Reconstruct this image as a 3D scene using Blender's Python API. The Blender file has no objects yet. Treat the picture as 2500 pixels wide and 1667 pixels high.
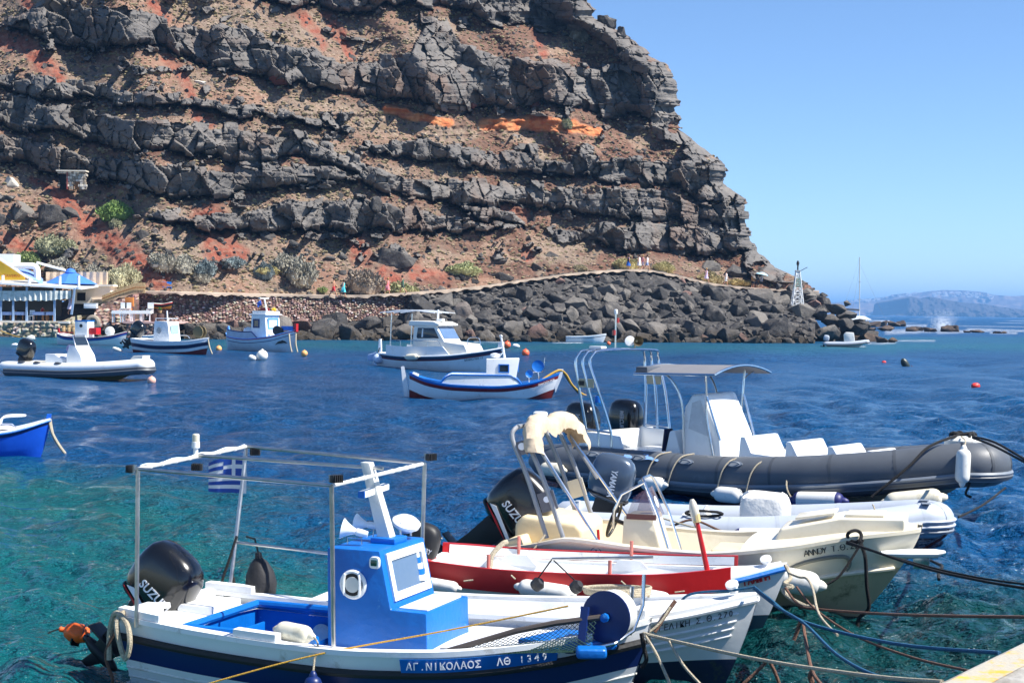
import bpy, bmesh, math, random
import numpy as np
from mathutils import Matrix, Vector
R = math.radians
rng = np.random.default_rng(7)
random.seed(7)
scene = bpy.context.scene
COL = scene.collection

# ---------------------------------------------------------------- camera, sky, sun, exposure
FPX = 3924.0                      # focal length in photo pixels (photo is 2500 x 1667)
CAMH = 2.8
ROLL = R(0.8)
HY = 756.0                        # row of the sea horizon in the middle of the photo
PITCH = math.atan((833.5 - HY) / FPX)
_fw = np.array([0, math.cos(PITCH), -math.sin(PITCH)])
_u0 = np.array([0, math.sin(PITCH), math.cos(PITCH)])
_rt = math.cos(ROLL) * np.array([1., 0, 0]) + math.sin(ROLL) * _u0
_up = -math.sin(ROLL) * np.array([1., 0, 0]) + math.cos(ROLL) * _u0
EYE = np.array([0, 0, CAMH])
cam = bpy.data.cameras.new('camera')
camo = bpy.data.objects.new('camera', cam)
COL.objects.link(camo)
camo.matrix_world = Matrix(((_rt[0], _up[0], -_fw[0], 0), (_rt[1], _up[1], -_fw[1], 0), (_rt[2], _up[2], -_fw[2], CAMH), (0, 0, 0, 1)))
cam.sensor_width = 36
cam.lens = 36 * FPX / 2500
cam.clip_start = 0.1
cam.clip_end = 40000
scene.camera = camo

SUN_AZ = R(106)                    # from +y (ahead) towards +x (right)
SUN_EL = R(52)
world = bpy.data.worlds.new('World')
scene.world = world
world.use_nodes = True
wn = world.node_tree.nodes
wl = world.node_tree.links
bg = wn['Background']
sky = wn.new('ShaderNodeTexSky')
sky.sky_type = 'NISHITA'
sky.sun_disc = False
sky.sun_elevation = SUN_EL
sky.sun_rotation = SUN_AZ
sky.altitude = 800
sky.air_density = 0.8
sky.dust_density = 0.0
sky.ozone_density = 6.5
wl.new(sky.outputs[0], bg.inputs[0])
bg.inputs[1].default_value = 0.102
sl = bpy.data.lights.new('sun', 'SUN')
sl.energy = 5.0
sl.angle = R(0.53)
sl.color = (1.0, 0.955, 0.88)
slo = bpy.data.objects.new('sun', sl)
COL.objects.link(slo)
_sd = Vector((math.sin(SUN_AZ) * math.cos(SUN_EL), math.cos(SUN_AZ) * math.cos(SUN_EL), math.sin(SUN_EL)))
slo.rotation_euler = _sd.to_track_quat('Z', 'Y').to_euler()
slo.location = (60, 0, 90)
vs = scene.view_settings
vs.view_transform = 'Standard'
vs.look = 'None'
vs.exposure = 0.85
vs.gamma = 1
vs.use_curve_mapping = False
scene.cycles.use_denoising = True
scene.cycles.max_bounces = 8
scene.cycles.volume_bounces = 0
scene.cycles.transparent_max_bounces = 8
scene.cycles.sample_clamp_indirect = 6

# ---------------------------------------------------------------- pixel <-> world helpers
def ray(x, y):
    return _fw + _rt * ((x - 1250) / FPX) - _up * ((y - 833.5) / FPX)
def onz(x, y, z=0.0):
    d = ray(x, y)
    return EYE + d * ((z - CAMH) / d[2])
def aty(x, y, Y):
    d = ray(x, y)
    return EYE + d * (Y / d[1])
def aty_v(x, y, Y):               # arrays -> (n,3)
    x = np.asarray(x, float); y = np.asarray(y, float); Y = np.asarray(Y, float)
    d = _fw + ((x - 1250) / FPX)[..., None] * _rt - ((y - 833.5) / FPX)[..., None] * _up
    return EYE + d * (Y / d[..., 1])[..., None]
def mpp(Y):                       # metres per photo pixel at a distance
    return Y / FPX

# ---------------------------------------------------------------- materials
def S(r, g, b):
    def f(c):
        c /= 255.0
        return c / 12.92 if c <= 0.04045 else ((c + 0.055) / 1.055) ** 2.4
    return (f(r), f(g), f(b))
MATS = {}
def mat(name, col, rough=0.5, metal=0.0, var=0.10, scale=3.0, bump=0.0, bscale=30.0, spec=0.5, coat=0.0,
        wear=None, wamt=0.5, wscale=6.0, coords='Object', detail=5.0, wsharp=0.06, trans=0.0, alpha=1.0, wstretch=None):
    if name in MATS:
        return MATS[name]
    m = bpy.data.materials.new(name)
    m.use_nodes = True
    n, l = m.node_tree.nodes, m.node_tree.links
    b = n['Principled BSDF']
    b.inputs['Roughness'].default_value = rough
    b.inputs['Metallic'].default_value = metal
    b.inputs['Specular IOR Level'].default_value = spec
    b.inputs['Coat Weight'].default_value = coat
    b.inputs['Coat Roughness'].default_value = 0.08
    b.inputs['Transmission Weight'].default_value = trans
    b.inputs['Alpha'].default_value = alpha
    tc = n.new('ShaderNodeTexCoord')
    src = tc.outputs[coords] if coords != 'World' else n.new('ShaderNodeNewGeometry').outputs['Position']
    nz = n.new('ShaderNodeTexNoise')
    nz.inputs['Scale'].default_value = scale
    nz.inputs['Detail'].default_value = detail
    nz.inputs['Roughness'].default_value = 0.62
    l.new(src, nz.inputs['Vector'])
    mx = n.new('ShaderNodeMix'); mx.data_type = 'RGBA'
    rp = n.new('ShaderNodeMapRange')
    rp.inputs[1].default_value = 0.3; rp.inputs[2].default_value = 0.7
    l.new(nz.outputs[0], rp.inputs[0])
    l.new(rp.outputs[0], mx.inputs[0])
    mx.inputs[6].default_value = tuple(max(0, c * (1 - var)) for c in col) + (1,)
    mx.inputs[7].default_value = tuple(min(1, c * (1 + var)) for c in col) + (1,)
    out = mx.outputs[2]
    if wear is not None:
        nw = n.new('ShaderNodeTexNoise')
        nw.inputs['Scale'].default_value = wscale
        nw.inputs['Detail'].default_value = 8
        nw.inputs['Roughness'].default_value = 0.7
        if wstretch:
            mp = n.new('ShaderNodeMapping'); mp.inputs['Scale'].default_value = wstretch
            l.new(src, mp.inputs[0]); l.new(mp.outputs[0], nw.inputs['Vector'])
        else:
            l.new(src, nw.inputs['Vector'])
        mr = n.new('ShaderNodeMapRange')
        mr.inputs[1].default_value = 1 - wamt - wsharp; mr.inputs[2].default_value = 1 - wamt + wsharp
        l.new(nw.outputs[0], mr.inputs[0])
        m2 = n.new('ShaderNodeMix'); m2.data_type = 'RGBA'
        l.new(mr.outputs[0], m2.inputs[0]); l.new(out, m2.inputs[6])
        m2.inputs[7].default_value = tuple(wear) + (1,)
        out = m2.outputs[2]
    l.new(out, b.inputs['Base Color'])
    rr = n.new('ShaderNodeMapRange')
    rr.inputs[3].default_value = max(0.02, rough - 0.08); rr.inputs[4].default_value = min(1, rough + 0.1)
    l.new(nz.outputs[0], rr.inputs[0]); l.new(rr.outputs[0], b.inputs['Roughness'])
    if bump > 0:
        nb = n.new('ShaderNodeTexNoise')
        nb.inputs['Scale'].default_value = bscale
        nb.inputs['Detail'].default_value = 6
        l.new(src, nb.inputs['Vector'])
        bp = n.new('ShaderNodeBump')
        bp.inputs['Strength'].default_value = bump
        bp.inputs['Distance'].default_value = 0.02
        l.new(nb.outputs[0], bp.inputs['Height']); l.new(bp.outputs[0], b.inputs['Normal'])
    MATS[name] = m
    return m
def emat(name):                   # raw node material
    m = bpy.data.materials.new(name); m.use_nodes = True
    MATS[name] = m
    return m, m.node_tree.nodes, m.node_tree.links

# ---------------------------------------------------------------- objects
def tag(o, label=None, cat=None, group=None, kind=None):
    if label: o['label'] = label
    if cat: o['category'] = cat
    if group: o['group'] = group
    if kind: o['kind'] = kind
    return o
def empty(name, loc=(0, 0, 0), rz=0.0, parent=None):
    o = bpy.data.objects.new(name, None)
    o.empty_display_size = 0.2
    COL.objects.link(o)
    o.location = loc
    o.rotation_euler = (0, 0, rz)
    if parent: o.parent = parent
    return o
def thing(name, label, cat, loc=(0, 0, 0), rz=0.0, group=None):
    return tag(empty(name, loc, rz), label, cat, group)
def mesh_data(name, verts, faces, mat_=None, smooth=True, sharp=35, bevel=0.0, bseg=1):
    me = bpy.data.meshes.new(name)
    if bevel > 0:
        bm = bmesh.new()
        vv = [bm.verts.new(tuple(map(float, v))) for v in verts]
        for f in faces:
            try: bm.faces.new([vv[i] for i in f])
            except ValueError: pass
        bmesh.ops.remove_doubles(bm, verts=bm.verts, dist=1e-5)
        bmesh.ops.recalc_face_normals(bm, faces=bm.faces)
        es = [e for e in bm.edges if len(e.link_faces) == 2 and e.calc_face_angle(0) > R(28)]
        bmesh.ops.bevel(bm, geom=es, offset=bevel, segments=bseg, affect='EDGES', profile=0.6, clamp_overlap=True)
        bm.to_mesh(me); bm.free()
    else:
        me.from_pydata([tuple(map(float, v)) for v in verts], [], [tuple(f) for f in faces])
        me.validate(clean_customdata=False)
    me.update()
    if mat_ is not None: me.materials.append(mat_)
    if smooth:
        me.shade_smooth()
        if sharp: me.set_sharp_from_angle(angle=R(sharp))
    return me
def link(name, me, parent=None, loc=None, rot=None, scale=None):
    o = bpy.data.objects.new(name, me)
    COL.objects.link(o)
    if parent: o.parent = parent
    if loc is not None: o.location = loc
    if rot is not None: o.rotation_euler = rot
    if scale is not None: o.scale = scale
    return o
def copy_tree(o, parent=None):
    c = o.copy(); COL.objects.link(c); c.parent = parent
    for ch in list(o.children): copy_tree(ch, c)
    return c
def grid_mesh(name, P, mat_, smooth=True, sharp=0, mask=None):
    """P (rows, cols, 3) -> fast quad mesh; mask (rows-1, cols-1) picks faces"""
    r, c, _ = P.shape
    idx = np.arange(r * c).reshape(r, c)
    q = np.stack([idx[:-1, :-1], idx[:-1, 1:], idx[1:, 1:], idx[1:, :-1]], -1)
    q = q.reshape(-1, 4) if mask is None else q[mask]
    used, inv = np.unique(q, return_inverse=True)
    q = inv.reshape(-1, 4)
    V = P.reshape(-1, 3)[used]
    me = bpy.data.meshes.new(name)
    me.vertices.add(len(V)); me.vertices.foreach_set('co', V.astype(np.float32).ravel())
    me.loops.add(q.size); me.loops.foreach_set('vertex_index', q.astype(np.int32).ravel())
    me.polygons.add(len(q))
    me.polygons.foreach_set('loop_start', np.arange(0, q.size, 4, dtype=np.int32))
    me.polygons.foreach_set('loop_total', np.full(len(q), 4, dtype=np.int32))
    me.update(calc_edges=True); me.validate()
    if mat_: me.materials.append(mat_)
    if smooth:
        me.shade_smooth()
        if sharp: me.set_sharp_from_angle(angle=R(sharp))
    return me, used
def attr(me, name, vals):
    a = me.attributes.new(name, 'FLOAT', 'POINT')
    a.data.foreach_set('value', np.asarray(vals, np.float32))
def frame(d):
    d = Vector(d).normalized()
    a = Vector((0, 0, 1)) if abs(d.z) < 0.95 else Vector((1, 0, 0))
    u = d.cross(a).normalized()
    return d, u, u.cross(d)

class MB:
    def __init__(s): s.v = []; s.f = []
    def add(s, vs, fs):
        o = len(s.v); s.v += [tuple(map(float, v)) for v in vs]; s.f += [tuple(i + o for i in f) for f in fs]; return s
    def box(s, c, d, rz=0.0, ry=0.0, rx=0.0, taper=1.0):
        M = Matrix.Rotation(rz, 3, 'Z') @ Matrix.Rotation(ry, 3, 'Y') @ Matrix.Rotation(rx, 3, 'X')
        vs = []
        for z in (-.5, .5):
            k = taper if z > 0 else 1
            for x, y in ((-.5, -.5), (.5, -.5), (.5, .5), (-.5, .5)):
                vs.append(Vector(c) + M @ Vector((x * d[0] * k, y * d[1] * k, z * d[2])))
        return s.add(vs, [(0, 3, 2, 1), (4, 5, 6, 7), (0, 1, 5, 4), (1, 2, 6, 5), (2, 3, 7, 6), (3, 0, 4, 7)])
    def tube(s, path, r, n=8, caps=True, closed=False, flat=1.0):
        P = [Vector(p) for p in path]; m = len(P)
        rr = r if hasattr(r, '__len__') else [r] * m
        vs, fs = [], []
        u = None
        for i, p in enumerate(P):
            if closed: d = P[(i + 1) % m] - P[i - 1]
            else: d = P[min(i + 1, m - 1)] - P[max(i - 1, 0)]
            if d.length < 1e-9: d = Vector((0, 0, 1))
            d.normalize()
            if u is None: _, u, w = frame(d)
            u = (u - d * u.dot(d))
            if u.length < 1e-6: _, u, w = frame(d)
            u.normalize(); w = u.cross(d)
            for k in range(n):
                a = 2 * math.pi * k / n
                vs.append(p + u * (math.cos(a) * rr[i]) + w * (math.sin(a) * rr[i] * flat))
        seg = m if closed else m - 1
        for i in range(seg):
            j = (i + 1) % m
            for k in range(n):
                fs.append((i * n + k, i * n + (k + 1) % n, j * n + (k + 1) % n, j * n + k))
        if caps and not closed:
            fs.append(tuple(range(n - 1, -1, -1))); fs.append(tuple((m - 1) * n + k for k in range(n)))
        return s.add(vs, fs)
    def lathe(s, prof, o=(0, 0, 0), d=(0, 0, 1), n=16):
        """prof: list of (radius, distance along d)"""
        d, u, w = frame(d); o = Vector(o)
        vs, fs = [], []
        for r_, t in prof:
            for k in range(n):
                a = 2 * math.pi * k / n
                vs.append(o + d * t + u * (r_ * math.cos(a)) + w * (r_ * math.sin(a)))
        for i in range(len(prof) - 1):
            for k in range(n):
                fs.append((i * n + k, i * n + (k + 1) % n, (i + 1) * n + (k + 1) % n, (i + 1) * n + k))
        fs.append(tuple(range(n - 1, -1, -1))); fs.append(tuple((len(prof) - 1) * n + k for k in range(n)))
        return s.add(vs, fs)
    def prism(s, poly, a, b, axis='y'):
        """poly: 2D outline; extruded between a and b along axis (poly coords are the other two axes in order)"""
        n = len(poly); vs = []
        for t in (a, b):
            for p, q in poly:
                vs.append({'x': (t, p, q), 'y': (p, t, q), 'z': (p, q, t)}[axis])
        fs = [tuple(range(n)), tuple(range(2 * n - 1, n - 1, -1))]
        for i in range(n):
            j = (i + 1) % n; fs.append((i, i + n, j + n, j))
        return s.add(vs, fs)
    def loft(s, secs, caps=True):
        n = len(secs[0]); vs = [p for sec in secs for p in sec]; fs = []
        for i in range(len(secs) - 1):
            for k in range(n):
                fs.append((i * n + k, i * n + (k + 1) % n, (i + 1) * n + (k + 1) % n, (i + 1) * n + k))
        if caps:
            fs.append(tuple(range(n - 1, -1, -1))); fs.append(tuple((len(secs) - 1) * n + k for k in range(n)))
        return s.add(vs, fs)
    def strip(s, A, B):               # quads between two polylines
        n = len(A)
        return s.add(list(A) + list(B), [(i, i + 1, n + i + 1, n + i) for i in range(n - 1)])
    def sheet(s, rows):
        r, c = len(rows), len(rows[0])
        return s.add([p for row in rows for p in row], [(i * c + k, i * c + k + 1, (i + 1) * c + k + 1, (i + 1) * c + k) for i in range(r - 1) for k in range(c - 1)])
    def build(s, name, m, parent=None, smooth=True, sharp=35, bevel=0.0, bseg=2, M=None):
        v = s.v if M is None else [M @ Vector(p) for p in s.v]
        return link(name, mesh_data(name, v, s.f, m, smooth, sharp, bevel, bseg), parent)
def smooth_path(P, n=6, closed=False):
    """Catmull-Rom through points"""
    P = [Vector(p) for p in P]; out = []; m = len(P)
    for i in range(m if closed else m - 1):
        if closed: p0, p1, p2, p3 = P[i - 1], P[i], P[(i + 1) % m], P[(i + 2) % m]
        else: p0, p1, p2, p3 = P[max(i - 1, 0)], P[i], P[i + 1], P[min(i + 2, m - 1)]
        for k in range(n):
            t = k / n
            out.append(0.5 * (2 * p1 + (p2 - p0) * t + (2 * p0 - 5 * p1 + 4 * p2 - p3) * t * t + (3 * p1 - p0 - 3 * p2 + p3) * t ** 3))
    if not closed: out.append(P[-1])
    return out
def sag(a, b, drop=0.1, n=10):
    a, b = Vector(a), Vector(b)
    return [a.lerp(b, i / n) - Vector((0, 0, drop * 4 * (i / n) * (1 - i / n))) for i in range(n + 1)]
def sup(c, hx, hy, e, n=20, z=None, rot=None):
    """superellipse section in local xy round c"""
    out = []
    for k in range(n):
        a = 2 * math.pi * k / n
        ca, sa = math.cos(a), math.sin(a)
        out.append(Vector(c) + Vector((hx * math.copysign(abs(ca) ** e, ca), hy * math.copysign(abs(sa) ** e, sa), 0)))
    return out
class Curve1:                       # smooth 1D interpolation (monotone-ish cubic)
    def __init__(s, pts):
        s.x = np.array([p[0] for p in pts], float); s.y = np.array([p[1] for p in pts], float)
        d = np.diff(s.y) / np.diff(s.x); m = np.zeros_like(s.y)
        m[0], m[-1] = d[0], d[-1]
        for i in range(1, len(m) - 1):
            m[i] = 0 if d[i - 1] * d[i] <= 0 else 2 * d[i - 1] * d[i] / (d[i - 1] + d[i])
        s.m = m
    def __call__(s, t):
        t = np.clip(np.asarray(t, float), s.x[0], s.x[-1])
        i = np.clip(np.searchsorted(s.x, t) - 1, 0, len(s.x) - 2)
        h = s.x[i + 1] - s.x[i]; u = (t - s.x[i]) / h
        return ((2 * u ** 3 - 3 * u ** 2 + 1) * s.y[i] + (u ** 3 - 2 * u ** 2 + u) * h * s.m[i]
                + (-2 * u ** 3 + 3 * u ** 2) * s.y[i + 1] + (u ** 3 - u ** 2) * h * s.m[i + 1])
_txt = {}
def lettering(txt, size, m, parent, M, name='lettering', extrude=0.002, shear=0.0, bold=0.0, space=1.0, width=None):
    cu = bpy.data.curves.new('text', 'FONT')
    cu.body = txt; cu.size = size; cu.extrude = extrude; cu.shear = shear; cu.offset = bold; cu.space_character = space
    cu.align_x = 'CENTER'; cu.align_y = 'CENTER'; cu.resolution_u = 3
    o = bpy.data.objects.new('text', cu); COL.objects.link(o)
    dg = bpy.context.evaluated_depsgraph_get()
    me = bpy.data.meshes.new_from_object(o.evaluated_get(dg))
    bpy.data.objects.remove(o); bpy.data.curves.remove(cu)
    me.name = name; me.materials.clear(); me.materials.append(m)
    if width:
        xs = [v.co.x for v in me.vertices]
        if xs:
            k = width / max(1e-6, max(xs) - min(xs))
            me.transform(Matrix.Diagonal((k, 1, 1, 1)))
    me.transform(M)
    return link(name, me, parent)
def basis(o, ex, ey):
    """matrix whose local x,y map on ex,ey (text plane)"""
    ex = Vector(ex).normalized(); ey = Vector(ey); ey = (ey - ex * ey.dot(ex)).normalized(); ez = ex.cross(ey)
    return Matrix(((ex.x, ey.x, ez.x, o[0]), (ex.y, ey.y, ez.y, o[1]), (ex.z, ey.z, ez.z, o[2]), (0, 0, 0, 1)))

# value noise for terrain
def hash2(i, j, s=0):
    h = (np.asarray(i, np.int64) * 374761393 + np.asarray(j, np.int64) * 668265263 + s * 1442695041) & 0xffffffff
    h = ((h ^ (h >> 13)) * 1274126177) & 0xffffffff
    h = (h ^ (h >> 16)) & 0xffffffff
    h = (h * 2246822519) & 0xffffffff
    return ((h ^ (h >> 15)) & 0xffffff) / float(0xffffff)
def vnoise(x, y, s=0):
    i, j = np.floor(x).astype(int), np.floor(y).astype(int)
    u, v = x - i, y - j
    u = u * u * (3 - 2 * u); v = v * v * (3 - 2 * v)
    return (hash2(i, j, s) * (1 - u) * (1 - v) + hash2(i + 1, j, s) * u * (1 - v) + hash2(i, j + 1, s) * (1 - u) * v + hash2(i + 1, j + 1, s) * u * v)
def fbm(x, y, o=4, s=0, g=0.5):
    a, t, n = 1.0, 0.0, 0.0
    for k in range(o):
        t = t + a * vnoise(x * 2 ** k, y * 2 ** k, s + k); n += a; a *= g
    return t / n
def cells(x, y, s=0, jit=0.85):
    """nearest / second-nearest jittered cell: returns d1, d2, cell ids, offset to the centre"""
    i0, j0 = np.floor(x).astype(int), np.floor(y).astype(int)
    d1 = np.full(x.shape, 9e9); d2 = d1.copy(); ci = np.zeros(x.shape, int); cj = ci.copy(); ox = np.zeros(x.shape); oy = ox.copy()
    for a in (-1, 0, 1):
        for b in (-1, 0, 1):
            i, j = i0 + a, j0 + b
            px = i + .5 + jit * (hash2(i, j, s) - .5); py = j + .5 + jit * (hash2(i, j, s + 91) - .5)
            dx, dy = x - px, y - py; d = dx * dx + dy * dy
            c = d < d1
            d2 = np.where(c, d1, np.minimum(d2, d)); ci = np.where(c, i, ci); cj = np.where(c, j, cj)
            ox = np.where(c, dx, ox); oy = np.where(c, dy, oy); d1 = np.where(c, d, d1)
    return np.sqrt(d1), np.sqrt(d2), ci, cj, ox, oy

# ================================================================ TERRAIN
def rock_material(name, c1, c2, c3, scale=0.5, bump=0.6, strat=0.0, attrs=()):
    m, n, l = emat(name)
    b = n['Principled BSDF']; b.inputs['Roughness'].default_value = 0.9; b.inputs['Specular IOR Level'].default_value = 0.25
    geo = n.new('ShaderNodeNewGeometry'); pos = geo.outputs['Position']
    def noise(sc, det=6, rough=0.65, vec=pos):
        t = n.new('ShaderNodeTexNoise'); t.inputs['Scale'].default_value = sc; t.inputs['Detail'].default_value = det
        t.inputs['Roughness'].default_value = rough; l.new(vec, t.inputs['Vector']); return t.outputs[0]
    def rng_(v, a, bb, lo=0, hi=1):
        r = n.new('ShaderNodeMapRange'); r.inputs[1].default_value = a; r.inputs[2].default_value = bb
        r.inputs[3].default_value = lo; r.inputs[4].default_value = hi; l.new(v, r.inputs[0]); return r.outputs[0]
    def mix(f, a, bb):
        x = n.new('ShaderNodeMix'); x.data_type = 'RGBA'
        if hasattr(f, 'default_value') and not isinstance(f, float): l.new(f, x.inputs[0])
        else: x.inputs[0].default_value = f
        for k, v in ((6, a), (7, bb)):
            if isinstance(v, tuple): x.inputs[k].default_value = v + (1,)
            else: l.new(v, x.inputs[k])
        return x.outputs[2]
    def at(name):
        a = n.new('ShaderNodeAttribute'); a.attribute_name = name; return a.outputs['Fac']
    def mul(a, bb):
        x = n.new('ShaderNodeMath'); x.operation = 'MULTIPLY'; l.new(a, x.inputs[0])
        if isinstance(bb, float): x.inputs[1].default_value = bb
        else: l.new(bb, x.inputs[1])
        return x.outputs[0]
    n1 = noise(scale); n2 = noise(scale * 5.3); n3 = noise(scale * 0.23, 3)
    col = mix(rng_(n1, 0.32, 0.68), c1, c2)
    col = mix(rng_(n2, 0.5, 0.7), col, c3)
    return m, n, l, b, dict(noise=noise, rng=rng_, mix=mix, at=at, mul=mul, n1=n1, n2=n2, n3=n3, col=col, pos=pos)
def rock_bump(n, l, b, hgt, strength=0.7, dist=0.25):
    bp = n.new('ShaderNodeBump'); bp.inputs['Strength'].default_value = strength; bp.inputs['Distance'].default_value = dist
    l.new(hgt, bp.inputs['Height']); l.new(bp.outputs[0], b.inputs['Normal'])

# lava: dark grey basalt, each block a shade of its own, dusty brown stains
m_lava, n, l, b, k = rock_material('lava_rock', S(90, 88, 87), S(134, 129, 124), S(108, 99, 92), 0.55)
cv = k['at']('shade')
dark = k['mix'](k['rng'](cv, 0, 1, 0, 1), S(66, 65, 65), S(140, 134, 128))
c = k['mix'](0.5, k['col'], dark)
c = k['mix'](k['mul'](k['rng'](k['n3'], 0.52, 0.72), 0.6), c, S(118, 92, 76))
c = k['mix'](k['rng'](k['noise'](2.1, 8), 0.63, 0.72), c, S(136, 126, 116))
l.new(c, b.inputs['Base Color'])
rock_bump(n, l, b, k['noise'](1.7, 10, 0.72), 0.7, 0.35)
# soil: tan earth with olive and dry grass speckle, red scree, orange tuff, dark rubble
m_soil, n, l, b, k = rock_material('hill_soil', S(131, 111, 97), S(156, 139, 122), S(108, 88, 76), 0.22)
c = k['mix'](k['rng'](k['noise'](1.3, 6), 0.54, 0.66), k['col'], S(122, 114, 88))
c = k['mix'](k['rng'](k['noise'](0.11, 4), 0.45, 0.62), c, k['mix'](0.62, c, S(148, 106, 86)))
c = k['mix'](k['rng'](k['noise'](3.1, 5), 0.60, 0.68), c, S(196, 180, 156))
c = k['mix'](k['rng'](k['noise'](2.3, 5), 0.62, 0.67), c, S(92, 70, 56))
red = k['mix'](k['rng'](k['noise'](1.9, 7), 0.4, 0.62), S(134, 72, 57), S(166, 104, 84))
red = k['mix'](k['rng'](k['noise'](5.0, 3), 0.6, 0.68), red, S(100, 58, 48))
c = k['mix'](k['at']('red'), c, red)
rub = k['mix'](k['rng'](k['noise'](1.4, 8), 0.4, 0.62), S(86, 62, 53), S(126, 90, 74))
c = k['mix'](k['at']('rubble'), c, rub)
org = k['mix'](k['rng'](k['noise'](0.9, 8), 0.42, 0.6), S(190, 108, 68), S(212, 146, 98))
c = k['mix'](k['at']('tuff'), c, org)
l.new(c, b.inputs['Base Color'])
rock_bump(n, l, b, k['noise'](2.4, 10, 0.75), 0.9, 0.35)
# boulders
m_bld, n, l, b, k = rock_material('boulder_rock', S(66, 65, 65), S(108, 104, 100), S(88, 80, 75), 0.8)
oi = n.new('ShaderNodeObjectInfo')
c = k['mix'](k['rng'](oi.outputs['Random'], 0, .5, .75, 0), k['col'], S(62, 61, 61)); c = k['mix'](k['rng'](oi.outputs['Random'], .6, 1, 0, .6), c, S(150, 143, 134))
c = k['mix'](k['rng'](oi.outputs['Random'], 0.93, 0.95, 0, 0.6), c, S(134, 92, 82))
sepz = n.new('ShaderNodeSeparateXYZ'); l.new(k['pos'], sepz.inputs[0])
c = k['mix'](k['rng'](k['noise'](1.1, 6), 0.56, 0.7), c, S(132, 126, 118))
wet = n.new('ShaderNodeMapRange'); wet.inputs[1].default_value = 0.35; wet.inputs[2].default_value = 1.5; wet.inputs[3].default_value = 1; wet.inputs[4].default_value = 0
l.new(sepz.outputs[2], wet.inputs[0])
wn_ = k['mul'](wet.outputs[0], k['rng'](k['noise'](0.9, 5), 0.3, 0.6))
c = k['mix'](wn_, c, S(66, 57, 44))                       # weed and tide stain low on the stones
l.new(c, b.inputs['Base Color'])
rock_bump(n, l, b, k['noise'](2.2, 10, 0.74), 0.8, 0.35)

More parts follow.
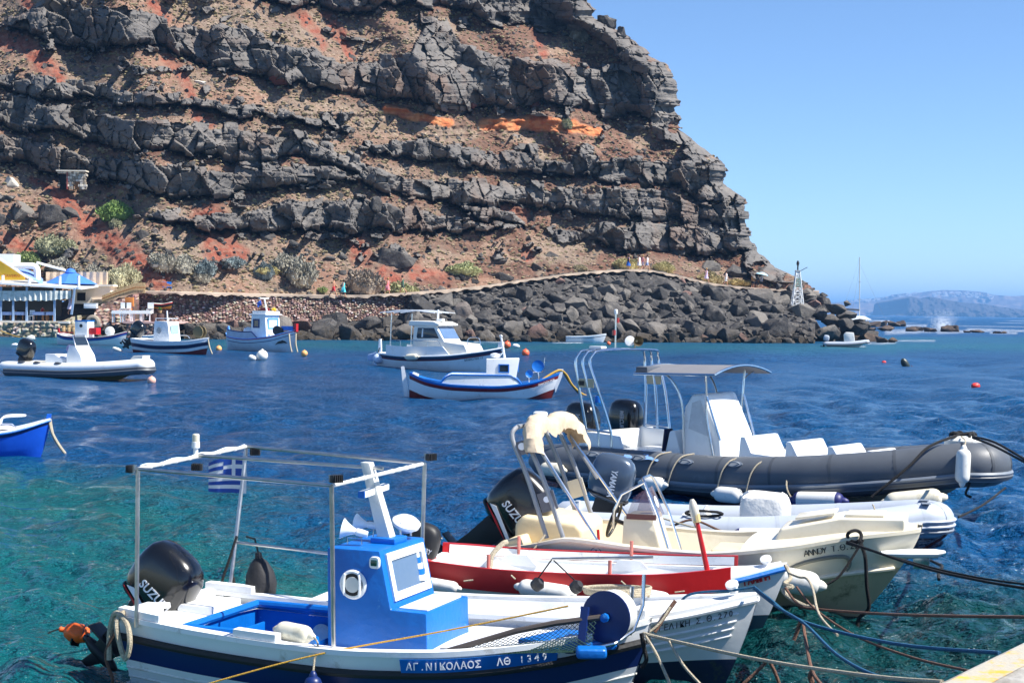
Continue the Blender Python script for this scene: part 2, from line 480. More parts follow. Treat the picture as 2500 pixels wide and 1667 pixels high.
def poly(ox, oy, sc, pts):
    return [(ox + x / sc, oy + y / sc) for x, y in pts]
c1 = lambda *p: poly(0, 0, 2.94, p)
c2 = lambda *p: poly(800, 0, 2.94, p)
c3 = lambda *p: poly(0, 380, 3.267, p)
c4 = lambda *p: poly(600, 400, 3.36, p)
c5 = lambda *p: poly(1200, 350, 2.94, p)
BEDS = [
 # the cap at the top
 (c2((-500, 0), (-470, -40), (-100, -80), (2000, -80)), c2((-500, 5), (-300, 40), (-100, 20), (60, 60), (170, 95), (340, 90), (400, 30), (600, 20), (800, 60), (1050, 90), (1150, 140), (1300, 200), (1400, 190), (1600, 210), (1850, 190), (2000, 160))),
 # the great lava bed
 (c1((60, 130), (240, 20), (330, -60), (480, 0), (700, 80), (1000, 90), (1210, 165), (1500, 200), (1600, 170), (1800, 240), (2000, 310), (2200, 370)) + c2((0, 420), (250, 450), (450, 420), (600, 390), (700, 180), (850, 150), (960, 350), (1200, 400), (1400, 430), (1700, 460), (1900, 470), (2100, 500), (2352, 560), (2520, 520)),
  c1((60, 190), (240, 260), (330, 290), (480, 300), (700, 340), (900, 320), (1150, 320), (1300, 400), (1500, 490), (1700, 520), (1900, 550), (2050, 600)) + c2((0, 610), (100, 650), (400, 690), (600, 700), (800, 780), (950, 800), (1150, 760), (1400, 780), (1600, 740), (1850, 800), (2000, 830), (2200, 820), (2352, 850), (2520, 860))),
 # thin bed
 (c1((-300, 540), (0, 545), (150, 545), (420, 600), (650, 600), (900, 640), (1050, 640), (1200, 690), (1350, 680), (1560, 740), (1700, 760), (1850, 770), (2000, 800), (2200, 850), (2400, 900), (2500, 930)),
  c1((-300, 620), (0, 630), (250, 690), (420, 705), (650, 710), (880, 745), (1050, 745), (1250, 755), (1400, 740), (1560, 780), (1700, 830), (1850, 830), (2000, 860), (2200, 880), (2400, 930), (2500, 932))),
 # long bed that bends down to the right
 (c1((-300, 690), (0, 700), (150, 690), (300, 770), (500, 800), (700, 810), (950, 840), (1200, 870), (1500, 900), (1700, 910), (2000, 960), (2200, 970)) + c2((0, 1040), (120, 1080), (300, 1150), (420, 1220), (560, 1260), (700, 1270), (1000, 1300)) + c5((0, 270), (200, 280), (430, 320), (700, 330), (1000, 330), (1300, 360), (1500, 440), (1650, 420), (1860, 440)),
  c1((-300, 880), (0, 900), (200, 930), (450, 940), (600, 1000), (800, 1040), (1000, 1080), (1200, 1100), (1500, 1110), (1700, 1150), (1900, 1150), (2100, 1120)) + c2((0, 1170), (200, 1250), (300, 1330), (450, 1380), (700, 1440), (950, 1470)) + c5((0, 440), (400, 450), (600, 490), (900, 520), (1200, 540), (1500, 560), (1860, 570))),
 # bed under the orange tuff
 (c2((260, 1010), (330, 1000), (500, 1010), (700, 1010), (850, 1060), (1000, 1060)) + c5((60, 60), (160, 60), (330, 90), (630, 110), (760, 120), (900, 110), (1200, 110), (1380, 150), (1500, 120), (1750, 100)),
  c2((260, 1020), (330, 1105), (500, 1115), (700, 1145), (850, 1150), (1000, 1190)) + c5((60, 190), (400, 210), (720, 250), (1000, 280), (1200, 290), (1400, 310), (1500, 400), (1650, 370), (1750, 340))),
 # lower left bed
 (c1((-300, 940), (0, 980), (280, 1040), (480, 1060), (600, 1120), (750, 1130), (900, 1160), (1160, 1190), (1500, 1200), (1700, 1190), (2000, 1190)) + c4((300, 0), (500, 20), (700, 30), (850, 90), (920, 130)),
  c1((-300, 1120), (0, 1150), (250, 1180), (480, 1250), (750, 1290), (950, 1350), (1100, 1400), (1300, 1420), (1600, 1400), (1800, 1350), (2000, 1340)) + c4((300, 190), (500, 170), (750, 140), (850, 150), (920, 135))),
 # foot bed
 (c3((1180, 480), (1260, 430), (1400, 430), (1560, 480), (1700, 500), (1880, 500)) + c4((0, 400), (150, 380), (350, 330), (560, 360), (690, 290), (850, 280), (1000, 290), (1150, 370), (1300, 390), (1450, 380), (1600, 420), (1800, 440), (2000, 470), (2080, 500)),
  c3((1180, 490), (1260, 530), (1400, 540), (1560, 560), (1700, 590), (1880, 625)) + c4((0, 560), (150, 545), (350, 530), (450, 510), (650, 530), (870, 560), (1100, 545), (1300, 570), (1500, 540), (1750, 545), (1950, 520), (2080, 505))),
 # right lower bed
 (c5((660, 630), (720, 590), (900, 600), (1100, 590), (1400, 590), (1700, 590), (1900, 590)),
  c5((660, 640), (850, 740), (1100, 780), (1300, 800), (1500, 775), (1700, 780), (1900, 775))),
 (c5((-250, 430), (-100, 440), (0, 460), (150, 500), (240, 570)), c5((-250, 440), (-100, 520), (0, 545), (160, 585), (240, 590))),
]
XE = Curve1([(-90, 1420), (0, 1437), (40, 1446), (80, 1508), (133, 1570), (191, 1640), (218, 1655), (287, 1654), (330, 1660), (367, 1711), (409, 1765), (436, 1777), (468, 1777), (500, 1816), (553, 1828), (595, 1832), (625, 1852), (655, 1888), (685, 1930), (712, 1985), (760, 2030)])
FOOT = Curve1([(-500, 745), (-80, 740), (250, 730), (340, 712), (600, 717), (850, 721), (1000, 714), (1150, 702), (1300, 680), (1450, 662), (1560, 657), (1650, 671), (1750, 693), (1850, 703), (1960, 708), (2100, 716)])
DB = Curve1([(-500, 140), (-80, 140), (400, 142), (700, 150), (1000, 156), (1300, 165), (1560, 174), (1800, 182), (2000, 188), (2300, 196)])
def capd(x, y, segs):
    """soft coverage by capsules (x0,y0,x1,y1,w)"""
    out = np.zeros(np.broadcast(x, y).shape)
    for x0, y0, x1, y1, w in segs:
        dx, dy = x1 - x0, y1 - y0
        t = np.clip(((x - x0) * dx + (y - y0) * dy) / max(1e-6, dx * dx + dy * dy), 0, 1)
        d = np.hypot(x - x0 - t * dx, y - y0 - t * dy) / w
        out = np.maximum(out, np.clip(1.35 - d, 0, 1))
    return out
REDS = [(44, 80, 75, 120, 24), (75, 120, 135, 195, 27), (5, 100, 30, 110, 22), (368, 0, 405, 45, 13), (408, 143, 470, 230, 13), (480, 275, 508, 298, 18), (735, 30, 792, 112, 13), (60, 0, 85, 40, 14),
        (214, 551, 300, 615, 32), (300, 615, 388, 678, 36), (130, 470, 215, 550, 16), (80, 440, 200, 500, 10), (508, 535, 540, 618, 42), (560, 600, 590, 620, 18), (0, 576, 70, 612, 18), (868, 585, 885, 625, 30), (942, 664, 962, 684, 22),
        (1010, 668, 1085, 684, 20), (1285, 620, 1292, 630, 16), (800, 35, 835, 95, 16), (835, 95, 860, 140, 10), (1300, 70, 1330, 130, 12), (1290, 415, 1400, 428, 9), (1230, 510, 1300, 520, 12)]
TUFF = [(944, 268, 990, 274, 11), (980, 276, 1098, 302, 11), (1182, 304, 1290, 300, 15), (1290, 300, 1400, 308, 17), (1400, 308, 1462, 322, 11)]
NR, NC = 400, 820
tt = np.linspace(0, 1, NR)[:, None]; ss = np.linspace(0, 1, NC)[None, :]
y0 = 716 * (1 - tt) - 64 * tt
xe = XE(y0) + 12 * (fbm(y0 / 17, y0 * 0, 4, 5) - .5) * 2 + 15 * (hash2(np.floor((y0 + 8 * fbm(y0 / 9, y0 * 0, 2, 6)) / 19).astype(int), np.zeros(y0.shape, int), 8) - .5)
CX = -90 + ss * (xe + 90)
CY = FOOT(CX) * (1 - tt) - 64 * tt
lava = np.zeros(CX.shape); below = np.full(CX.shape, 999.0); bedid = np.full(CX.shape, -1); inb = np.zeros(CX.shape); hgt_in = np.zeros(CX.shape)
wob = (fbm(CX / 38, CY / 60, 3, 11) - .5) * 22
wob2 = (fbm(CX / 23, CY / 90, 3, 13) - .5) * 20
for i, (tp, bt) in enumerate(BEDS):
    x0_, x1_ = tp[0][0], tp[-1][0]
    T = np.interp(CX, [p[0] for p in tp], [p[1] for p in tp]); B = np.interp(CX, [p[0] for p in bt], [p[1] for p in bt])
    end = np.clip(np.minimum(CX - x0_, x1_ - CX) / 25, 0, 1)
    bx = np.floor((CX + wob * 1.5) / 34).astype(int); T = T + (hash2(bx, bx * 0 + i, 5) - .5) * 24 * end; B = B + (hash2(bx + 7, bx * 0 + i, 6) - .5) * 16 * end
    ins = (CX > x0_) & (CX < x1_) & (CY > T + wob * end) & (CY < B + wob2 * end * .8)
    lava[ins] = 1; bedid[ins] = i
    hgt_in = np.where(ins, np.clip((B + wob2 * end * .8 - CY) / np.maximum(B - T, 4), 0, 1), hgt_in)
    bl = np.where((CX > x0_) & (CX < x1_) & (CY >= B + wob2 * end * .8), CY - B - wob2 * end * .8, 999)
    below = np.minimum(below, bl)
# small outcrops poking through the slopes
oc = fbm(CX / 42, CY / 24, 4, 31)
gate = np.clip((CX - 300) / 900, 0.15, 1)
out_ = (oc > 0.72 - 0.05 * gate) & (lava == 0) & (CY < FOOT(CX) - 60)
right_rock = (CX > XE(CY) - 40 - 50 * fbm(CY / 40, CX / 40, 3, 8)) & (oc > 0.40) & (CY < 690)
lava[out_ | right_rock] = 1; bedid[(out_ | right_rock) & (bedid < 0)] = len(BEDS)
hgt_in[out_ | right_rock] = 0.6
rubble = np.clip(1.15 - below / (18 + 30 * fbm(CX / 50, CY / 50, 2, 3)), 0, 1) * (below < 900)
rubble = np.maximum(rubble, np.clip((fbm(CX / 60, CY / 30, 4, 44) - 0.44) * 7, 0, 0.8) * np.clip((CX - 700) / 500, 0.12, 1))
red = np.clip(capd(CX + wob, CY + wob2 * .6, REDS) * 1.25, 0, 1) * (0.55 + 0.45 * np.clip((fbm(CX / 12, CY / 7, 3, 9) - .35) * 6, 0, 1))
tuff = np.clip((capd(CX, CY + wob2 * .6, TUFF) - .15) * 2.2, 0, 1)
rubble = np.maximum(rubble, np.clip((CX - 1560) / 160, 0, 1) * np.clip((CY - 560) / 60, 0, 1) * np.clip((fbm(CX / 40, CY / 22, 4, 46) - .36) * 6, 0, .95)); rubble = rubble * (1 - tuff)
lava[tuff > 0.4] = 0
cot = np.where(lava > 0, 0.07, np.where(below < 14, 0.35, 1.12)); cot = np.where(tuff > .4, 0.25, cot)
el = (HY + (CX - 1250) * math.tan(ROLL) - CY) / FPX
D = np.zeros(CX.shape); D[0] = DB(CX[0])
for i in range(1, NR):
    de = el[i] - el[i - 1]
    D[i] = D[i - 1] + np.clip(cot[i] * de * D[i - 1] / (1 - cot[i] * el[i]), 0, 3)
kern = np.exp(-0.5 * (np.arange(-24, 25) / 10.0) ** 2); kern /= kern.sum()
Dp = np.pad(D, ((0, 0), (24, 24)), mode='edge')
D = np.stack([np.convolve(r_, kern, 'valid') for r_ in Dp])
# world-like coordinates on the face
U = (CX - 1250) / FPX * D; Z = el * D + CAMH
D += (fbm(U / 16, Z / 16, 3, 71) - .5) * 9
e = np.clip((CX - (xe - 110)) / 110, 0, 1)
D += 6.5 * (1 - np.sqrt(1 - 0.985 * e ** 2))
# lava blocks
wu = U + (fbm(U / 2.5, Z / 2.5, 2, 21) - .5) * .7; wz = Z + (fbm(U / 2.5, Z / 2.5, 2, 22) - .5) * .7
def blocks(u, z, sx, sz, s, amp, tilt):
    d1, d2, ci, cj, ox, oz = cells(u / sx, z / sz, s, .9)
    h = hash2(ci, cj, s + 3)
    o = (h - .5) * amp + ox * sx * (hash2(ci, cj, s + 4) - .5) * tilt + oz * sz * (hash2(ci, cj, s + 5) - .65) * tilt * .8
    crack = np.clip(1 - (d2 - d1) / .06, 0, 1) * (hash2(ci, cj, s + 9) > .45)
    return o, crack, h
o1, k1, h1 = blocks(wu, wz + .18 * wu, 1.8, 2.4, 101, 2.2, 2.0)
o2, k2, h2 = blocks(wu, wz + .18 * wu, 0.85, 1.1, 131, 1.3, 1.7)
o3, k3, h3 = blocks(wu, wz, .45, .5, 151, .16, .7)
lavad = -1.3 + o1 + .6 * o2 + .7 * o3 + .35 * k1 + .3 * k2 + (fbm(U / .7, Z / .7, 3, 61) - .5) * .5 - np.abs(fbm(U / 1.9, Z / 1.3, 3, 63) - .5) * .9
lavad += 1.5 * np.clip(1 - hgt_in / .22, 0, 1) ** 2           # undercut foot of each bed
lavad += 0.9 * np.clip((hgt_in - .9) / .1, 0, 1) ** 2 * .5       # broken upper edge leans back
soild = (fbm(U / 3.2, Z / 2.2, 4, 81) - .5) * 1.5 + (fbm(U / .55, Z / .4, 3, 83) - .5) * .55
soild += 2.0 * np.clip(1 - below / 12, 0, 1)
_, _, ci_, cj_, ox_, oz_ = cells(U / .8, Z / .6, 201, .9)
st = hash2(ci_, cj_, 202); soild -= np.where(st > .72, np.clip(.38 - np.hypot(ox_, oz_), 0, 1) * 1.3, 0) * np.clip(rubble + .35, 0, 1)
soild += rubble * ((fbm(U / .8, Z / .6, 3, 87) - .5) * 1.6)
soild += tuff * ((vnoise(U / 8, Z / .5, 89) - .5) * 1.4 - .6)
lm = lava.copy()
D = D + np.where(lm > 0, lavad, soild)
CP = aty_v(CX, CY, D)
back = CP[:, -1:, :] + (CP[:, -1:, :] - EYE) * 0.22           # flank that runs back behind the headland
CPx = np.concatenate([CP, back], 1)
pad = lambda a: np.concatenate([a, a[:, -1:]], 1)
lavaf = pad(lava)[:-1, :-1] + pad(lava)[1:, :-1] + pad(lava)[:-1, 1:] + pad(lava)[1:, 1:] >= 2
bedf = pad(bedid)[:-1, :-1]
bedf = np.where(bedf < 0, pad(bedid)[1:, :-1], bedf); bedf = np.where(bedf < 0, pad(bedid)[:-1, 1:], bedf); bedf = np.where(bedf < 0, pad(bedid)[1:, 1:], bedf)
me, used = grid_mesh('cliff', CPx, m_soil, True, 0, ~lavaf)
for nm, a in (('red', red), ('rubble', rubble), ('tuff', tuff)): attr(me, nm, pad(a).ravel()[used])
cliff = tag(link('cliff', me), 'steep brown and red hillside crossed by dark lava beds above the harbour', None, None, 'structure')
shade = np.clip(.45 * h1 + .35 * h2 + .2 * h3, 0, 1)
for i in range(len(BEDS) + 1):
    mk = lavaf & (bedf == i)
    if mk.sum() < 4: continue
    me, used = grid_mesh('lava_bed', CPx, m_lava, True, 22, mk)
    attr(me, 'shade', pad(shade).ravel()[used])
    link('lava_bed' if i < len(BEDS) else 'lava_outcrop', me, cliff)
def cliff_at(x, y):
    """nearest point of the cliff sheet to a photo pixel"""
    i = np.argmin((CX - x) ** 2 + (CY - y) ** 2); return Vector(CP.reshape(-1, 3)[i])

# ---------------------------------------------------------------- boulders
def boulder_mesh(seed, flat=0.75, pts=22, sub=True):
    r_ = random.Random(seed); bm = bmesh.new()
    for _ in range(pts):
        v = Vector((r_.gauss(0, 1), r_.gauss(0, 1), r_.gauss(0, 1))).normalized()
        v *= r_.uniform(.82, 1.08)
        bm.verts.new((v.x, v.y * .9, v.z * flat))
    g = bmesh.ops.convex_hull(bm, input=bm.verts)
    for v in [v for v in bm.verts if not v.link_faces]: bm.verts.remove(v)
    bmesh.ops.dissolve_limit(bm, angle_limit=R(14), verts=bm.verts, edges=bm.edges)
    bmesh.ops.triangulate(bm, faces=bm.faces)
    if sub:
        from mathutils import noise
        bmesh.ops.bevel(bm, geom=list(bm.edges), offset=.035, segments=1, affect='EDGES', clamp_overlap=True)
        bmesh.ops.triangulate(bm, faces=bm.faces)
        bmesh.ops.subdivide_edges(bm, edges=[e for e in bm.edges if e.calc_length() > .3], cuts=2, use_grid_fill=True)
        bmesh.ops.triangulate(bm, faces=bm.faces)
        for v in bm.verts: v.co += v.co.normalized() * (noise.noise(v.co * 2.1 + Vector((seed, 0, 0))) * .09 + noise.noise(v.co * 5.5 + Vector((0, seed, 0))) * .05)
    me = bpy.data.meshes.new('boulder'); bm.to_mesh(me); bm.free(); me.materials.append(m_bld)
    me.shade_smooth(); me.set_sharp_from_angle(angle=R(24))
    return me
BMESH = [boulder_mesh(s, random.uniform(.62, .95), random.choice((12, 14, 16, 19))) for s in range(22)]
LMESH = [boulder_mesh(100 + s, .8, 12, False) for s in range(8)]
# shore slope under the stones
YW = Curve1([(-500, 818), (0, 822), (250, 824), (600, 829), (900, 831), (1300, 834), (1700, 836), (2000, 838), (2180, 838), (2300, 838)])
def shore_pt(x, t):
    """t 0 at the waterline .. 1 at the path edge"""
    w = onz(x, float(YW(x)), 0.0); p = aty(x, float(FOOT(x)), float(DB(x)))
    q = w + (p - w) * t
    zt = max(t, 0) ** 0.9 + min(t, 0) * .3 if x > 1000 else (0.42 * t if t < .8 else .336 + (t - .8) * 3.32)
    q[2] = w[2] + (p[2] - w[2]) * zt
    return q
XEND = 1990
rows = []
for t in np.concatenate([[-.5, -.2], np.linspace(0, 1, 26)]):
    rows.append([shore_pt(x, t) + np.array([0, 0, -1.6 if t < 0 else -.15 + .3 * random.random() - .7 * max(0, 1 - t / .1)]) for x in np.linspace(-500, XEND, 200)])
me, _ = grid_mesh('shore', np.array(rows), m_bld)
shore = tag(link('shore', me), 'rocky shore slope covered in black lava boulders below the footpath', None, None, 'structure')
# pick stones: big first, then fill
spots = []
def try_spot(x, t, r_px, sep):
    p = shore_pt(x, t); px = r_px
    q = np.array([x, 0.0])
    v = p - EYE; kk = v @ _fw
    sx, sy = 1250 + FPX * (v @ _rt) / kk, 833.5 - FPX * (v @ _up) / kk
    if 1910 < sx < 1982 and 738 < sy < 795 and px > 10: return
    for (a, b_, c_, *_r) in spots:
        if (a - sx) ** 2 + ((b_ - sy) * 1.25) ** 2 < (sep * (c_ + px)) ** 2: return
    spots.append((sx, sy, px, p))
rb = random.Random(3)
def zone_ok(x, t, rr=99):
    if x < 232: return False
    if x < 345: return t < .35
    if x < 430: return t < .22 or (x > 410 and t < .5)
    if x < 1000: return t < .62
    return t < (.72 if rr > 14 and 1060 < x < 1470 else (.80 if rr > 14 else .95))
for (x, t, r_) in [(1035, .55, 36), (815, .62, 40), (790, .2, 48), (1080, .66, 34), (900, .5, 34), (1480, .62, 30), (1610, .55, 30), (1400, .42, 32), (1300, .3, 34), (1740, .3, 34), (1850, .25, 40), (1960, .3, 44), (655, .62, 34), (690, .2, 40), (560, .2, 34), (470, .25, 30), (620, .25, 32), (1550, .82, 24), (1180, .3, 30), (1130, .4, 30), (740, .45, 30), (1900, .12, 40), (1700, .1, 34), (1600, .1, 34), (1500, .08, 40), (1250, .1, 36), (990, .12, 36), (850, .1, 36), (280, .12, 36), (250, .3, 26), (330, .15, 24)]:
    try_spot(x, t, r_, .3)
for rr, cnt, sep in ((30, 160, .58), (20, 1900, .50), (12, 7000, .48), (7, 12000, .5)):
    for _ in range(cnt):
        x = rb.uniform(232, XEND - 5); t = rb.uniform(-.02, .97) ** 1.05 if rb.random() < .8 else rb.uniform(-.03, .1)
        if not isinstance(t, float) or not zone_ok(x, t, rr): continue
        try_spot(x, t, rr * rb.uniform(.8, 1.2) * (.8 if x < 1000 and rr < 20 else 1), sep)
for _ in range(420):
    x = rb.uniform(235, XEND + 4)
    if not 318 < x < 428: try_spot(x, rb.uniform(-.07, .0), rb.uniform(6, 17), .42)
t_up = lambda p: p[2] < 4.5
spots.sort(key=lambda s_: -s_[2])
small = MB()
for i, (sx, sy, r_, p) in enumerate(spots):
    rad = r_ * mpp(p[1]) * 1.12
    rot = (rb.uniform(-.5, .5), rb.uniform(-.5, .5), rb.uniform(0, 6.28))
    sc = (rad * rb.uniform(.85, 1.25), rad * rb.uniform(.8, 1.1), rad * rb.uniform(.75, 1.15))
    loc = (p[0], p[1], p[2] + rad * (.2 if t_up(p) else .05))
    if i < 300:
        link('boulder', rb.choice(BMESH), shore, loc, rot, sc)
    else:
        mdat = rb.choice(LMESH); M = Matrix.LocRotScale(Vector(loc), Matrix.Identity(3) and __import__('mathutils').Euler(rot), Vector(sc))
        small.add([M @ v.co for v in mdat.vertices], [tuple(f.vertices) for f in mdat.polygons])
o = small.build('small_boulders', m_bld, shore, True, 24); o['kind'] = 'stuff'
NSPOT = len(spots)
# boulders lying on the hillside
def hill_boulder(x0, x1, y0, y1, m_=None, seed=0, depth=.6):
    p = cliff_at((x0 + x1) / 2, (y0 + y1) / 2); s_ = mpp(p.y)
    sx, sz = (x1 - x0) * s_ / 2, (y1 - y0) * s_ / 2
    me = BMESH[seed % len(BMESH)]
    if m_: me = me.copy(); me.materials[0] = m_
    return link('boulder', me, cliff, p + Vector((0, -.1, 0)), (0, rb.uniform(-.3, .3), rb.uniform(-.6, .6)), (sx * 1.05, min(sx, sz) * 1.1, sz * 1.25))
m_redrock = mat('red_rock', S(112, 66, 56), .9, 0, .3, 1.2, .8, 3)
m_palerock = mat('pale_rock', S(190, 182, 170), .9, 0, .25, 1.2, .8, 3)
for i, a in enumerate([(906, 1035, 600, 668), (1103, 1152, 656, 700), (1195, 1255, 655, 698), (632, 670, 560, 604), (820, 850, 612, 640), (785, 820, 622, 642), (700, 735, 585, 602), (1015, 1035, 675, 692), (1190, 1240, 626, 652), (1290, 1330, 640, 672),
                       (1330, 1370, 612, 640), (1420, 1460, 570, 600), (1455, 1500, 585, 612), (1540, 1590, 592, 618), (1630, 1680, 600, 640), (1760, 1830, 640, 690), (1700, 1760, 630, 680), (330, 372, 555, 600), (870, 905, 545, 575), (930, 990, 500, 540), (900, 935, 480, 520)]):
    hill_boulder(*a, seed=i)
for i, a in enumerate([(10, 100, 486, 556), (70, 180, 492, 560), (140, 195, 500, 548), (-30, 22, 500, 580), (0, 40, 470, 500)]): hill_boulder(*a, seed=i + 3)
hill_boulder(656, 704, 178, 217, m_redrock, 5); hill_boulder(1140, 1165, 245, 268, m_redrock, 7); hill_boulder(1290, 1330, 240, 275, m_redrock, 2)
hill_boulder(2, 48, 430, 464, m_palerock, 4); hill_boulder(470, 506, 195, 212, m_palerock, 9)
for (x0, x1, y0, y1) in ((1452, 1512, 28, 92), (1466, 1498, 8, 50), (1500, 1530, 62, 98), (1380, 1430, 40, 90), (1330, 1385, 45, 95), (1545, 1570, 120, 150)):
    hill_boulder(x0, x1, y0, y1, None, int(x0))

# scattered dry tufts and loose stones on the slopes
idx = np.where((lava.ravel() == 0) & (tuff.ravel() < .2) & (CY.ravel() > -40))[0]
Pf = CP.reshape(-1, 3); redf = red.ravel()
def scatter(count, seed, avoid_red):
    r2 = np.random.default_rng(seed); ch = r2.choice(idx, count * 2)
    if avoid_red: ch = ch[redf[ch] < .3]
    return ch[:count]
m_dry = mat('dry_grass', S(158, 140, 114), .9, 0, .35, .35, coords='World')
m_olive = mat('olive_scrub', S(132, 122, 92), .9, 0, .35, .35, coords='World')
def tufts(name, count, seed, m_, h0, label):
    """low clumps: a few ragged leaf fans on a flattened lump"""
    r2 = np.random.default_rng(seed); ch = scatter(count, seed, True); V = []; Fc = []
    for i in ch:
        p = Pf[i]; h = h0 * r2.uniform(.45, 1.5); w = h * r2.uniform(.8, 1.3); o_ = len(V); n_ = 7
        V.append((p[0], p[1] - .1, p[2] + h * r2.uniform(.5, .8)))
        for q in range(n_):
            a = 6.283 * q / n_ + r2.uniform(-.3, .3); k_ = w * r2.uniform(.6, 1.15)
            V.append((p[0] + math.cos(a) * k_, p[1] + math.sin(a) * k_ * .7 - .1, p[2] + h * r2.uniform(-.05, .35)))
            V.append((p[0] + math.cos(a + .45) * k_ * .8, p[1] + math.sin(a + .45) * k_ * .6, p[2] - h * .5))
        for q in range(n_):
            a, b_ = o_ + 1 + 2 * q, o_ + 1 + 2 * ((q + 1) % n_)
            Fc += [(o_, a, b_), (a, a + 1, b_), (a + 1, b_ + 1, b_)]
    o = link(name, mesh_data(name, V, Fc, m_, False)); tag(o, label, 'grass', None, 'stuff')
tufts('dry_grass', 5200, 5, m_dry, .13, 'dry straw-coloured tufts scattered over the hillside')
tufts('scrub', 3000, 6, m_olive, .18, 'low olive scrub dotted over the hillside')
r2 = np.random.default_rng(8); sm = MB()
for i in scatter(2200, 9, False):
    mdat = LMESH[int(r2.integers(8))]; s_ = float(r2.uniform(.12, .34) * (1.8 if r2.random() < .12 else 1))
    M = Matrix.LocRotScale(Vector(Pf[i]), __import__('mathutils').Euler((r2.uniform(0, 6), 0, r2.uniform(0, 6))), Vector((s_, s_, s_ * .8)))
    sm.add([M @ v.co for v in mdat.vertices], [tuple(f.vertices) for f in mdat.polygons])
o = sm.build('loose_stones', m_bld, cliff, False); o['kind'] = 'stuff'

# ---------------------------------------------------------------- footpath and dry-stone walls
m_path = mat('path_dirt', S(206, 184, 162), .95, 0, .18, .7, .5, 6, coords='World')
A, B = [], []
for x in np.linspace(225, 2000, 220):
    p = aty(x, float(FOOT(x)) + 1, float(DB(x)) - 3.4); q = aty(x, float(FOOT(x)) - 1, float(DB(x)) + 1.2); z = p[2] + .05
    A.append((p[0], p[1], z)); B.append((q[0], q[1], z + .1))
mb = MB(); mb.strip(A, B); mb.strip([(a[0], a[1] + .1 * random.random(), a[2] - .12 - .22 * random.random()) for i, a in enumerate(A)], A)
tag(mb.build('footpath', m_path), 'pale dirt footpath winding along the shore above the boulders', None, None, 'structure')
def stone_wall_mat(name, cols):
    m, n, l = emat(name); b = n['Principled BSDF']; b.inputs['Roughness'].default_value = .92; b.inputs['Specular IOR Level'].default_value = .2
    a = n.new('ShaderNodeAttribute'); a.attribute_name = 'shade'
    r_ = n.new('ShaderNodeValToRGB'); r_.color_ramp.interpolation = 'LINEAR'
    while len(r_.color_ramp.elements) < len(cols): r_.color_ramp.elements.new(.5)
    for e_, (p_, c_) in zip(r_.color_ramp.elements, cols): e_.position = p_; e_.color = c_ + (1,)
    l.new(a.outputs['Fac'], r_.inputs[0])
    g = n.new('ShaderNodeNewGeometry'); t = n.new('ShaderNodeTexNoise'); t.inputs['Scale'].default_value = 3; t.inputs['Detail'].default_value = 6
    l.new(g.outputs['Position'], t.inputs['Vector'])
    x = n.new('ShaderNodeMix'); x.data_type = 'RGBA'; x.blend_type = 'MULTIPLY'; x.inputs[0].default_value = .6
    l.new(r_.outputs[0], x.inputs[6]); l.new(t.outputs['Color'], x.inputs[7]); l.new(x.outputs[2], b.inputs['Base Color'])
    bp = n.new('ShaderNodeBump'); bp.inputs['Strength'].default_value = .6; bp.inputs['Distance'].default_value = .1; l.new(t.outputs[0], bp.inputs['Height']); l.new(bp.outputs[0], b.inputs['Normal'])
    return m
m_drywall = stone_wall_mat('dry_stone', [(0, S(104, 88, 82)), (.3, S(156, 124, 112)), (.6, S(190, 160, 146)), (.85, S(216, 202, 188)), (1, S(236, 228, 218))])
m_drywall_red = stone_wall_mat('red_dry_stone', [(0, S(66, 46, 42)), (.4, S(122, 80, 72)), (.75, S(158, 112, 100)), (1, S(200, 182, 170))])
m_rubblewall = stone_wall_mat('plastered_rubble', [(0, S(150, 140, 118)), (.5, S(200, 188, 164)), (1, S(232, 224, 206))])
def stone_wall(name, pts, m_, label, cell=.34, thick=.5, depth=.16, cat='wall'):
    """pts: (px, y_top, y_bottom, distance); a wall of stones, bulging joints, with a top and thickness"""
    xs = [p[0] for p in pts]; n_ = max(12, int((xs[-1] - xs[0]) * mpp(pts[0][3]) / cell * 4))
    hmax = max(abs(p[2] - p[1]) for p in pts) * mpp(pts[0][3]); m2 = max(6, int(hmax / cell * 4))
    X = np.linspace(xs[0], xs[-1], n_)[None, :]; t = np.linspace(0, 1, m2)[:, None]
    f = lambda k_: np.interp(X, xs, [p[k_] for p in pts])
    Yt = f(1) + 3 * (fbm(X / 9, X * 0, 2, 4) - .5); Y = Yt * (1 - t) + f(2) * t; Dd = f(3) + 0 * t; Xf = X + 0 * t
    P = aty_v(Xf, Y, Dd); u = P[..., 0] / cell; v = P[..., 2] / (cell * .72)
    d1, d2, ci, cj, ox, oz = cells(u, v, 300 + len(pts), .8)
    h = hash2(ci, cj, 7)
    P[..., 1] -= depth * np.clip((d2 - d1) * 3, 0, 1) * (.5 + h)
    top = P[0:1].copy(); top[..., 1] += thick; top2 = P[0:1].copy(); top2[..., 1] += thick; top2[..., 2] -= max(.3, hmax)
    G = np.concatenate([top2, top, P], 0); sh = np.concatenate([h[0:1], h[0:1], h * np.clip((d2 - d1) * 4, .1, 1)], 0)
    me, used = grid_mesh(name, G, m_, True, 30); attr(me, 'shade', sh.ravel()[used])
    return tag(link(name, me), label, cat)
stone_wall('retaining_wall', [(330, 712, 800, 139.5), (420, 713, 790, 140), (600, 721, 785, 144), (700, 724, 785, 147), (850, 727, 785, 150), (960, 722, 770, 152.5), (1060, 714, 765, 155)], m_drywall, 'long dry-stone wall of reddish and white stones under the left footpath', .26, 1.0)
stone_wall('retaining_wall', [(1060, 713, 760, 155.5), (1180, 702, 745, 159), (1300, 683, 735, 163), (1420, 667, 705, 167.5), (1500, 660, 690, 170)], m_drywall, 'pale dry-stone wall under the footpath where it climbs to the right', .5, 1.0)
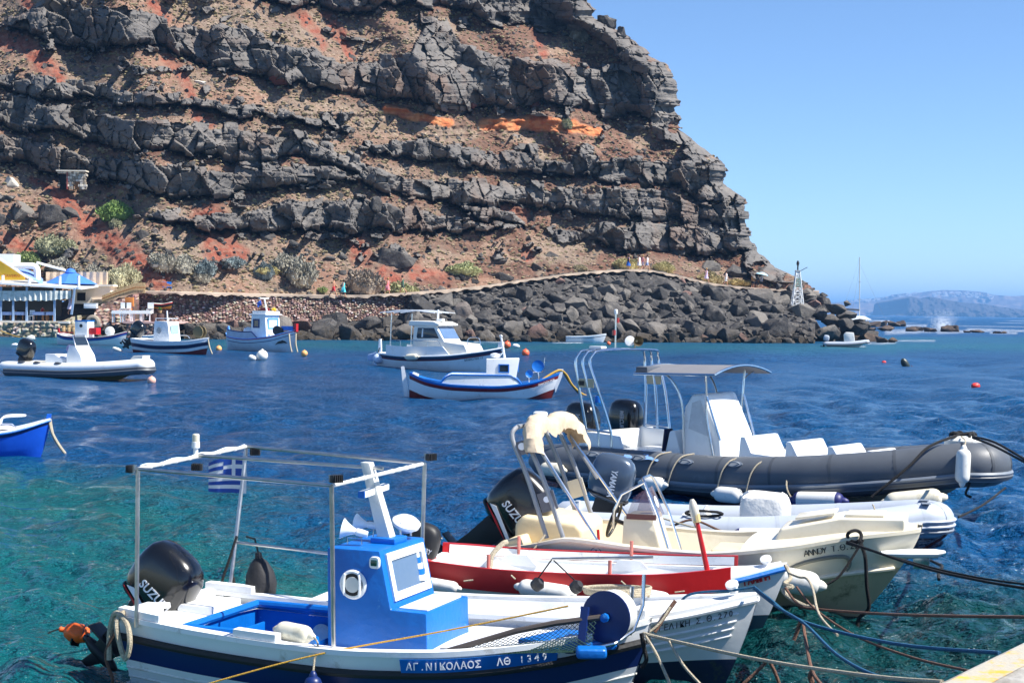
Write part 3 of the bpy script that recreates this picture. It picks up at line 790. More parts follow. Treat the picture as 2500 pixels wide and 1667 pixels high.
stone_wall('retaining_wall', [(1640, 674, 712, 175), (1740, 695, 725, 178), (1850, 706, 735, 181), (1950, 710, 738, 184)], m_drywall, 'dark dry-stone wall under the footpath near the light tower', .5, 1.0)
stone_wall('terrace_wall', [(416, 689, 713, 146), (500, 690, 715, 147), (560, 697, 716, 148)], m_drywall_red, 'low red-brown stone wall on the inner side of the footpath', .34, .8)
stone_wall('terrace_wall', [(555, 704, 717, 149), (680, 708, 718, 151), (800, 710, 722, 153)], m_drywall, 'low grey stone kerb beside the path at the grey bushes', .34, .8)
stone_wall('rubble_wall', [(735, 672, 700, 160), (780, 664, 706, 160.5), (830, 676, 712, 161)], m_drywall, 'broken white and red stone wall among the grey bushes', .34, .8)
stone_wall('rubble_wall', [(530, 672, 690, 158), (600, 664, 694, 158.5), (650, 660, 694, 159), (700, 676, 700, 160)], m_drywall, 'tumbled grey stone wall behind the blue-grey bush', .34, .8)

# ================================================================ SEA
WCOL0 = -700; WCOL1 = 3200
off = np.concatenate([np.arange(1500, 300, -3.2), np.arange(300, 26, -1.7)])
dist = FPX * CAMH / off
dist = np.concatenate([[3.0, 5.0], dist, np.geomspace(dist[-1] * 1.06, 30000, 46)])
cols = np.linspace(WCOL0, WCOL1, 760)
ang = (cols - 1250) / FPX
X = dist[:, None] * ang[None, :]; Y = np.repeat(dist[:, None], len(cols), 1)
sp = np.gradient(dist)[:, None]
zw = np.zeros(X.shape); r3 = np.random.default_rng(12)
for i in range(64):
    lam = 0.25 * (12 ** r3.random()); th = R(200) + r3.normal(0, .75)
    kx, ky = math.cos(th) * 2 * math.pi / lam, math.sin(th) * 2 * math.pi / lam
    a = 0.0072 * lam ** 0.8 * (1.15 if lam > .9 else 1)
    fade = np.clip((lam / np.maximum(sp, 1e-3) - 2.2) / 2.5, 0, 1)
    ph = kx * X + ky * Y + r3.uniform(0, 6.28)
    s_ = np.sin(ph); zw += a * fade * (s_ + .25 * np.cos(2 * ph))
for i in range(30):                               # longer wavelets that still read far out
    lam = 3.6 * (2.8 ** r3.random()); th = R(205) + r3.normal(0, .6)
    kx, ky = math.cos(th) * 2 * math.pi / lam, math.sin(th) * 2 * math.pi / lam
    ph = kx * X + ky * Y + r3.uniform(0, 6.28); fade = np.clip((lam / np.maximum(sp, 1e-3) - 2.0) / 2, 0, 1) * np.clip((Y - 34) / 36, 0, 1)
    zw += .0075 * lam ** .55 * fade * np.sin(ph)
gust = 0.55 + 0.9 * fbm(X / 9, Y / 9, 3, 55)
zw *= gust * (0.75 + .45 * np.clip((X + 6) / 12, 0, 1))
P = np.stack([X, Y, zw], -1)
m_sea, n, l = emat('sea_water')
b = n['Principled BSDF']; b.inputs['Roughness'].default_value = 0.07; b.inputs['IOR'].default_value = 1.33; b.inputs['Specular IOR Level'].default_value = .3
geo = n.new('ShaderNodeNewGeometry'); pos = geo.outputs['Position']
def nz(sc, det, vec=pos, rough=.6):
    t = n.new('ShaderNodeTexNoise'); t.inputs['Scale'].default_value = sc; t.inputs['Detail'].default_value = det; t.inputs['Roughness'].default_value = rough
    l.new(vec, t.inputs['Vector']); return t.outputs[0]
def mixc(f, a, c_):
    x = n.new('ShaderNodeMix'); x.data_type = 'RGBA'; l.new(f, x.inputs[0])
    for k_, v in ((6, a), (7, c_)):
        if isinstance(v, tuple): x.inputs[k_].default_value = v + (1,)
        else: l.new(v, x.inputs[k_])
    return x.outputs[2]
def at_(name):
    a = n.new('ShaderNodeAttribute'); a.attribute_name = name; return a.outputs['Fac']
mp = n.new('ShaderNodeMapping'); mp.inputs['Scale'].default_value = (.55, 1.5, 1); mp.inputs['Rotation'].default_value = (0, 0, R(12)); l.new(pos, mp.inputs[0])
deep = mixc(nz(.09, 4, mp.outputs[0]), S(0, 54, 96), S(0, 82, 134))
shal = mixc(nz(.5, 5, mp.outputs[0]), S(2, 66, 82), S(20, 102, 100))
green = mixc(nz(.5, 4, mp.outputs[0]), S(4, 46, 56), S(12, 68, 66))
turq = mixc(nz(.25, 4, mp.outputs[0]), S(2, 74, 104), S(10, 104, 118))
c = mixc(at_('shallow'), deep, shal); c = mixc(at_('green'), c, green); c = mixc(at_('turquoise'), c, turq)
fo = n.new('ShaderNodeMath'); fo.operation = 'MULTIPLY'; l.new(at_('foam'), fo.inputs[0])
fr = n.new('ShaderNodeMapRange'); fr.inputs[1].default_value = .47; fr.inputs[2].default_value = .62; l.new(nz(.9, 8, mp.outputs[0], .75), fr.inputs[0]); l.new(fr.outputs[0], fo.inputs[1])
c = mixc(fo.outputs[0], c, (.86, .9, .92))
l.new(c, b.inputs['Base Color'])
rf = n.new('ShaderNodeMapRange'); l.new(at_('chop'), rf.inputs[3]); rf.inputs[4].default_value = .9; l.new(fo.outputs[0], rf.inputs[0]); l.new(rf.outputs[0], b.inputs['Roughness'])
mp2 = n.new('ShaderNodeMapping'); mp2.inputs['Scale'].default_value = (.8, 1.35, 1); mp2.inputs['Rotation'].default_value = (0, 0, R(-14)); l.new(pos, mp2.inputs[0])
h1_, h2_, h3_ = nz(1.2, 3, mp2.outputs[0]), nz(3.6, 4, mp2.outputs[0]), nz(13, 3, mp2.outputs[0])
def lin(a, ka, bb, kb):
    x = n.new('ShaderNodeMath'); x.operation = 'MULTIPLY'; l.new(a, x.inputs[0]); x.inputs[1].default_value = ka
    y = n.new('ShaderNodeMath'); y.operation = 'MULTIPLY_ADD'; l.new(bb, y.inputs[0]); y.inputs[1].default_value = kb; l.new(x.outputs[0], y.inputs[2]); return y.outputs[0]
hh = lin(lin(h1_, .2, h2_, .25), 1.0, h3_, .095)
h4 = nz(.42, 5, mp2.outputs[0], .7); w4 = n.new('ShaderNodeMath'); w4.operation = 'MULTIPLY'; l.new(h4, w4.inputs[0]); l.new(at_('swell'), w4.inputs[1])
s4 = n.new('ShaderNodeMath'); s4.operation = 'ADD'; l.new(hh, s4.inputs[0]); l.new(w4.outputs[0], s4.inputs[1]); hh = s4.outputs[0]
bp = n.new('ShaderNodeBump'); l.new(at_('ripple'), bp.inputs['Strength']); bp.inputs['Distance'].default_value = 1.0
l.new(hh, bp.inputs['Height']); l.new(bp.outputs[0], b.inputs['Normal'])
me, used = grid_mesh('sea', P, m_sea, True, 0)
# depth of the water: sand shows through near the quay and along the shore
pxx = np.repeat(cols[None, :], len(dist), 0); offy = FPX * CAMH / Y
pyy = HY + (pxx - 1250) * math.tan(ROLL) + offy
bound = np.interp(pxx, [-700, 0, 500, 900, 1500, 1900, 3200], [38, 34, 29, 22, 17, 15.5, 15])
wv = (fbm(X / 6, Y / 6, 4, 66) - .5) * 12
shallow = np.clip((bound - Y + wv) / 9, 0, 1) * np.clip((1500 - pxx) / 600, 0, 1)
greenf = np.clip((18.5 - Y + wv * .3) / 4, 0, 1) * np.clip((pxx - 900) / 500, 0, 1)
dsh = YW(pxx) - pyy                                             # pixels above the waterline (negative = in front)
tq = np.clip(1 - np.abs(dsh + 9 + 6 * fbm(X / 5, Y / 5, 3, 5)) / 20, 0, 1) * (pxx < 2190)
tq = np.maximum(tq, np.clip(1 - np.abs(pyy - 846 - 8 * (fbm(X / 14, Y / 14, 3, 15) - .5)) / 20, 0, 1) * np.clip((pxx - 2100) / 60, 0, 1))
tq = np.maximum(tq, np.clip(1 - np.abs(pyy - 828) / 9, 0, 1) * np.clip((pxx - 2100) / 60, 0, 1) * .7)
foam = 1.15 * capd(pxx, pyy, [(2165, 811, 2290, 806, 6), (2290, 812, 2420, 806, 4), (2420, 812, 2480, 813, 3), (2120, 838, 2185, 837, 3), (2190, 832, 2280, 832, 2), (2210, 795, 2260, 795, 3), (2360, 803, 2500, 808, 2.5), (1160, 835, 1220, 835, 3), (1350, 838, 1420, 838, 2), (2010, 845, 2110, 846, 2)])
wc = np.clip((fbm(X / 40, Y / 12, 4, 19) - .66) * 14, 0, 1) * (Y > 230) * (pxx > 2050)
for nm, a in (('swell', np.clip((Y - 30) / 60, 0, 1) * 1.1), ('chop', np.clip(.08 + .24 * (Y - 22) / 80, .08, .33)), ('ripple', np.clip(1.1 - .1 * (Y - 25) / 100, .9, 1)), ('shallow', shallow), ('green', greenf), ('turquoise', np.clip(tq, 0, 1)), ('foam', np.clip(np.maximum(foam, wc * .8), 0, 1))):
    attr(me, nm, a.ravel()[used])
sea = tag(link('sea', me), 'deep blue harbour water turning turquoise near the quay and shore', None, None, 'structure')

# ================================================================ FAR ISLANDS
def island(name, prof, base_y, Dd, m_, label, run=.5, seed=0):
    xs = np.linspace(prof[0][0], prof[-1][0], 260); ridge = np.interp(xs, [p[0] for p in prof], [p[1] for p in prof])
    rows = []
    for t in np.linspace(0, 1, 40):
        by = HY + (xs - 1250) * math.tan(ROLL) + FPX * CAMH / Dd
        y = by * (1 - t) + ridge * t + (fbm(xs / 9, xs * 0 + t * 9, 4, seed) - .5) * 4 * math.sin(math.pi * t)
        dd = Dd * (1 + run * .12 * t ** 1.6 + .05 * (fbm(xs / 14, xs * 0 + t * 3, 4, seed + 3) - .5))
        rows.append(aty_v(xs, y, dd))
    rows.append(rows[-1] + np.array([0, Dd * .1, -20]))
    P = np.array(rows); P[0, :, 2] = -3
    me, _ = grid_mesh(name, P, m_, True, 0)
    return tag(link(name, me), label, None, None, 'structure'), P
m_far = mat('far_land', S(100, 86, 78), .95, 0, .35, .004, coords='World', wear=S(150, 126, 104), wamt=.45, wscale=.006)
m_far2 = mat('far_dark_land', S(58, 50, 47), .95, 0, .3, .006, coords='World', wear=S(120, 94, 76), wamt=.38, wscale=.004)
isl, IP = island('far_island', [(1900, 745), (2040, 738), (2100, 734), (2150, 730), (2180, 722), (2230, 717), (2270, 711), (2300, 708), (2350, 709), (2400, 713), (2425, 720), (2470, 723), (2500, 722), (2600, 724), (2800, 735), (3100, 750)], 771, 8200, m_far, 'long hazy far island with white villages along its ridge', 1.0, 3)
isl2, _ = island('near_islet', [(2186, 768), (2205, 762), (2213, 752), (2216, 732), (2222, 724), (2236, 726), (2250, 730), (2268, 725), (2285, 727), (2310, 732), (2345, 738), (2400, 742), (2450, 750), (2500, 756), (2600, 764), (2700, 771)], 771, 5600, m_far2, 'dark hazy headland with a vertical cliff in front of the far island', .6, 9)
m_white = mat('whitewash', S(240, 238, 232), .8, 0, .04, 2)
mb = MB(); rv = random.Random(4)
for i in range(240):
    x = rv.choice([rv.uniform(2110, 2250), rv.uniform(2060, 2200), rv.uniform(2280, 2380), rv.uniform(2380, 2420), rv.uniform(2385, 2410)])
    j = int(np.clip((x - 1900) / 1200 * 259, 0, 259)); t = 39 - int(abs(rv.gauss(0, 1.6))) if x < 2260 else rv.choice([33, 34, 32, 35, 30, 29])
    p = IP[t, j]; mb.box((p[0] + rv.uniform(-10, 10), p[1] - 30, p[2] + 3), (rv.uniform(8, 22), 14, rv.uniform(6, 11)))
o = mb.build('white_houses', m_white, isl, False); o['kind'] = 'stuff'
mb = MB()
for i in range(90):
    x = rv.uniform(2388, 2412); t = rv.randint(25, 35); p = IP[t, int((x - 1900) / 1200 * 259)]
    mb.box((p[0], p[1] - 40, p[2]), (14, 20, 16))
o = mb.build('pale_quarry', mat('quarry_stone', S(224, 206, 186), .9, 0, .1, .01), isl, False); o['kind'] = 'stuff'

# reef beyond the point
m_reef = mat('reef_rock', S(70, 58, 50), .85, 0, .4, .8, .9, 2.0, coords='World', wear=S(112, 92, 76), wamt=.42, wscale=1.2)
reef_me = []
for s in range(5):
    me = BMESH[s].copy(); me.materials[0] = m_reef; reef_me.append(me)
reef = tag(empty('reef', tuple(onz(2180, 812))), 'low brown reef of wave-washed rocks beyond the headland', None, None, 'structure')
def reef_rock(x, y, w, h, par=reef):
    p = onz(x, y); s_ = mpp(p[1]); base = Vector(reef.location)
    link('reef_rock', rb.choice(reef_me), par, Vector(p) - base + Vector((0, 0, h * s_ * .25)), (0, 0, rb.uniform(0, 6)), (w * s_ * .55, w * s_ * .4, h * s_ * .75))
for a in [(2100, 800, 60, 20), (2130, 798, 50, 22), (2155, 797, 46, 24), (2180, 797, 50, 22), (2200, 797, 40, 20), (2120, 812, 60, 26), (2160, 808, 50, 20), (2225, 809, 40, 16), (2245, 808, 44, 20), (2270, 810, 46, 18), (2312, 810, 44, 22), (2328, 810, 40, 22), (2362, 812, 34, 9), (2385, 812, 36, 12), (2435, 814, 34, 9), (2450, 814, 26, 8), (2150, 836, 50, 26), (2178, 836, 36, 18), (2120, 834, 60, 30), (2090, 832, 60, 34), (2060, 830, 60, 40), (2035, 822, 50, 36)]:
    reef_rock(*a)
# point of the headland: stones stepping down to the tip
def point_rock(x, y, Y, w, h):
    p = aty(x, y, Y); s_ = mpp(Y)
    link('boulder', rb.choice(BMESH), shore, p, (rb.uniform(-.3, .3), rb.uniform(-.3, .3), rb.uniform(0, 6)), (w * s_ * .56, w * s_ * .45, h * s_ * .62))
for (x, y, w, h) in [(1985, 728, 60, 36), (2015, 738, 55, 34), (2040, 752, 60, 36), (2065, 768, 60, 36), (1960, 760, 70, 50), (1995, 770, 70, 50), (2030, 785, 70, 46), (2065, 795, 60, 40), (2095, 805, 60, 36), (1975, 800, 80, 56), (2020, 812, 80, 50), (2060, 818, 60, 40), (2090, 785, 50, 30), (2110, 795, 50, 28), (1940, 790, 80, 56), (1985, 745, 50, 30), (2010, 757, 56, 34), (2005, 825, 80, 36), (2050, 830, 70, 30), (1960, 830, 70, 36), (2120, 815, 60, 30), (1935, 706, 40, 26), (1960, 716, 40, 26), (1925, 722, 50, 30), (1950, 735, 50, 30), (1985, 735, 50, 34), (1900, 700, 36, 22), (2068, 742, 22, 20), (1975, 712, 26, 20), (2012, 722, 26, 18)]:
    point_rock(x, y, (177 if y < 752 else 168) + rb.uniform(-3, 3), w, h)
m_foam = mat('sea_foam', (.9, .93, .95), .8, 0, .02, 3)
mb = MB(); r4 = random.Random(6); base = onz(2297, 808)
for i in range(3200):
    t = r4.random(); sx = r4.gauss(0, .22 + .9 * t * .8); hgt = (t ** .8) * r4.uniform(.2, 1) * 4.2
    p = base + np.array([sx * 1.6 + .5 * hgt * .25, r4.gauss(0, .5), hgt]); r_ = r4.uniform(.015, .065) * (1.25 - t * .7)
    M = Matrix.LocRotScale(Vector(p), None, Vector((r_, r_, r_)))
    mb.add([M @ Vector(v) for v in ((1, 0, 0), (-1, 0, 0), (0, 1, 0), (0, -1, 0), (0, 0, 1), (0, 0, -1))], [(0, 2, 4), (2, 1, 4), (1, 3, 4), (3, 0, 4), (2, 0, 5), (1, 2, 5), (3, 1, 5), (0, 3, 5)])
tag(mb.build('wave_splash', m_foam, None, False), 'white spray of a wave breaking on the reef', 'spray', None, 'stuff')

# ================================================================ HAZE
m_haze, n, l = emat('haze_air')
for nd in list(n):
    if nd.type == 'BSDF_PRINCIPLED': n.remove(nd)
pv = n.new('ShaderNodeVolumePrincipled')
pv.inputs['Color'].default_value = (.22, .52, 1.0, 1)
pv.inputs['Density'].default_value = 1.5e-4
pv.inputs['Anisotropy'].default_value = 0.0
l.new(pv.outputs[0], [x for x in n if x.type == 'OUTPUT_MATERIAL'][0].inputs['Volume'])
mb = MB(); mb.box((0, 14000, 74), (36000, 34000, 152))
tag(mb.build('haze', m_haze, None, False), 'thin blue sea haze over the bay', None, None, 'stuff')

# ================================================================ BOAT BUILDING BLOCKS
WHITE = mat('white_paint', S(236, 237, 236), .42, 0, .05, 1.5, .12, 9, wear=S(172, 164, 148), wamt=.33, wscale=4.2, wsharp=.09)
GEL = mat('white_gelcoat', S(238, 240, 240), .28, 0, .04, 1.2, 0, coat=.3, wear=S(206, 204, 196), wamt=.32, wscale=2.5, wsharp=.12)
OFFW = mat('aged_white', S(214, 214, 208), .55, 0, .08, 2.2, .15, 14, wear=S(160, 150, 132), wamt=.36, wscale=5, wsharp=.1)
BLUE = mat('blue_paint', S(4, 104, 190), .4, 0, .14, 2.6, .3, 14, wear=S(70, 140, 200), wamt=.335, wscale=9, wsharp=.035)
NAVY = mat('navy_paint', S(16, 40, 98), .4, 0, .12, 2.5, .1, 10, wear=S(70, 84, 120), wamt=.27, wscale=8, wsharp=.05)
DNAVY = mat('antifouling_navy', S(20, 38, 72), .6, 0, .15, 3, .2, 14, wear=S(70, 78, 60), wamt=.36, wscale=4)
RED = mat('red_paint', S(186, 26, 30), .4, 0, .12, 2.4, .15, 14, wear=S(214, 120, 108), wamt=.26, wscale=9, wsharp=.04)
DRED = mat('antifouling_red', S(112, 26, 26), .6, 0, .2, 3)
CREAM = mat('cream_gelcoat', S(234, 225, 202), .3, 0, .05, 1.2, 0, coat=.25, wear=S(208, 196, 168), wamt=.36, wscale=3, wsharp=.12)
CREAMV = mat('cream_vinyl', S(224, 206, 168), .55, 0, .08, 3, .1, 30)
BEIGE = mat('beige_canvas', S(198, 180, 156), .95, 0, .12, 7, .8, 12)
DGREY = mat('dark_grey_rubber', S(84, 89, 96), .5, 0, .1, 2, .06, 40, wear=S(104, 110, 118), wamt=.3, wscale=3, wsharp=.1)
MGREY = mat('mid_grey_rubber', S(120, 128, 138), .5, 0, .08, 2, .06, 40)
LGREY = mat('light_grey_rubber', S(172, 180, 192), .5, 0, .05, 2, .05, 40, wear=S(160, 166, 176), wamt=.3, wscale=3, wsharp=.1)
CHAR = mat('black_rubber', S(34, 34, 36), .65, 0, .2, 5, .2, 30)
BLACK = mat('black_gloss', S(16, 17, 20), .22, 0, .15, 3, 0, coat=.5)
BLACKM = mat('black_plastic', S(24, 25, 28), .5, 0, .2, 4, .05, 40)
GUN = mat('blue_grey_cowl', S(78, 92, 110), .25, .3, .06, 2, 0, coat=.5)
STEEL = mat('stainless_steel', (.72, .73, .74), .2, 1, .06, 6)
ALU = mat('galvanised_pipe', (.52, .51, .49), .36, 1, .15, 12, .1, 30, wear=S(120, 92, 70), wamt=.26, wscale=14)
SATIN = mat('grey_painted_tube', S(150, 152, 156), .4, .35, .1, 5)
FEND = mat('fender_vinyl', S(226, 226, 220), .45, 0, .04, 4, .04, 20, wear=S(186, 180, 162), wamt=.34, wscale=5, wsharp=.1)
FEND2 = mat('fender_vinyl_old', S(218, 212, 192), .5, 0, .06, 4, .04, 20, wear=S(172, 162, 134), wamt=.36, wscale=5, wsharp=.1)
FCAP = mat('fender_navy_cap', S(28, 34, 96), .45, 0, .1, 4)
ROPEW = mat('pale_rope', S(186, 174, 150), .9, 0, .3, 60, .8, 140, coords='Object')
ROPEB = mat('black_rope', S(24, 24, 26), .85, 0, .3, 60, .8, 140)
ROPEBL = mat('blue_rope', S(24, 92, 128), .85, 0, .3, 60, .8, 140)
ROPEBR = mat('brown_rope', S(116, 84, 68), .9, 0, .35, 60, .8, 140)
ROPEY = mat('yellow_rope', S(206, 160, 60), .8, 0, .2, 60, .8, 140)
ORANGE = mat('orange_float', S(240, 100, 30), .45, 0, .08, 5, .1, 20)
PINK = mat('faded_pink_float', S(228, 176, 156), .5, 0, .08, 5)
CORAL = mat('coral_float', S(244, 110, 70), .45, 0, .08, 3)
PEACH = mat('peach_float', S(240, 176, 106), .5, 0, .1, 4)
WHT = mat('lettering_white', S(232, 234, 238), .5, 0, .03, 4)
BLK = mat('lettering_black', S(26, 26, 28), .5, 0, .05, 4)
REDL = mat('lettering_red', S(196, 30, 34), .5, 0, .05, 4)
WOOD = mat('wood_brown', S(150, 104, 60), .7, 0, .2, 6, .3, 20)
GREENL = mat('green_lens', S(10, 66, 56), .2, 0, .1, 3, coat=.5)
YEL = mat('yellow_paint', S(244, 190, 40), .6, 0, .06, 2)
def glass_mat(name, tint, alpha, rough=.05):
    m, n, l = emat(name); b = n['Principled BSDF']
    b.inputs['Base Color'].default_value = tint + (1,); b.inputs['Roughness'].default_value = rough; b.inputs['Alpha'].default_value = alpha
    b.inputs['Coat Weight'].default_value = .6
    t = n.new('ShaderNodeTexNoise'); t.inputs['Scale'].default_value = 5; r_ = n.new('ShaderNodeMapRange'); r_.inputs[3].default_value = rough; r_.inputs[4].default_value = rough + .15
    l.new(t.outputs[0], r_.inputs[0]); l.new(r_.outputs[0], b.inputs['Roughness'])
    return m
GLASS = glass_mat('dirty_glass', S(120, 136, 140), .55, .08)
DGLASS = glass_mat('dark_glass', S(40, 50, 60), .9, .06)
SMOKE = glass_mat('smoked_acrylic', S(104, 84, 104), .5, .05)

class Boat:
    def __init__(s, name, label, cat, x, y, yaw, group=None, k=1.0, heel=0.0, trim=0.0, z=0.0):
        s.o = Vector((x, y, z)); s.yaw = yaw; s.k = k
        s.root = thing(name, label, cat, (x, y, z), yaw, group)
        s.root.rotation_euler = (heel, trim, yaw)
        s.root.scale = (k, k, k)
        s.M = Matrix.LocRotScale(s.o, s.root.rotation_euler, Vector((k, k, k)))
    def w(s, x, y, z): return s.M @ Vector((x, y, z))
    def hull(s, L, hb, sz, kz=-.25, a=.38, abow=.95, rake=.35, srake=0.0, n=44, ta=.62):
        s.L = L; s.hb = Curve1(hb); s.sz = Curve1(sz); s.kz = kz; s.a = a; s.ab = abow; s.rake = rake; s.sr = srake; s.n = n; s.ta = ta
    def pt(s, t, w, sd, inset=0.0, dz=0.0):
        q = max(0, (t - s.ta) / (1 - s.ta)); q = q * q * (3 - 2 * q)
        a = s.a * (1 - q) + s.ab * q
        kz = s.kz * (1 - .15 * q); z = kz + (float(s.sz(t)) - kz) * w
        y = max(0.0, float(s.hb(t)) * max(w, 1e-4) ** a - inset)
        x = s.L * t - s.rake * (1 - w) ** 1.25 * q - s.sr * (1 - w) * max(0, 1 - t * 5) * -1
        return Vector((x, sd * y, z + dz))
    def wz(s, t, dz):                     # w at dz below the sheer
        h = float(s.sz(t)) - s.kz; return max(0.0, 1 - dz / h)
    def wabs(s, t, z): return min(1, max(0, (z - s.kz) / (float(s.sz(t)) - s.kz)))
    def line(s, w, sd, t0=0, t1=1, n=None, inset=0.0, dz=0.0):
        f = w if callable(w) else (lambda t: w)
        return [s.pt(t, f(t), sd, inset, dz) for t in np.linspace(t0, t1, n or s.n)]
    def band(s, name, w0, w1, m, rows=5, t0=0, t1=1, parent=None, transom=True, out=0.0):
        f0 = w0 if callable(w0) else (lambda t: w0); f1 = w1 if callable(w1) else (lambda t: w1)
        mb = MB()
        for sd in (-1, 1):
            R_ = []
            for i in range(rows + 1):
                u = i / rows
                R_.append(s.line(lambda t: f0(t) * (1 - u) + f1(t) * u, sd, t0, t1, inset=-out))
            mb.sheet(R_ if sd < 0 else R_[::-1])
        if transom and t0 == 0:
            A = [s.pt(0, f0(0) + (f1(0) - f0(0)) * i / rows, -1, -out) for i in range(rows + 1)]; B = [Vector((p.x, -p.y, p.z)) for p in A]
            mb.strip(B, A)
        return mb.build(name, m, parent or s.root, True, 40)
    def rail(s, name, w, m, r=.025, t0=0, t1=1, out=.012, dz=0.0, flat=1.0, parent=None, both=True, n=8):
        mb = MB()
        for sd in ((-1, 1) if both else (-1,)):
            mb.tube(s.line(w, sd, t0, t1, inset=-out, dz=dz), r, n, True, False, flat)
        return mb.build(name, m, parent or s.root)
    def gunwale(s, name, m, wid=.07, th=.03, t0=0, t1=1, out=.015, stern=True):
        mb = MB()
        for sd in (-1, 1):
            a = s.line(1, sd, t0, t1, inset=-out); b_ = s.line(1, sd, t0, t1, inset=wid)
            c_ = [p + Vector((0, 0, th)) for p in a]; d_ = [p + Vector((0, 0, th)) for p in b_]
            seq = [a, c_, d_, b_, a]
            for u, v in zip(seq[:-1], seq[1:]): mb.strip(u, v) if sd > 0 else mb.strip(v, u)
        if stern and t0 == 0:
            h = float(s.hb(0)); z = float(s.sz(0)); mb.box((wid * .4, 0, z + th / 2 + .002), (wid, 2 * h, th))
        return mb.build(name, m, s.root, True, 30)
    def inner(s, name, fz, m, inset=.07, t0=0.01, t1=.97, floor=True, fname='floor', fm=None):
        mb = MB()
        for sd in (-1, 1):
            a = s.line(1, sd, t0, t1, inset=inset, dz=.0); b_ = []
            for t in np.linspace(t0, t1, s.n):
                w = s.wabs(t, fz); p = s.pt(t, w, sd, inset); b_.append(Vector((p.x, p.y, max(p.z, fz))))
            mb.strip(a, b_) if sd < 0 else mb.strip(b_, a)
        a0, b0 = s.pt(t0, 1, -1, inset), s.pt(t0, s.wabs(t0, fz), -1, inset)
        mb.strip([a0, b0], [Vector((a0.x, -a0.y, a0.z)), Vector((b0.x, -b0.y, b0.z))])
        o = mb.build(name, m, s.root)
        if floor:
            rows = []
            for t in np.linspace(t0, t1, s.n):
                p = s.pt(t, s.wabs(t, fz), -1, inset)
                rows.append([Vector((p.x, -p.y * u, max(p.z, fz))) for u in np.linspace(-1, 1, 7)])
            f = MB(); f.sheet(rows); f.build(fname, fm or m, s.root)
        return o
    def deck(s, name, dz, m, t0, t1, inset=.03, crown=.02, hole=None, nt=40, nu=26, parent=None):
        ts = np.linspace(t0, t1, nt); P = np.zeros((nt, nu, 3))
        for i, t in enumerate(ts):
            p = s.pt(t, s.wz(t, dz), -1, inset)
            for j, u in enumerate(np.linspace(-1, 1, nu)): P[i, j] = (p.x, -p.y * u * -1, p.z + crown * (1 - u * u))
        mask = None
        if hole:
            cx = (P[:-1, :-1] + P[1:, 1:]) / 2
            mask = ~((cx[..., 0] > hole[0]) & (cx[..., 0] < hole[1]) & (cx[..., 1] > hole[2]) & (cx[..., 1] < hole[3]))
        me, _ = grid_mesh(name, P, m, True, 0, mask)
        return link(name, me, parent or s.root)
    def add(s, mb, name, m, parent=None, **k): return mb.build(name, m, parent or s.root, **k)

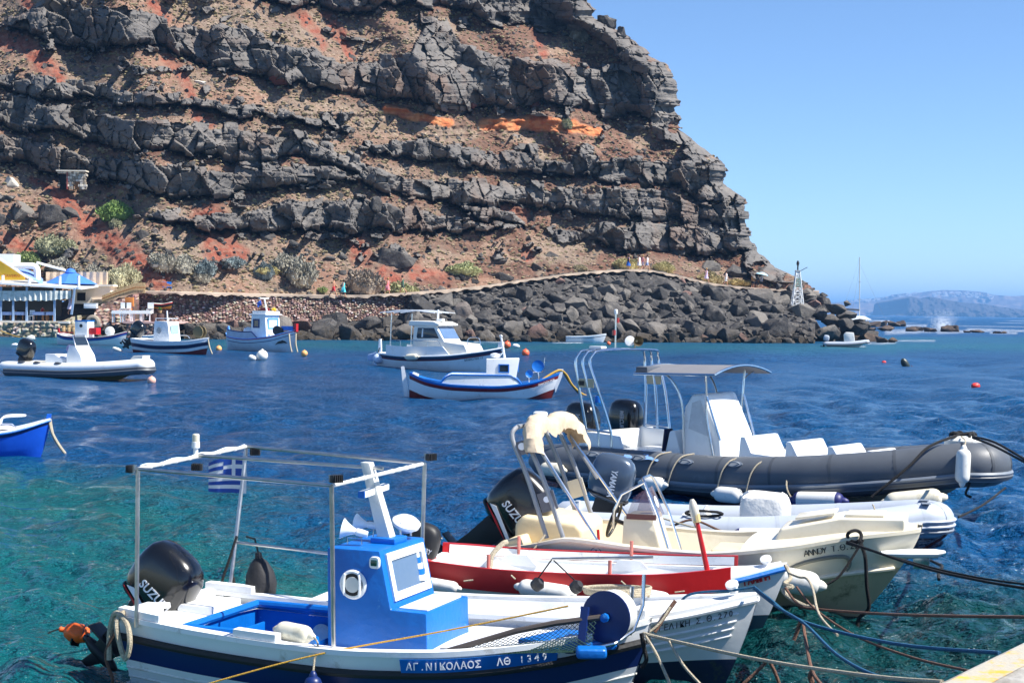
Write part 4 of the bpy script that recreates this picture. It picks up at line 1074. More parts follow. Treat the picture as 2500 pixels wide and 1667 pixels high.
def outboard(boat, pos, tilt, sc, cowl_m, txt=None, txt_m=WHT, style='suzuki', lean=0.0, steer=0.0):
    """outboard_motor (leg) > cowl, lettering, stripe, propeller"""
    b_ = MB()
    leg = [[(-.30, -.06, -.02), (-.02, -.06, -.02), (-.02, .06, -.02), (-.30, .06, -.02)], [(-.30, -.045, -.3), (-.1, -.045, -.3), (-.1, .045, -.3), (-.30, .045, -.3)], [(-.33, -.03, -.62), (-.14, -.03, -.62), (-.14, .03, -.62), (-.33, .03, -.62)]]
    b_.loft(leg)
    b_.box((-.27, 0, -.48), (.36, .17, .018))
    b_.lathe([(.005, -.2), (.03, -.18), (.052, -.08), (.052, .08), (.03, .17), (.008, .2)], (-.24, 0, -.62), (1, 0, 0), 12)
    b_.loft([[(-.30, -.012, -.64), (-.16, -.012, -.64), (-.16, .012, -.64), (-.30, .012, -.64)], [(-.34, -.006, -.80), (-.27, -.006, -.80), (-.27, .006, -.80), (-.34, .006, -.80)]])
    b_.box((-.01, 0, -.06), (.09, .2, .26)); b_.box((.05, 0, .03), (.05, .24, .06))
    o = b_.build('outboard_motor', BLACKM, boat.root, True, 30, .01)
    o.location = pos; o.rotation_euler = (lean, tilt, steer); o.scale = (sc, sc, sc)
    c = MB(); secs = []
    for z, cx, hx, hy, e in ((-.02, -.16, .20, .11, .55), (.02, -.17, .24, .15, .55), (.14, -.18, .275, .175, .5), (.28, -.19, .28, .178, .5), (.40, -.20, .265, .168, .52), (.48, -.215, .235, .15, .6), (.53, -.225, .18, .115, .75), (.55, -.23, .09, .06, .9)):
        sk = 0 if style != 'mercury_big' else -.02 * z
        secs.append([p + Vector((sk, 0, (.03 if z > .3 else 0) * (p.x - cx) / .3)) for p in sup((cx, 0, z), hx, hy, e, 28)])
    c.loft(secs)
    cw = c.build('cowl', cowl_m, o, True, 50)
    g = MB()
    for z in (.035,):
        g.tube([p + Vector((0, 0, 0)) for p in sup((-.17, 0, z), .258, .163, .55, 28)], .012, 6, False, True)
    g.build('cowl_seam', CHAR, o)
    p = MB()
    for k_ in range(3):
        a = k_ * 2.094
        for rr in (0,):
            pts = [(-.46, .03 * math.cos(a), -.62 + .03 * math.sin(a)), (-.43, .11 * math.cos(a + .5), -.62 + .11 * math.sin(a + .5)), (-.47, .13 * math.cos(a), -.62 + .13 * math.sin(a)), (-.49, .10 * math.cos(a - .45), -.62 + .10 * math.sin(a - .45))]
            q = [(x - .012, y, z) for x, y, z in pts]; p.add(pts + q, [(0, 1, 2, 3), (7, 6, 5, 4), (0, 4, 5, 1), (1, 5, 6, 2), (2, 6, 7, 3), (3, 7, 4, 0)])
    p.lathe([(.03, -.05), (.035, .02), (.03, .06)], (-.46, 0, -.62), (1, 0, 0), 10)
    p.build('propeller', BLACK, o, True, 40)
    if style == 'suzuki':
        s_ = MB(); s_.prism([(-.36, .09), (-.30, .12), (.0, .02), (.04, -.015), (-.02, -.005), (-.2, .05)], -.182, -.176); s_.build('stripe', WHT, o)
        s_ = MB(); s_.prism([(-.38, .07), (-.2, .035), (-.03, -.02), (.0, -.03), (-.2, .015)], -.181, -.175); s_.build('stripe', REDL, o)
        s_ = MB(); s_.box((-.02, -.02, .49), (.1, .13, .006), ry=.3); s_.build('sticker', WHT, o)
    if txt:
        for sd in (-1, 1):
            M = basis((-.12, sd * .1815, .20), (1 if sd < 0 else -1, 0, 0), (0, 0, 1))
            if style == 'vertical': M = basis((-.15, sd * .181, .22), (0.12, 0, -1), (1 if sd < 0 else -1, 0, .12))
            lettering(txt, .105, txt_m, o, M, shear=.15, bold=.002, width=.33)
    return o
def fender(label, a, b_, r, m=FEND, cap=None, group='white fenders hanging between the moored boats', ropes=(), rope_m=ROPEW, name='fender'):
    a, b_ = Vector(a), Vector(b_); L = (b_ - a).length; d = (b_ - a).normalized()
    root = thing(name, label, 'fender', tuple((a + b_) / 2), 0, group); mid = (a + b_) / 2
    e = r * .9
    mb = MB(); prof = [(r * .45, .0)] + [(r * (.45 + .55 * math.sin(i / 5 * math.pi / 2)), e * (1 - math.cos(i / 5 * math.pi / 2)) + .005) for i in range(1, 6)]
    prof = prof + [(r * 1.0, L / 2), ] + [(q, L - t) for q, t in prof[::-1]]
    mb.lathe(prof, a - mid, d, 20); mb.build('body', m, root, True, 60)
    for o_, dd in ((a, -d), (b_, d)):
        c = MB(); c.lathe([(r * .52, -.02), (r * .42, r * .25), (r * .2, r * .6), (r * .1, r * .62)], o_ - mid, dd, 12)
        c.build('end_eye', cap or m, root, True, 50)
    if cap:
        for o_, dd in ((a, d), (b_, -d)):
            c = MB(); c.lathe([(q * 1.012, t) for q, t in prof[:5]], o_ - mid, dd, 20); c.build('end_cap', cap, root, True, 60)
    for pts in ropes:
        c = MB(); c.tube([Vector(p) - mid for p in smooth_path(pts, 5)], max(.007, r * .1), 6); c.build('rope', rope_m, root)
    return root
def rope(label, pts, r, m, name='mooring_rope', n=6, group='mooring lines'):
    mb = MB(); mb.tube(smooth_path(pts, n), r, 7)
    return tag(mb.build(name, m), label, 'rope', group)
def round_buoy(label, px, py, rpx, m, group='mooring buoys', lift=.3, ring=True):
    """py = waterline row"""
    p = Vector(onz(px, py)); r = rpx * mpp(p.y)
    root = thing('mooring_buoy', label, 'buoy', tuple(p), 0, group)
    mb = MB(); mb.lathe([(max(.001, r * math.sin(a)), r * lift + r - r * math.cos(a) - r * .6) for a in np.linspace(0.02, math.pi - .02, 14)], (0, 0, 0), (0, 0, 1), 18); mb.build('float', m, root, True, 80)
    if ring:
        c = MB(); c.lathe([(r * .2, 0), (r * .22, r * .12), (r * .1, r * .2)], (0, 0, r * (lift + 1.38)), (.3, .2, 1), 10); c.build('eye', m, root)
    return root
def net_sheet(name, quad, nu, nv, r, m, parent, sagz=.05):
    """diamond netting between four corners (a,b,c,d)"""
    a, b_, c, d = [Vector(q) for q in quad]; mb = MB()
    def P(u, v):
        return (a * (1 - u) + b_ * u) * (1 - v) + (d * (1 - u) + c * u) * v - Vector((0, 0, sagz * 4 * v * (1 - v) * (.4 + .6 * u)))
    for i in range(nu + nv):
        for sg in (1, -1):
            pts = []
            for j in range(nv + 1):
                u = (i - j) / nu if sg > 0 else (i - nv + j) / nu
                if 0 <= u <= 1: pts.append(P(u, j / nv))
            if len(pts) > 1: mb.tube(pts, r, 3, False)
    return mb.build(name, m, parent, False)

# ================================================================ BOAT 1: blue cabin boat, nearest
b1 = Boat('fishing_boat', 'white and navy fishing boat with bright blue cabin and pipe awning frame, nearest the camera', 'boat', -2.566, 12.034, -.362, 'boats moored side by side')
b1.hull(3.76, [(0, .62), (.12, .69), (.3, .76), (.5, .79), (.65, .74), (.8, .56), (.9, .35), (.96, .17), (1, .03)], [(0, .55), (.2, .51), (.45, .49), (.65, .52), (.85, .60), (1, .72)], -.2, .30, .75, .32)
dz = lambda d: (lambda t: b1.wz(t, d))
b1.band('bulwark', dz(.125), 1.0, WHITE, 3)
b1.band('navy_strake', dz(.30), dz(.125), NAVY, 4)
b1.band('planking', dz(.49), dz(.30), WHITE, 4)
b1.band('bottom_paint', 0.0, dz(.49), DNAVY, 5)
b1.rail('rub_rail', dz(.125), CHAR, .028, 0.0, 1, .016)
for d in (.36, .43): b1.rail('plank_seam', dz(d), OFFW, .008, 0, 1, .002)
b1.gunwale('gunwale', WHITE, .085, .035)
b1.deck('deck', .055, WHITE, .0, .985, .03, .03, hole=(.5, 1.52, -.5, .5), nt=60, nu=40)
# cockpit well
w_ = MB(); x0, x1, ya, yb, zt, zb = .48, 1.54, -.52, .52, .50, .12
w_.add([(x0, ya, zb), (x1, ya, zb), (x1, yb, zb), (x0, yb, zb)], [(0, 1, 2, 3)])
for p, q in (((x0, ya), (x0, yb)), ((x1, ya), (x1, yb)), ((x0, yb), (x1, yb)), ((x0, ya), (x1, ya))):
    w_.add([(p[0], p[1], zb), (q[0], q[1], zb), (q[0], q[1], zt), (p[0], p[1], zt)], [(0, 1, 2, 3)])
well = w_.build('cockpit_well', BLUE, b1.root, False)
c = MB()
for p, q in (((x0, ya), (x0, yb)), ((x0, yb), (x1, yb)), ((x0, ya), (x1, ya))):
    c.tube([(p[0], p[1], zt + .012), (q[0], q[1], zt + .012)], .03, 8)
c.build('coaming', BLUE, well)
c = MB(); c.lathe([(.075, 0), (.085, .012), (.06, .02)], (1.05, yb - .015, .32), (0, -1, 0), 20); c.build('speaker_ring', OFFW, well)
c = MB(); c.lathe([(.06, .005), (.02, .012)], (1.05, yb - .012, .32), (0, -1, 0), 16); c.build('speaker_cone', CHAR, well)
c = MB(); c.box((.62, .2, .3), (.02, .35, .22)); c.build('locker_door', BLUE, well, bevel=.006)
# bulwark steps (raised blocks on the rail)
for sd in (-1, 1):
    for t0, t1 in ((.0, .10), (.27, .36)):
        A = b1.line(1, sd, t0, t1, 6, -.004, .037); B = b1.line(1, sd, t0, t1, 6, .08, .037)
        m_ = MB(); A2 = [p + Vector((0, 0, .05)) for p in A]; B2 = [p + Vector((0, 0, .05)) for p in B]
        for i in range(5): m_.add([A[i], A[i + 1], B[i + 1], B[i], A2[i], A2[i + 1], B2[i + 1], B2[i]], [(0, 1, 5, 4), (4, 5, 6, 7), (2, 3, 7, 6), (1, 2, 6, 5), (3, 0, 4, 7)])
        m_.build('rail_block', WHITE, b1.root)
m_ = MB(); m_.box((.06, .25, .56), (.12, .5, .06)); m_.box((.06, -.38, .58), (.14, .28, .07)); m_.build('transom_board', WHITE, b1.root, bevel=.01)
m_ = MB(); m_.box((.26, .18, .52), (.3, .42, .1)); m_.build('stern_seat', WHITE, b1.root, bevel=.012)
# cabin
CY0, CY1 = -.42, .33
prof = [(1.57, .40), (1.555, 1.14), (1.955, 1.14), (2.045, .745), (2.31, .74), (2.325, .40)]
cb = MB(); cb.prism(prof, CY0, CY1, 'y'); cabin = cb.build('cabin', BLUE, b1.root, True, 30, .014, 2)
nx, nz_ = (.395, .09); nl = math.hypot(nx, nz_); N = Vector((nx / nl, 0, nz_ / nl)); dn = Vector((.09, 0, -.395)).normalized()
A0 = Vector((1.955, 0, 1.14))
def onwin(s_, y, out): return A0 + dn * s_ + Vector((0, y, 0)) + N * out
def frame_poly(s0, s1, ya, yb, thick, out):
    m_ = MB()
    for (sa, sb, p, q) in ((s0, s0 + thick, ya, yb), (s1 - thick, s1, ya, yb), (s0 + thick, s1 - thick, ya, ya + thick), (s0 + thick, s1 - thick, yb - thick, yb)):
        v = [onwin(sa, p, 0.0), onwin(sa, q, 0.0), onwin(sb, q, 0.0), onwin(sb, p, 0.0)] + [onwin(sa, p, out), onwin(sa, q, out), onwin(sb, q, out), onwin(sb, p, out)]
        m_.add(v, [(0, 1, 2, 3), (7, 6, 5, 4), (0, 4, 5, 1), (1, 5, 6, 2), (2, 6, 7, 3), (3, 7, 4, 0)])
    return m_
wf = frame_poly(.03, .36, CY0 + .07, CY1 - .06, .055, .016).build('windscreen_frame', WHITE, cabin)
m_ = MB(); m_.add([onwin(.08, CY0 + .12, .004), onwin(.08, CY1 - .11, .004), onwin(.31, CY1 - .11, .004), onwin(.31, CY0 + .12, .004)], [(0, 3, 2, 1)])
m_.build('windscreen', GLASS, cabin, False)
m_ = MB()      # striped curtain lighthouse standing behind the pane
for i in range(6):
    z = .86 + i * .04; r0_ = .062 - i * .006
    mm = MB(); mm.lathe([(r0_, 0), (r0_ - .005, .038)], (1.985 - i * .008, .17, z), (0, 0, 1), 12); mm.build('lighthouse_ornament', WHT if i % 2 == 0 else BLUE, cabin)
m_ = MB(); m_.box((2.18, (CY0 + CY1) / 2, .747), (.215, .60, .012)); m_.build('step_pad', WHITE, cabin, bevel=.005)
m_ = MB(); m_.lathe([(.098, 0), (.103, .012), (.09, .022), (.075, .022)], (1.765, CY0, .90), (0, -1, 0), 28); sp_ = m_.build('speaker_rim', GEL, cabin)
m_ = MB(); m_.lathe([(.078, .018), (.078, .025), (.02, .025)], (1.765, CY0, .90), (0, -1, 0), 24); m_.build('speaker_dark_ring', CHAR, cabin)
m_ = MB(); m_.lathe([(.056, .02), (.054, .029), (.015, .031)], (1.765, CY0, .90), (0, -1, 0), 24); m_.build('speaker_cone', OFFW, cabin)
for sd in (-1, 1):
    m_ = MB(); m_.tube([(1.765 + sd * (.05 + .012 * math.cos(a)), CY0 - .032, .90 + .075 * math.sin(a)) for a in np.linspace(-1.3, 1.3, 9)], .010, 6); m_.build('speaker_bar', GEL, cabin)
m_ = MB(); m_.loft([sup((0, 0, 0), .04, .043, .6, 20), sup((0, 0, .02), .036, .039, .6, 20)]); lo = m_.build('side_light', GEL, cabin, M=basis((1.925, CY0, 1.06), (1, 0, 0), (0, 0, 1)))
m_ = MB(); m_.box((1.925, CY0 - .018, 1.06), (.045, .02, .042)); m_.build('side_light_lens', GREENL, cabin, bevel=.006)
# mast, cross, horns
mm = MB(); mm.loft([[(x, y, 1.15) for x, y in ((1.77, -.05), (1.87, -.05), (1.87, .05), (1.77, .05))], [(x, y, 1.70) for x, y in ((1.615, -.038), (1.685, -.038), (1.685, .038), (1.615, .038))]])
mast = mm.build('mast', OFFW, b1.root, True, 30, .006)
m_ = MB(); m_.box((1.83, 0, 1.16), (.19, .22, .04)); m_.build('mast_foot', BLUE, mast, bevel=.01)
m_ = MB(); m_.box((1.71, 0, 1.50), (.05, .40, .045), rz=.0, rx=.05); m_.build('cross_arm', WHITE, mast, bevel=.004)
for sd in (-1,):
    m_ = MB(); m_.box((1.71, -.202, 1.49), (.051, .012, .046), rx=.05); m_.build('cross_arm_end', BLUE, mast)
def horn(pos, d, s_, m=GEL):
    m_ = MB(); m_.lathe([(.028, -.10), (.034, -.05), (.034, 0), (.026, .01), (.032, .03), (.05, .07), (.07, .105), (.09, .13), (.094, .135), (.086, .128), (.04, .07)], (0, 0, 0), d, 22)
    h = m_.build('horn_speaker', m, b1.root); h.location = pos; h.scale = (s_, s_, s_)
    k_ = MB(); k_.tube([(-.07, -.04, -.11), (-.07, -.04, -.05), (.07, -.04, -.05), (.07, -.04, -.11)], .006, 6); k_.build('bracket', STEEL, h)
    return h
horn((1.70, -.25, 1.235), (-.95, -.28, .22), .78); horn((1.66, .02, 1.25), (-1, -.1, .1), .72)
m_ = MB(); m_.lathe([(.04, -.05), (.10, .0), (.105, .025), (.075, .05), (.02, .06)], (1.87, .2, 1.24), (.35, -.25, 1), 22); m_.build('search_light', GEL, b1.root)
m_ = MB(); m_.tube([(1.87, .11, 1.15), (1.87, .11, 1.26), (1.87, .29, 1.26), (1.87, .29, 1.15)], .008, 6); m_.build('search_light_bracket', STEEL, b1.root)
# pipe frame
FX0, FX1, FN, FF, FZ = .19, 1.80, -.72, .86, 1.64
fr = MB(); fr.tube([(FX0, FN + .04, .52), (FX0, FN + .04, FZ)], .0155, 10); af = fr.build('awning_post', ALU, b1.root)
for a, b_ in (((FX1 - .03, FN - .0, .47), (FX1, FN - .12, FZ - .02)), ((.16, FF - .22, .55), (.10, FF + .12, FZ + .03)), ((FX1 - .02, .68, .5), (FX1 + .0, .68, FZ))):
    fr = MB(); fr.tube([a, b_], .0155, 10); fr.build('awning_post', ALU, b1.root)
K = {'sn': (FX0, FN + .04, FZ), 'fn': (FX1, FN - .12, FZ - .02), 'sf': (.10, FF + .12, FZ + .03), 'ff': (FX1, .68, FZ)}
for a, b_ in (('sn', 'fn'), ('sf', 'ff'), ('sn', 'sf'), ('fn', 'ff')):
    fr = MB(); fr.tube([K[a], K[b_]], .0135, 10); fr.build('awning_rail', ALU if a + b_ not in ('snsf', 'fnff') else OFFW, b1.root)
lerp = lambda a, b_, t: tuple(Vector(K[a]).lerp(Vector(K[b_]), t))
fr = MB(); fr.tube([Vector(lerp('sn', 'sf', .52)) + Vector((0, 0, .01)), Vector(lerp('fn', 'ff', .55)) + Vector((-.02, 0, .03))], .013, 10); fr.build('awning_rail', ALU, b1.root)
fr = MB(); fr.tube([(.13, FF - .1, .93), (1.75, .68, .88)], .012, 8); fr.build('side_rail', ALU, b1.root)
for ka, kb, tl in (('sn', 'sf', (.1, .2, .32, .44, .6, .72, .88)), ('fn', 'ff', (.2, .32, .62, .70, .78, .86))):
    for t in tl: fr = MB(); p = Vector(lerp(ka, kb, t)); fr.tube([p - Vector((0, .014, 0)), p + Vector((0, .014, 0))], .017, 8); fr.build('cable_tie', GEL, b1.root)
fr = MB()
fr.tube([Vector(lerp('sn', 'sf', t)) + Vector((0, 0, .016 + .008 * math.sin(t * 26))) for t in np.linspace(.02, .98, 30)], .0055, 5)
fr.build('cable', GEL, b1.root)
def lamp(pos, d, clear=True):
    m_ = MB(); d_ = Vector(d).normalized(); M = basis(pos, (d_.y, -d_.x, 0), (0, 0, 1))
    m_.box((0, 0, 0), (.085, .055, .04)); o = m_.build('work_lamp', BLACKM, b1.root, bevel=.01, M=M)
    for i in range(5):
        f_ = MB(); f_.box((-.03 + i * .015, 0, -.024), (.005, .05, .016)); f_.build('fin', CHAR, o, M=M)
    if clear:
        g_ = MB(); g_.box((0, -.0, .026), (.08, .05, .012)); g_.build('lens', GLASS, o, M=M)
    return o
lamp(Vector(K['sn']) + Vector((-.05, -.01, .0)), (-1, -.4, -.3)); lamp(Vector(K['fn']) + Vector((.04, -.01, .05)), (1, -.5, 0)); lamp(Vector(K['ff']) + Vector((.05, 0, .05)), (1, -.3, 0))
lamp(Vector(lerp('sn', 'sf', .48)) + Vector((.03, 0, -.07)), (.3, -1, -.3)); lamp(Vector(K['sf']) + Vector((.08, 0, -.04)), (.6, -1, -.3))
m_ = MB(); p = Vector(lerp('sn', 'sf', .5)); m_.lathe([(.018, 0), (.018, .05), (.03, .055), (.03, .10), (.026, .102)], p + Vector((0, 0, .015)), (0, 0, 1), 14); ml = m_.build('mast_light', GEL, b1.root)
m_ = MB(); m_.lathe([(.027, 0), (.027, .05), (.02, .058)], p + Vector((0, 0, .118)), (0, 0, 1), 14); m_.build('mast_light_lens', mat('frosted_lens', S(214, 206, 184), .3, 0, .05, 3), ml)
# flag of nine stripes with a cross canton
fw_, fh = .31, .30
def flagpt(u, v): return Vector((.06 - u * fw_, FF + .13 + .035 * math.sin(u * 5.5 + .6) * u, FZ - .05 - v * fh + (.05 * u * u * (1 - v) * -1.4)))
FLB, FLW = mat('flag_blue', S(24, 70, 158), .6, 0, .08, 8), mat('flag_white', S(222, 224, 228), .7, 0, .04, 8)
def flag_patch(name, u0, u1, v0, v1, m, out=0.0, parent=None):
    m_ = MB(); n_ = 10
    rows = [[flagpt(u0 + (u1 - u0) * i / n_, v) + Vector((0, -out, 0)) for i in range(n_ + 1)] for v in (v0, (v0 + v1) / 2, v1)]
    m_.sheet(rows); return m_.build(name, m, parent or b1.root)
fl = flag_patch('flag', -.12, 1, 0, 1, FLW)
for i in range(9):
    if i % 2 == 0: flag_patch('flag_stripe', .0 if i > 4 else .55, 1, i / 9, (i + 1) / 9, FLB, .002, fl); flag_patch('flag_stripe', .0 if i > 4 else .55, 1, i / 9, (i + 1) / 9, FLB, -.002, fl)
for u0, u1 in ((0, .22), (.33, .55)):
    for v0, v1 in ((0, 2.0 / 9), (3.0 / 9, 5.0 / 9)):
        flag_patch('flag_canton', u0, u1, v0, v1, FLB, .002, fl); flag_patch('flag_canton', u0, u1, v0, v1, FLB, -.002, fl)
# engine
outboard(b1, (-.09, .08, .41), R(40), .94, BLACK, 'SUZUKI')
# nameplate
A = b1.line(lambda t: b1.wz(t, .012), -1, .607, .868, 14, -.012); B = b1.line(lambda t: b1.wz(t, .105), -1, .607, .868, 14, -.012)
m_ = MB(); A2 = [p + Vector((0, -.016, 0)) for p in A]; B2 = [p + Vector((0, -.016, 0)) for p in B]
m_.strip(A2, B2); m_.strip(A, A2); m_.strip(B2, B); m_.strip([A[0], A2[0]], [B[0], B2[0]]); m_.strip([A2[-1], A[-1]], [B2[-1], B[-1]])
npl = m_.build('nameplate', BLUE, b1.root)
def along(t): return b1.pt(t, b1.wz(t, .06), -1, -.012) + Vector((0, -.034, 0))
txt = 'ΑΓ.ΝΙΚΟΛΑΟΣ  ΛΘ 1349'; ts = np.linspace(.625, .85, len(txt))
for ch, t in zip(txt, ts):
    if ch == ' ': continue
    p, q = along(t - .006), along(t + .006); lettering(ch, .064, WHT, npl, basis(along(t), q - p, (0, 0, 1)), bold=.0008)
# foredeck: hatch, roller drum, samson post, net pole
FDZ = .60
m_ = MB(); m_.prism([(2.98, -.44), (3.14, .0), (3.55, -.02), (3.60, -.24), (3.42, -.40)], .575, .635, 'z'); m_.build('fore_hatch', BLUE, b1.root, bevel=.012)
DC = Vector((3.55, -.30, .80))
m_ = MB(); m_.lathe([(.155, 0), (.17, .004), (.172, .02), (.165, .022)], DC, (-.12, -1, .02), 30); drum = m_.build('hauler_drum', NAVY, b1.root)
m_ = MB(); m_.lathe([(.158, .0), (.15, .03), (.15, .11), (.158, .13)], DC + Vector((.015, .14, -.0)), (-.12, -1, .02), 30); m_.build('drum_barrel', OFFW, drum)
m_ = MB(); m_.tube([(3.40, -.50, .60), (3.50, -.40, .61), (3.62, -.36, .64), (3.70, -.20, .70), (3.74, -.12, .86), (3.74, -.10, 1.06)], .013, 8); m_.build('rope_guide', STEEL, drum)
m_ = MB(); m_.tube([(3.66, -.14, .66), (3.67, -.14, .98)], .015, 8); m_.build('rope_guide', STEEL, drum)
m_ = MB(); m_.box((3.42, -.40, .72), (.05, .04, .3), rx=-.25); m_.build('drum_stay', NAVY, drum)
m_ = MB(); m_.lathe([(.03, 0), (.03, .03), (.012, .04)], DC + Vector((-.0, -.03, 0)), (-.1, -1, 0), 8); m_.build('drum_hub', BLUE, drum)
pole = MB(); pole.tube([(2.55, -.60, .545), (3.0, -.52, .70), (3.25, -.45, .76), (3.52, -.34, .80)], .02, 8); po = pole.build('net_pole', mat('tarred_pole', S(74, 66, 62), .6, 0, .2, 6), b1.root)
m_ = MB(); m_.box((2.54, -.60, .535), (.09, .03, .05)); m_.build('pole_shoe', mat('zinc_plate', S(140, 138, 132), .5, .3, .15, 8), po)
net_sheet('fishing_net', [(2.62, -.60, .57), (3.50, -.36, .80), (3.48, -.50, .60), (2.66, -.66, .545)], 26, 11, .0022, mat('net_green', S(30, 66, 56), .8, 0, .3, 9), b1.root)
m_ = MB(); m_.box((3.50, -.47, .595), (.2, .14, .07), rz=.35); m_.build('corner_block', BLUE, b1.root, bevel=.03, bseg=3)
m_ = MB(); p = b1.pt(.895, b1.wz(.895, .06), -1, -.004); m_.loft([sup((0, 0, 0), .085, .028, 1, 20), sup((0, 0, .008), .07, .02, 1, 20)]); q1, q2 = b1.pt(.88, b1.wz(.88, .06), -1), b1.pt(.91, b1.wz(.91, .06), -1)
m_.build('hawse_hole', NAVY, b1.root, M=basis(p + Vector((0, -.006, .01)), q2 - q1, (0, 0, 1)))
m_ = MB(); m_.box((3.70, 0, .74), (.07, .06, .14)); m_.build('stem_post', WHITE, b1.root, bevel=.01)
# things on / at boat 1
fender('small old white fender lying on the blue boat beside the cabin post', b1.w(1.28, -.60, .58), b1.w(1.56, -.66, .57), .065, FEND2, None, None, [[b1.w(1.58, -.66, .57), b1.w(1.66, -.74, .54), b1.w(1.68, -.82, .45)]])
fender('white and navy fender hanging low on the navy strake of the nearest boat', b1.w(1.69, -.86, .35), b1.w(1.69, -.86, .02), .06, FEND, NAVY, None, [[b1.w(1.69, -.86, .37), b1.w(1.68, -.82, .48)]])
tear = thing('teardrop_buoy', 'black teardrop buoy hanging from the flag post of the nearest boat', 'buoy', tuple(b1.w(.36, .78, .62)))
m_ = MB(); m_.lathe([(.01, -.17), (.06, -.16), (.11, -.09), (.125, -.01), (.11, .08), (.07, .16), (.03, .2), (.025, .24), (.01, .245)], (0, 0, 0), (-.1, 0, 1), 18); m_.build('float', CHAR, tear)
m_ = MB(); m_.tube([(-.025, 0, .24), (-.06, .05, .34), (-.13, .05, .36)], .008, 6); m_.build('lashing', ROPEB, tear)
ob = thing('float', 'small bright orange float hooked on the raised propeller of the nearest outboard', 'buoy', tuple(b1.w(-.86, .08, .25)))
m_ = MB(); m_.lathe([(.01, -.10), (.055, -.085), (.075, -.03), (.075, .04), (.05, .085), (.02, .10), (.022, .13), (.012, .14)], (0, 0, 0), (-1, -.1, .25), 18); m_.build('body', ORANGE, ob)
m_ = MB(); m_.tube([(-.13, 0, .03), (-.17, -.01, .02), (-.22, -.02, .0)], .006, 5); m_.build('line', ROPEB, ob)
rope('coil of pale rope hanging over the stern corner of the nearest boat', [b1.w(.06, -.60, .62), b1.w(.04, -.70, .55), b1.w(.08, -.72, .4), b1.w(.13, -.72, .30), b1.w(.17, -.73, .42), b1.w(.12, -.70, .55), b1.w(.0, -.66, .60), b1.w(-.06, -.64, .46), b1.w(-.05, -.66, .26)], .02, ROPEW, 'rope_coil')
rope('tangle of dark lines trailing from the stern of the nearest boat', [b1.w(.02, -.66, .5), b1.w(-.08, -.66, .3), b1.w(-.02, -.66, .12), b1.w(-.10, -.62, .03), b1.w(-.16, -.6, -.05)], .012, ROPEBR, 'rope_tangle')
rope('thin yellow line stretched across the nearest boat from drum to stern side', [b1.w(3.30, -.36, .86), b1.w(2.5, -.52, .66), b1.w(1.75, -.80, .50), b1.w(1.2, -1.0, .34), b1.w(.55, -1.2, .12)], .006, ROPEY, 'line')
rope('black rope loop lashed on the flag post of the nearest boat', [b1.w(.15, .76, .98), b1.w(.12, .70, .8), b1.w(.08, .66, .62), b1.w(.14, .62, .52), b1.w(.2, .64, .58), b1.w(.16, .7, .66)], .011, ROPEB, 'lashing')

# ================================================================ BOAT 2: white open boat behind the blue one
b2 = Boat('rowing_boat', 'plain white open boat with navy bottom, black lettering at its bow, second from the camera', 'boat', -1.56, 13.16, R(-17), 'boats moored side by side')
b2.hull(3.6, [(0, .5), (.15, .6), (.4, .68), (.6, .65), (.8, .46), (.92, .22), (1, .03)], [(0, .40), (.3, .38), (.6, .43), (.85, .55), (1, .66)], -.2, .34, .8, .30)
d2 = lambda d: (lambda t: b2.wz(t, d))
zw2 = lambda t: b2.wabs(t, .13 + .03 * t)
b2.band('planking', zw2, 1.0, WHITE, 8); b2.band('bottom_paint', 0.0, zw2, DNAVY, 4)
for d in (.10, .16, .22, .28): b2.rail('strake', d2(d), WHITE, .012, 0, .97, .003)
b2.rail('rub_rail', d2(.02), WHITE, .024, 0, 1, .01)
b2.gunwale('gunwale', WHITE, .07, .03)
b2.inner('inner_lining', .24, WHITE, .07, .01, .80)
b2.deck('foredeck', .0, WHITE, .74, .985, .06, .04)
for x in (.7, 1.35, 2.0): m_ = MB(); m_.box((x, 0, .35), (.3, 1.1, .04)); m_.build('thwart', WHITE, b2.root, bevel=.008)
m_ = MB(); m_.box((1.0, -.30, .33), (2.0, .30, .14)); m_.build('side_locker', WHITE, b2.root, bevel=.03)
m_ = MB(); m_.lathe([(.035, 0), (.035, .05), (.05, .055), (.05, .075), (.03, .08)], (3.42, 0, .69), (-.2, -.6, 1), 16); m_.build('samson_post', GEL, b2.root)
t_ = .86; p = b2.pt(t_, b2.wz(t_, .10), -1, -.014); q = b2.pt(t_ + .02, b2.wz(t_ + .02, .10), -1, -.014)
for ch, t in zip('ΑΓΓΕΛΙΚΗ Σ.Θ.270', np.linspace(.80, .955, 16)):
    if ch != ' ':
        p, q = b2.pt(t - .006, b2.wz(t, .085), -1, -.018), b2.pt(t + .006, b2.wz(t, .085), -1, -.018)
        lettering(ch, .062, BLK, b2.root, basis((p + q) / 2 + Vector((0, -.004, 0)), q - p, (0, 0, 1)), shear=.15)
p = b2.pt(.77, b2.wz(.77, .07), -1, -.008); q = b2.pt(.79, b2.wz(.79, .07), -1, -.008); m_ = MB(); m_.loft([sup((0, 0, 0), .05, .026, .8, 18), sup((0, 0, .01), .045, .02, .8, 18)]); m_.build('fairlead', STEEL, b2.root, M=basis(p, q - p, (0, 0, 1)))
fender('white fender hung at the bow of the plain white boat', b2.w(2.45, -.66, .36), b2.w(2.80, -.60, .40), .085, FEND, None, None, [[b2.w(2.84, -.6, .41), b2.w(2.95, -.52, .5), b2.w(3.02, -.44, .62)]])
rope('brown line tied over the side of the plain white boat', [b2.w(3.05, -.40, .66), b2.w(2.98, -.46, .55), b2.w(2.92, -.52, .44)], .016, ROPEBR, 'line')
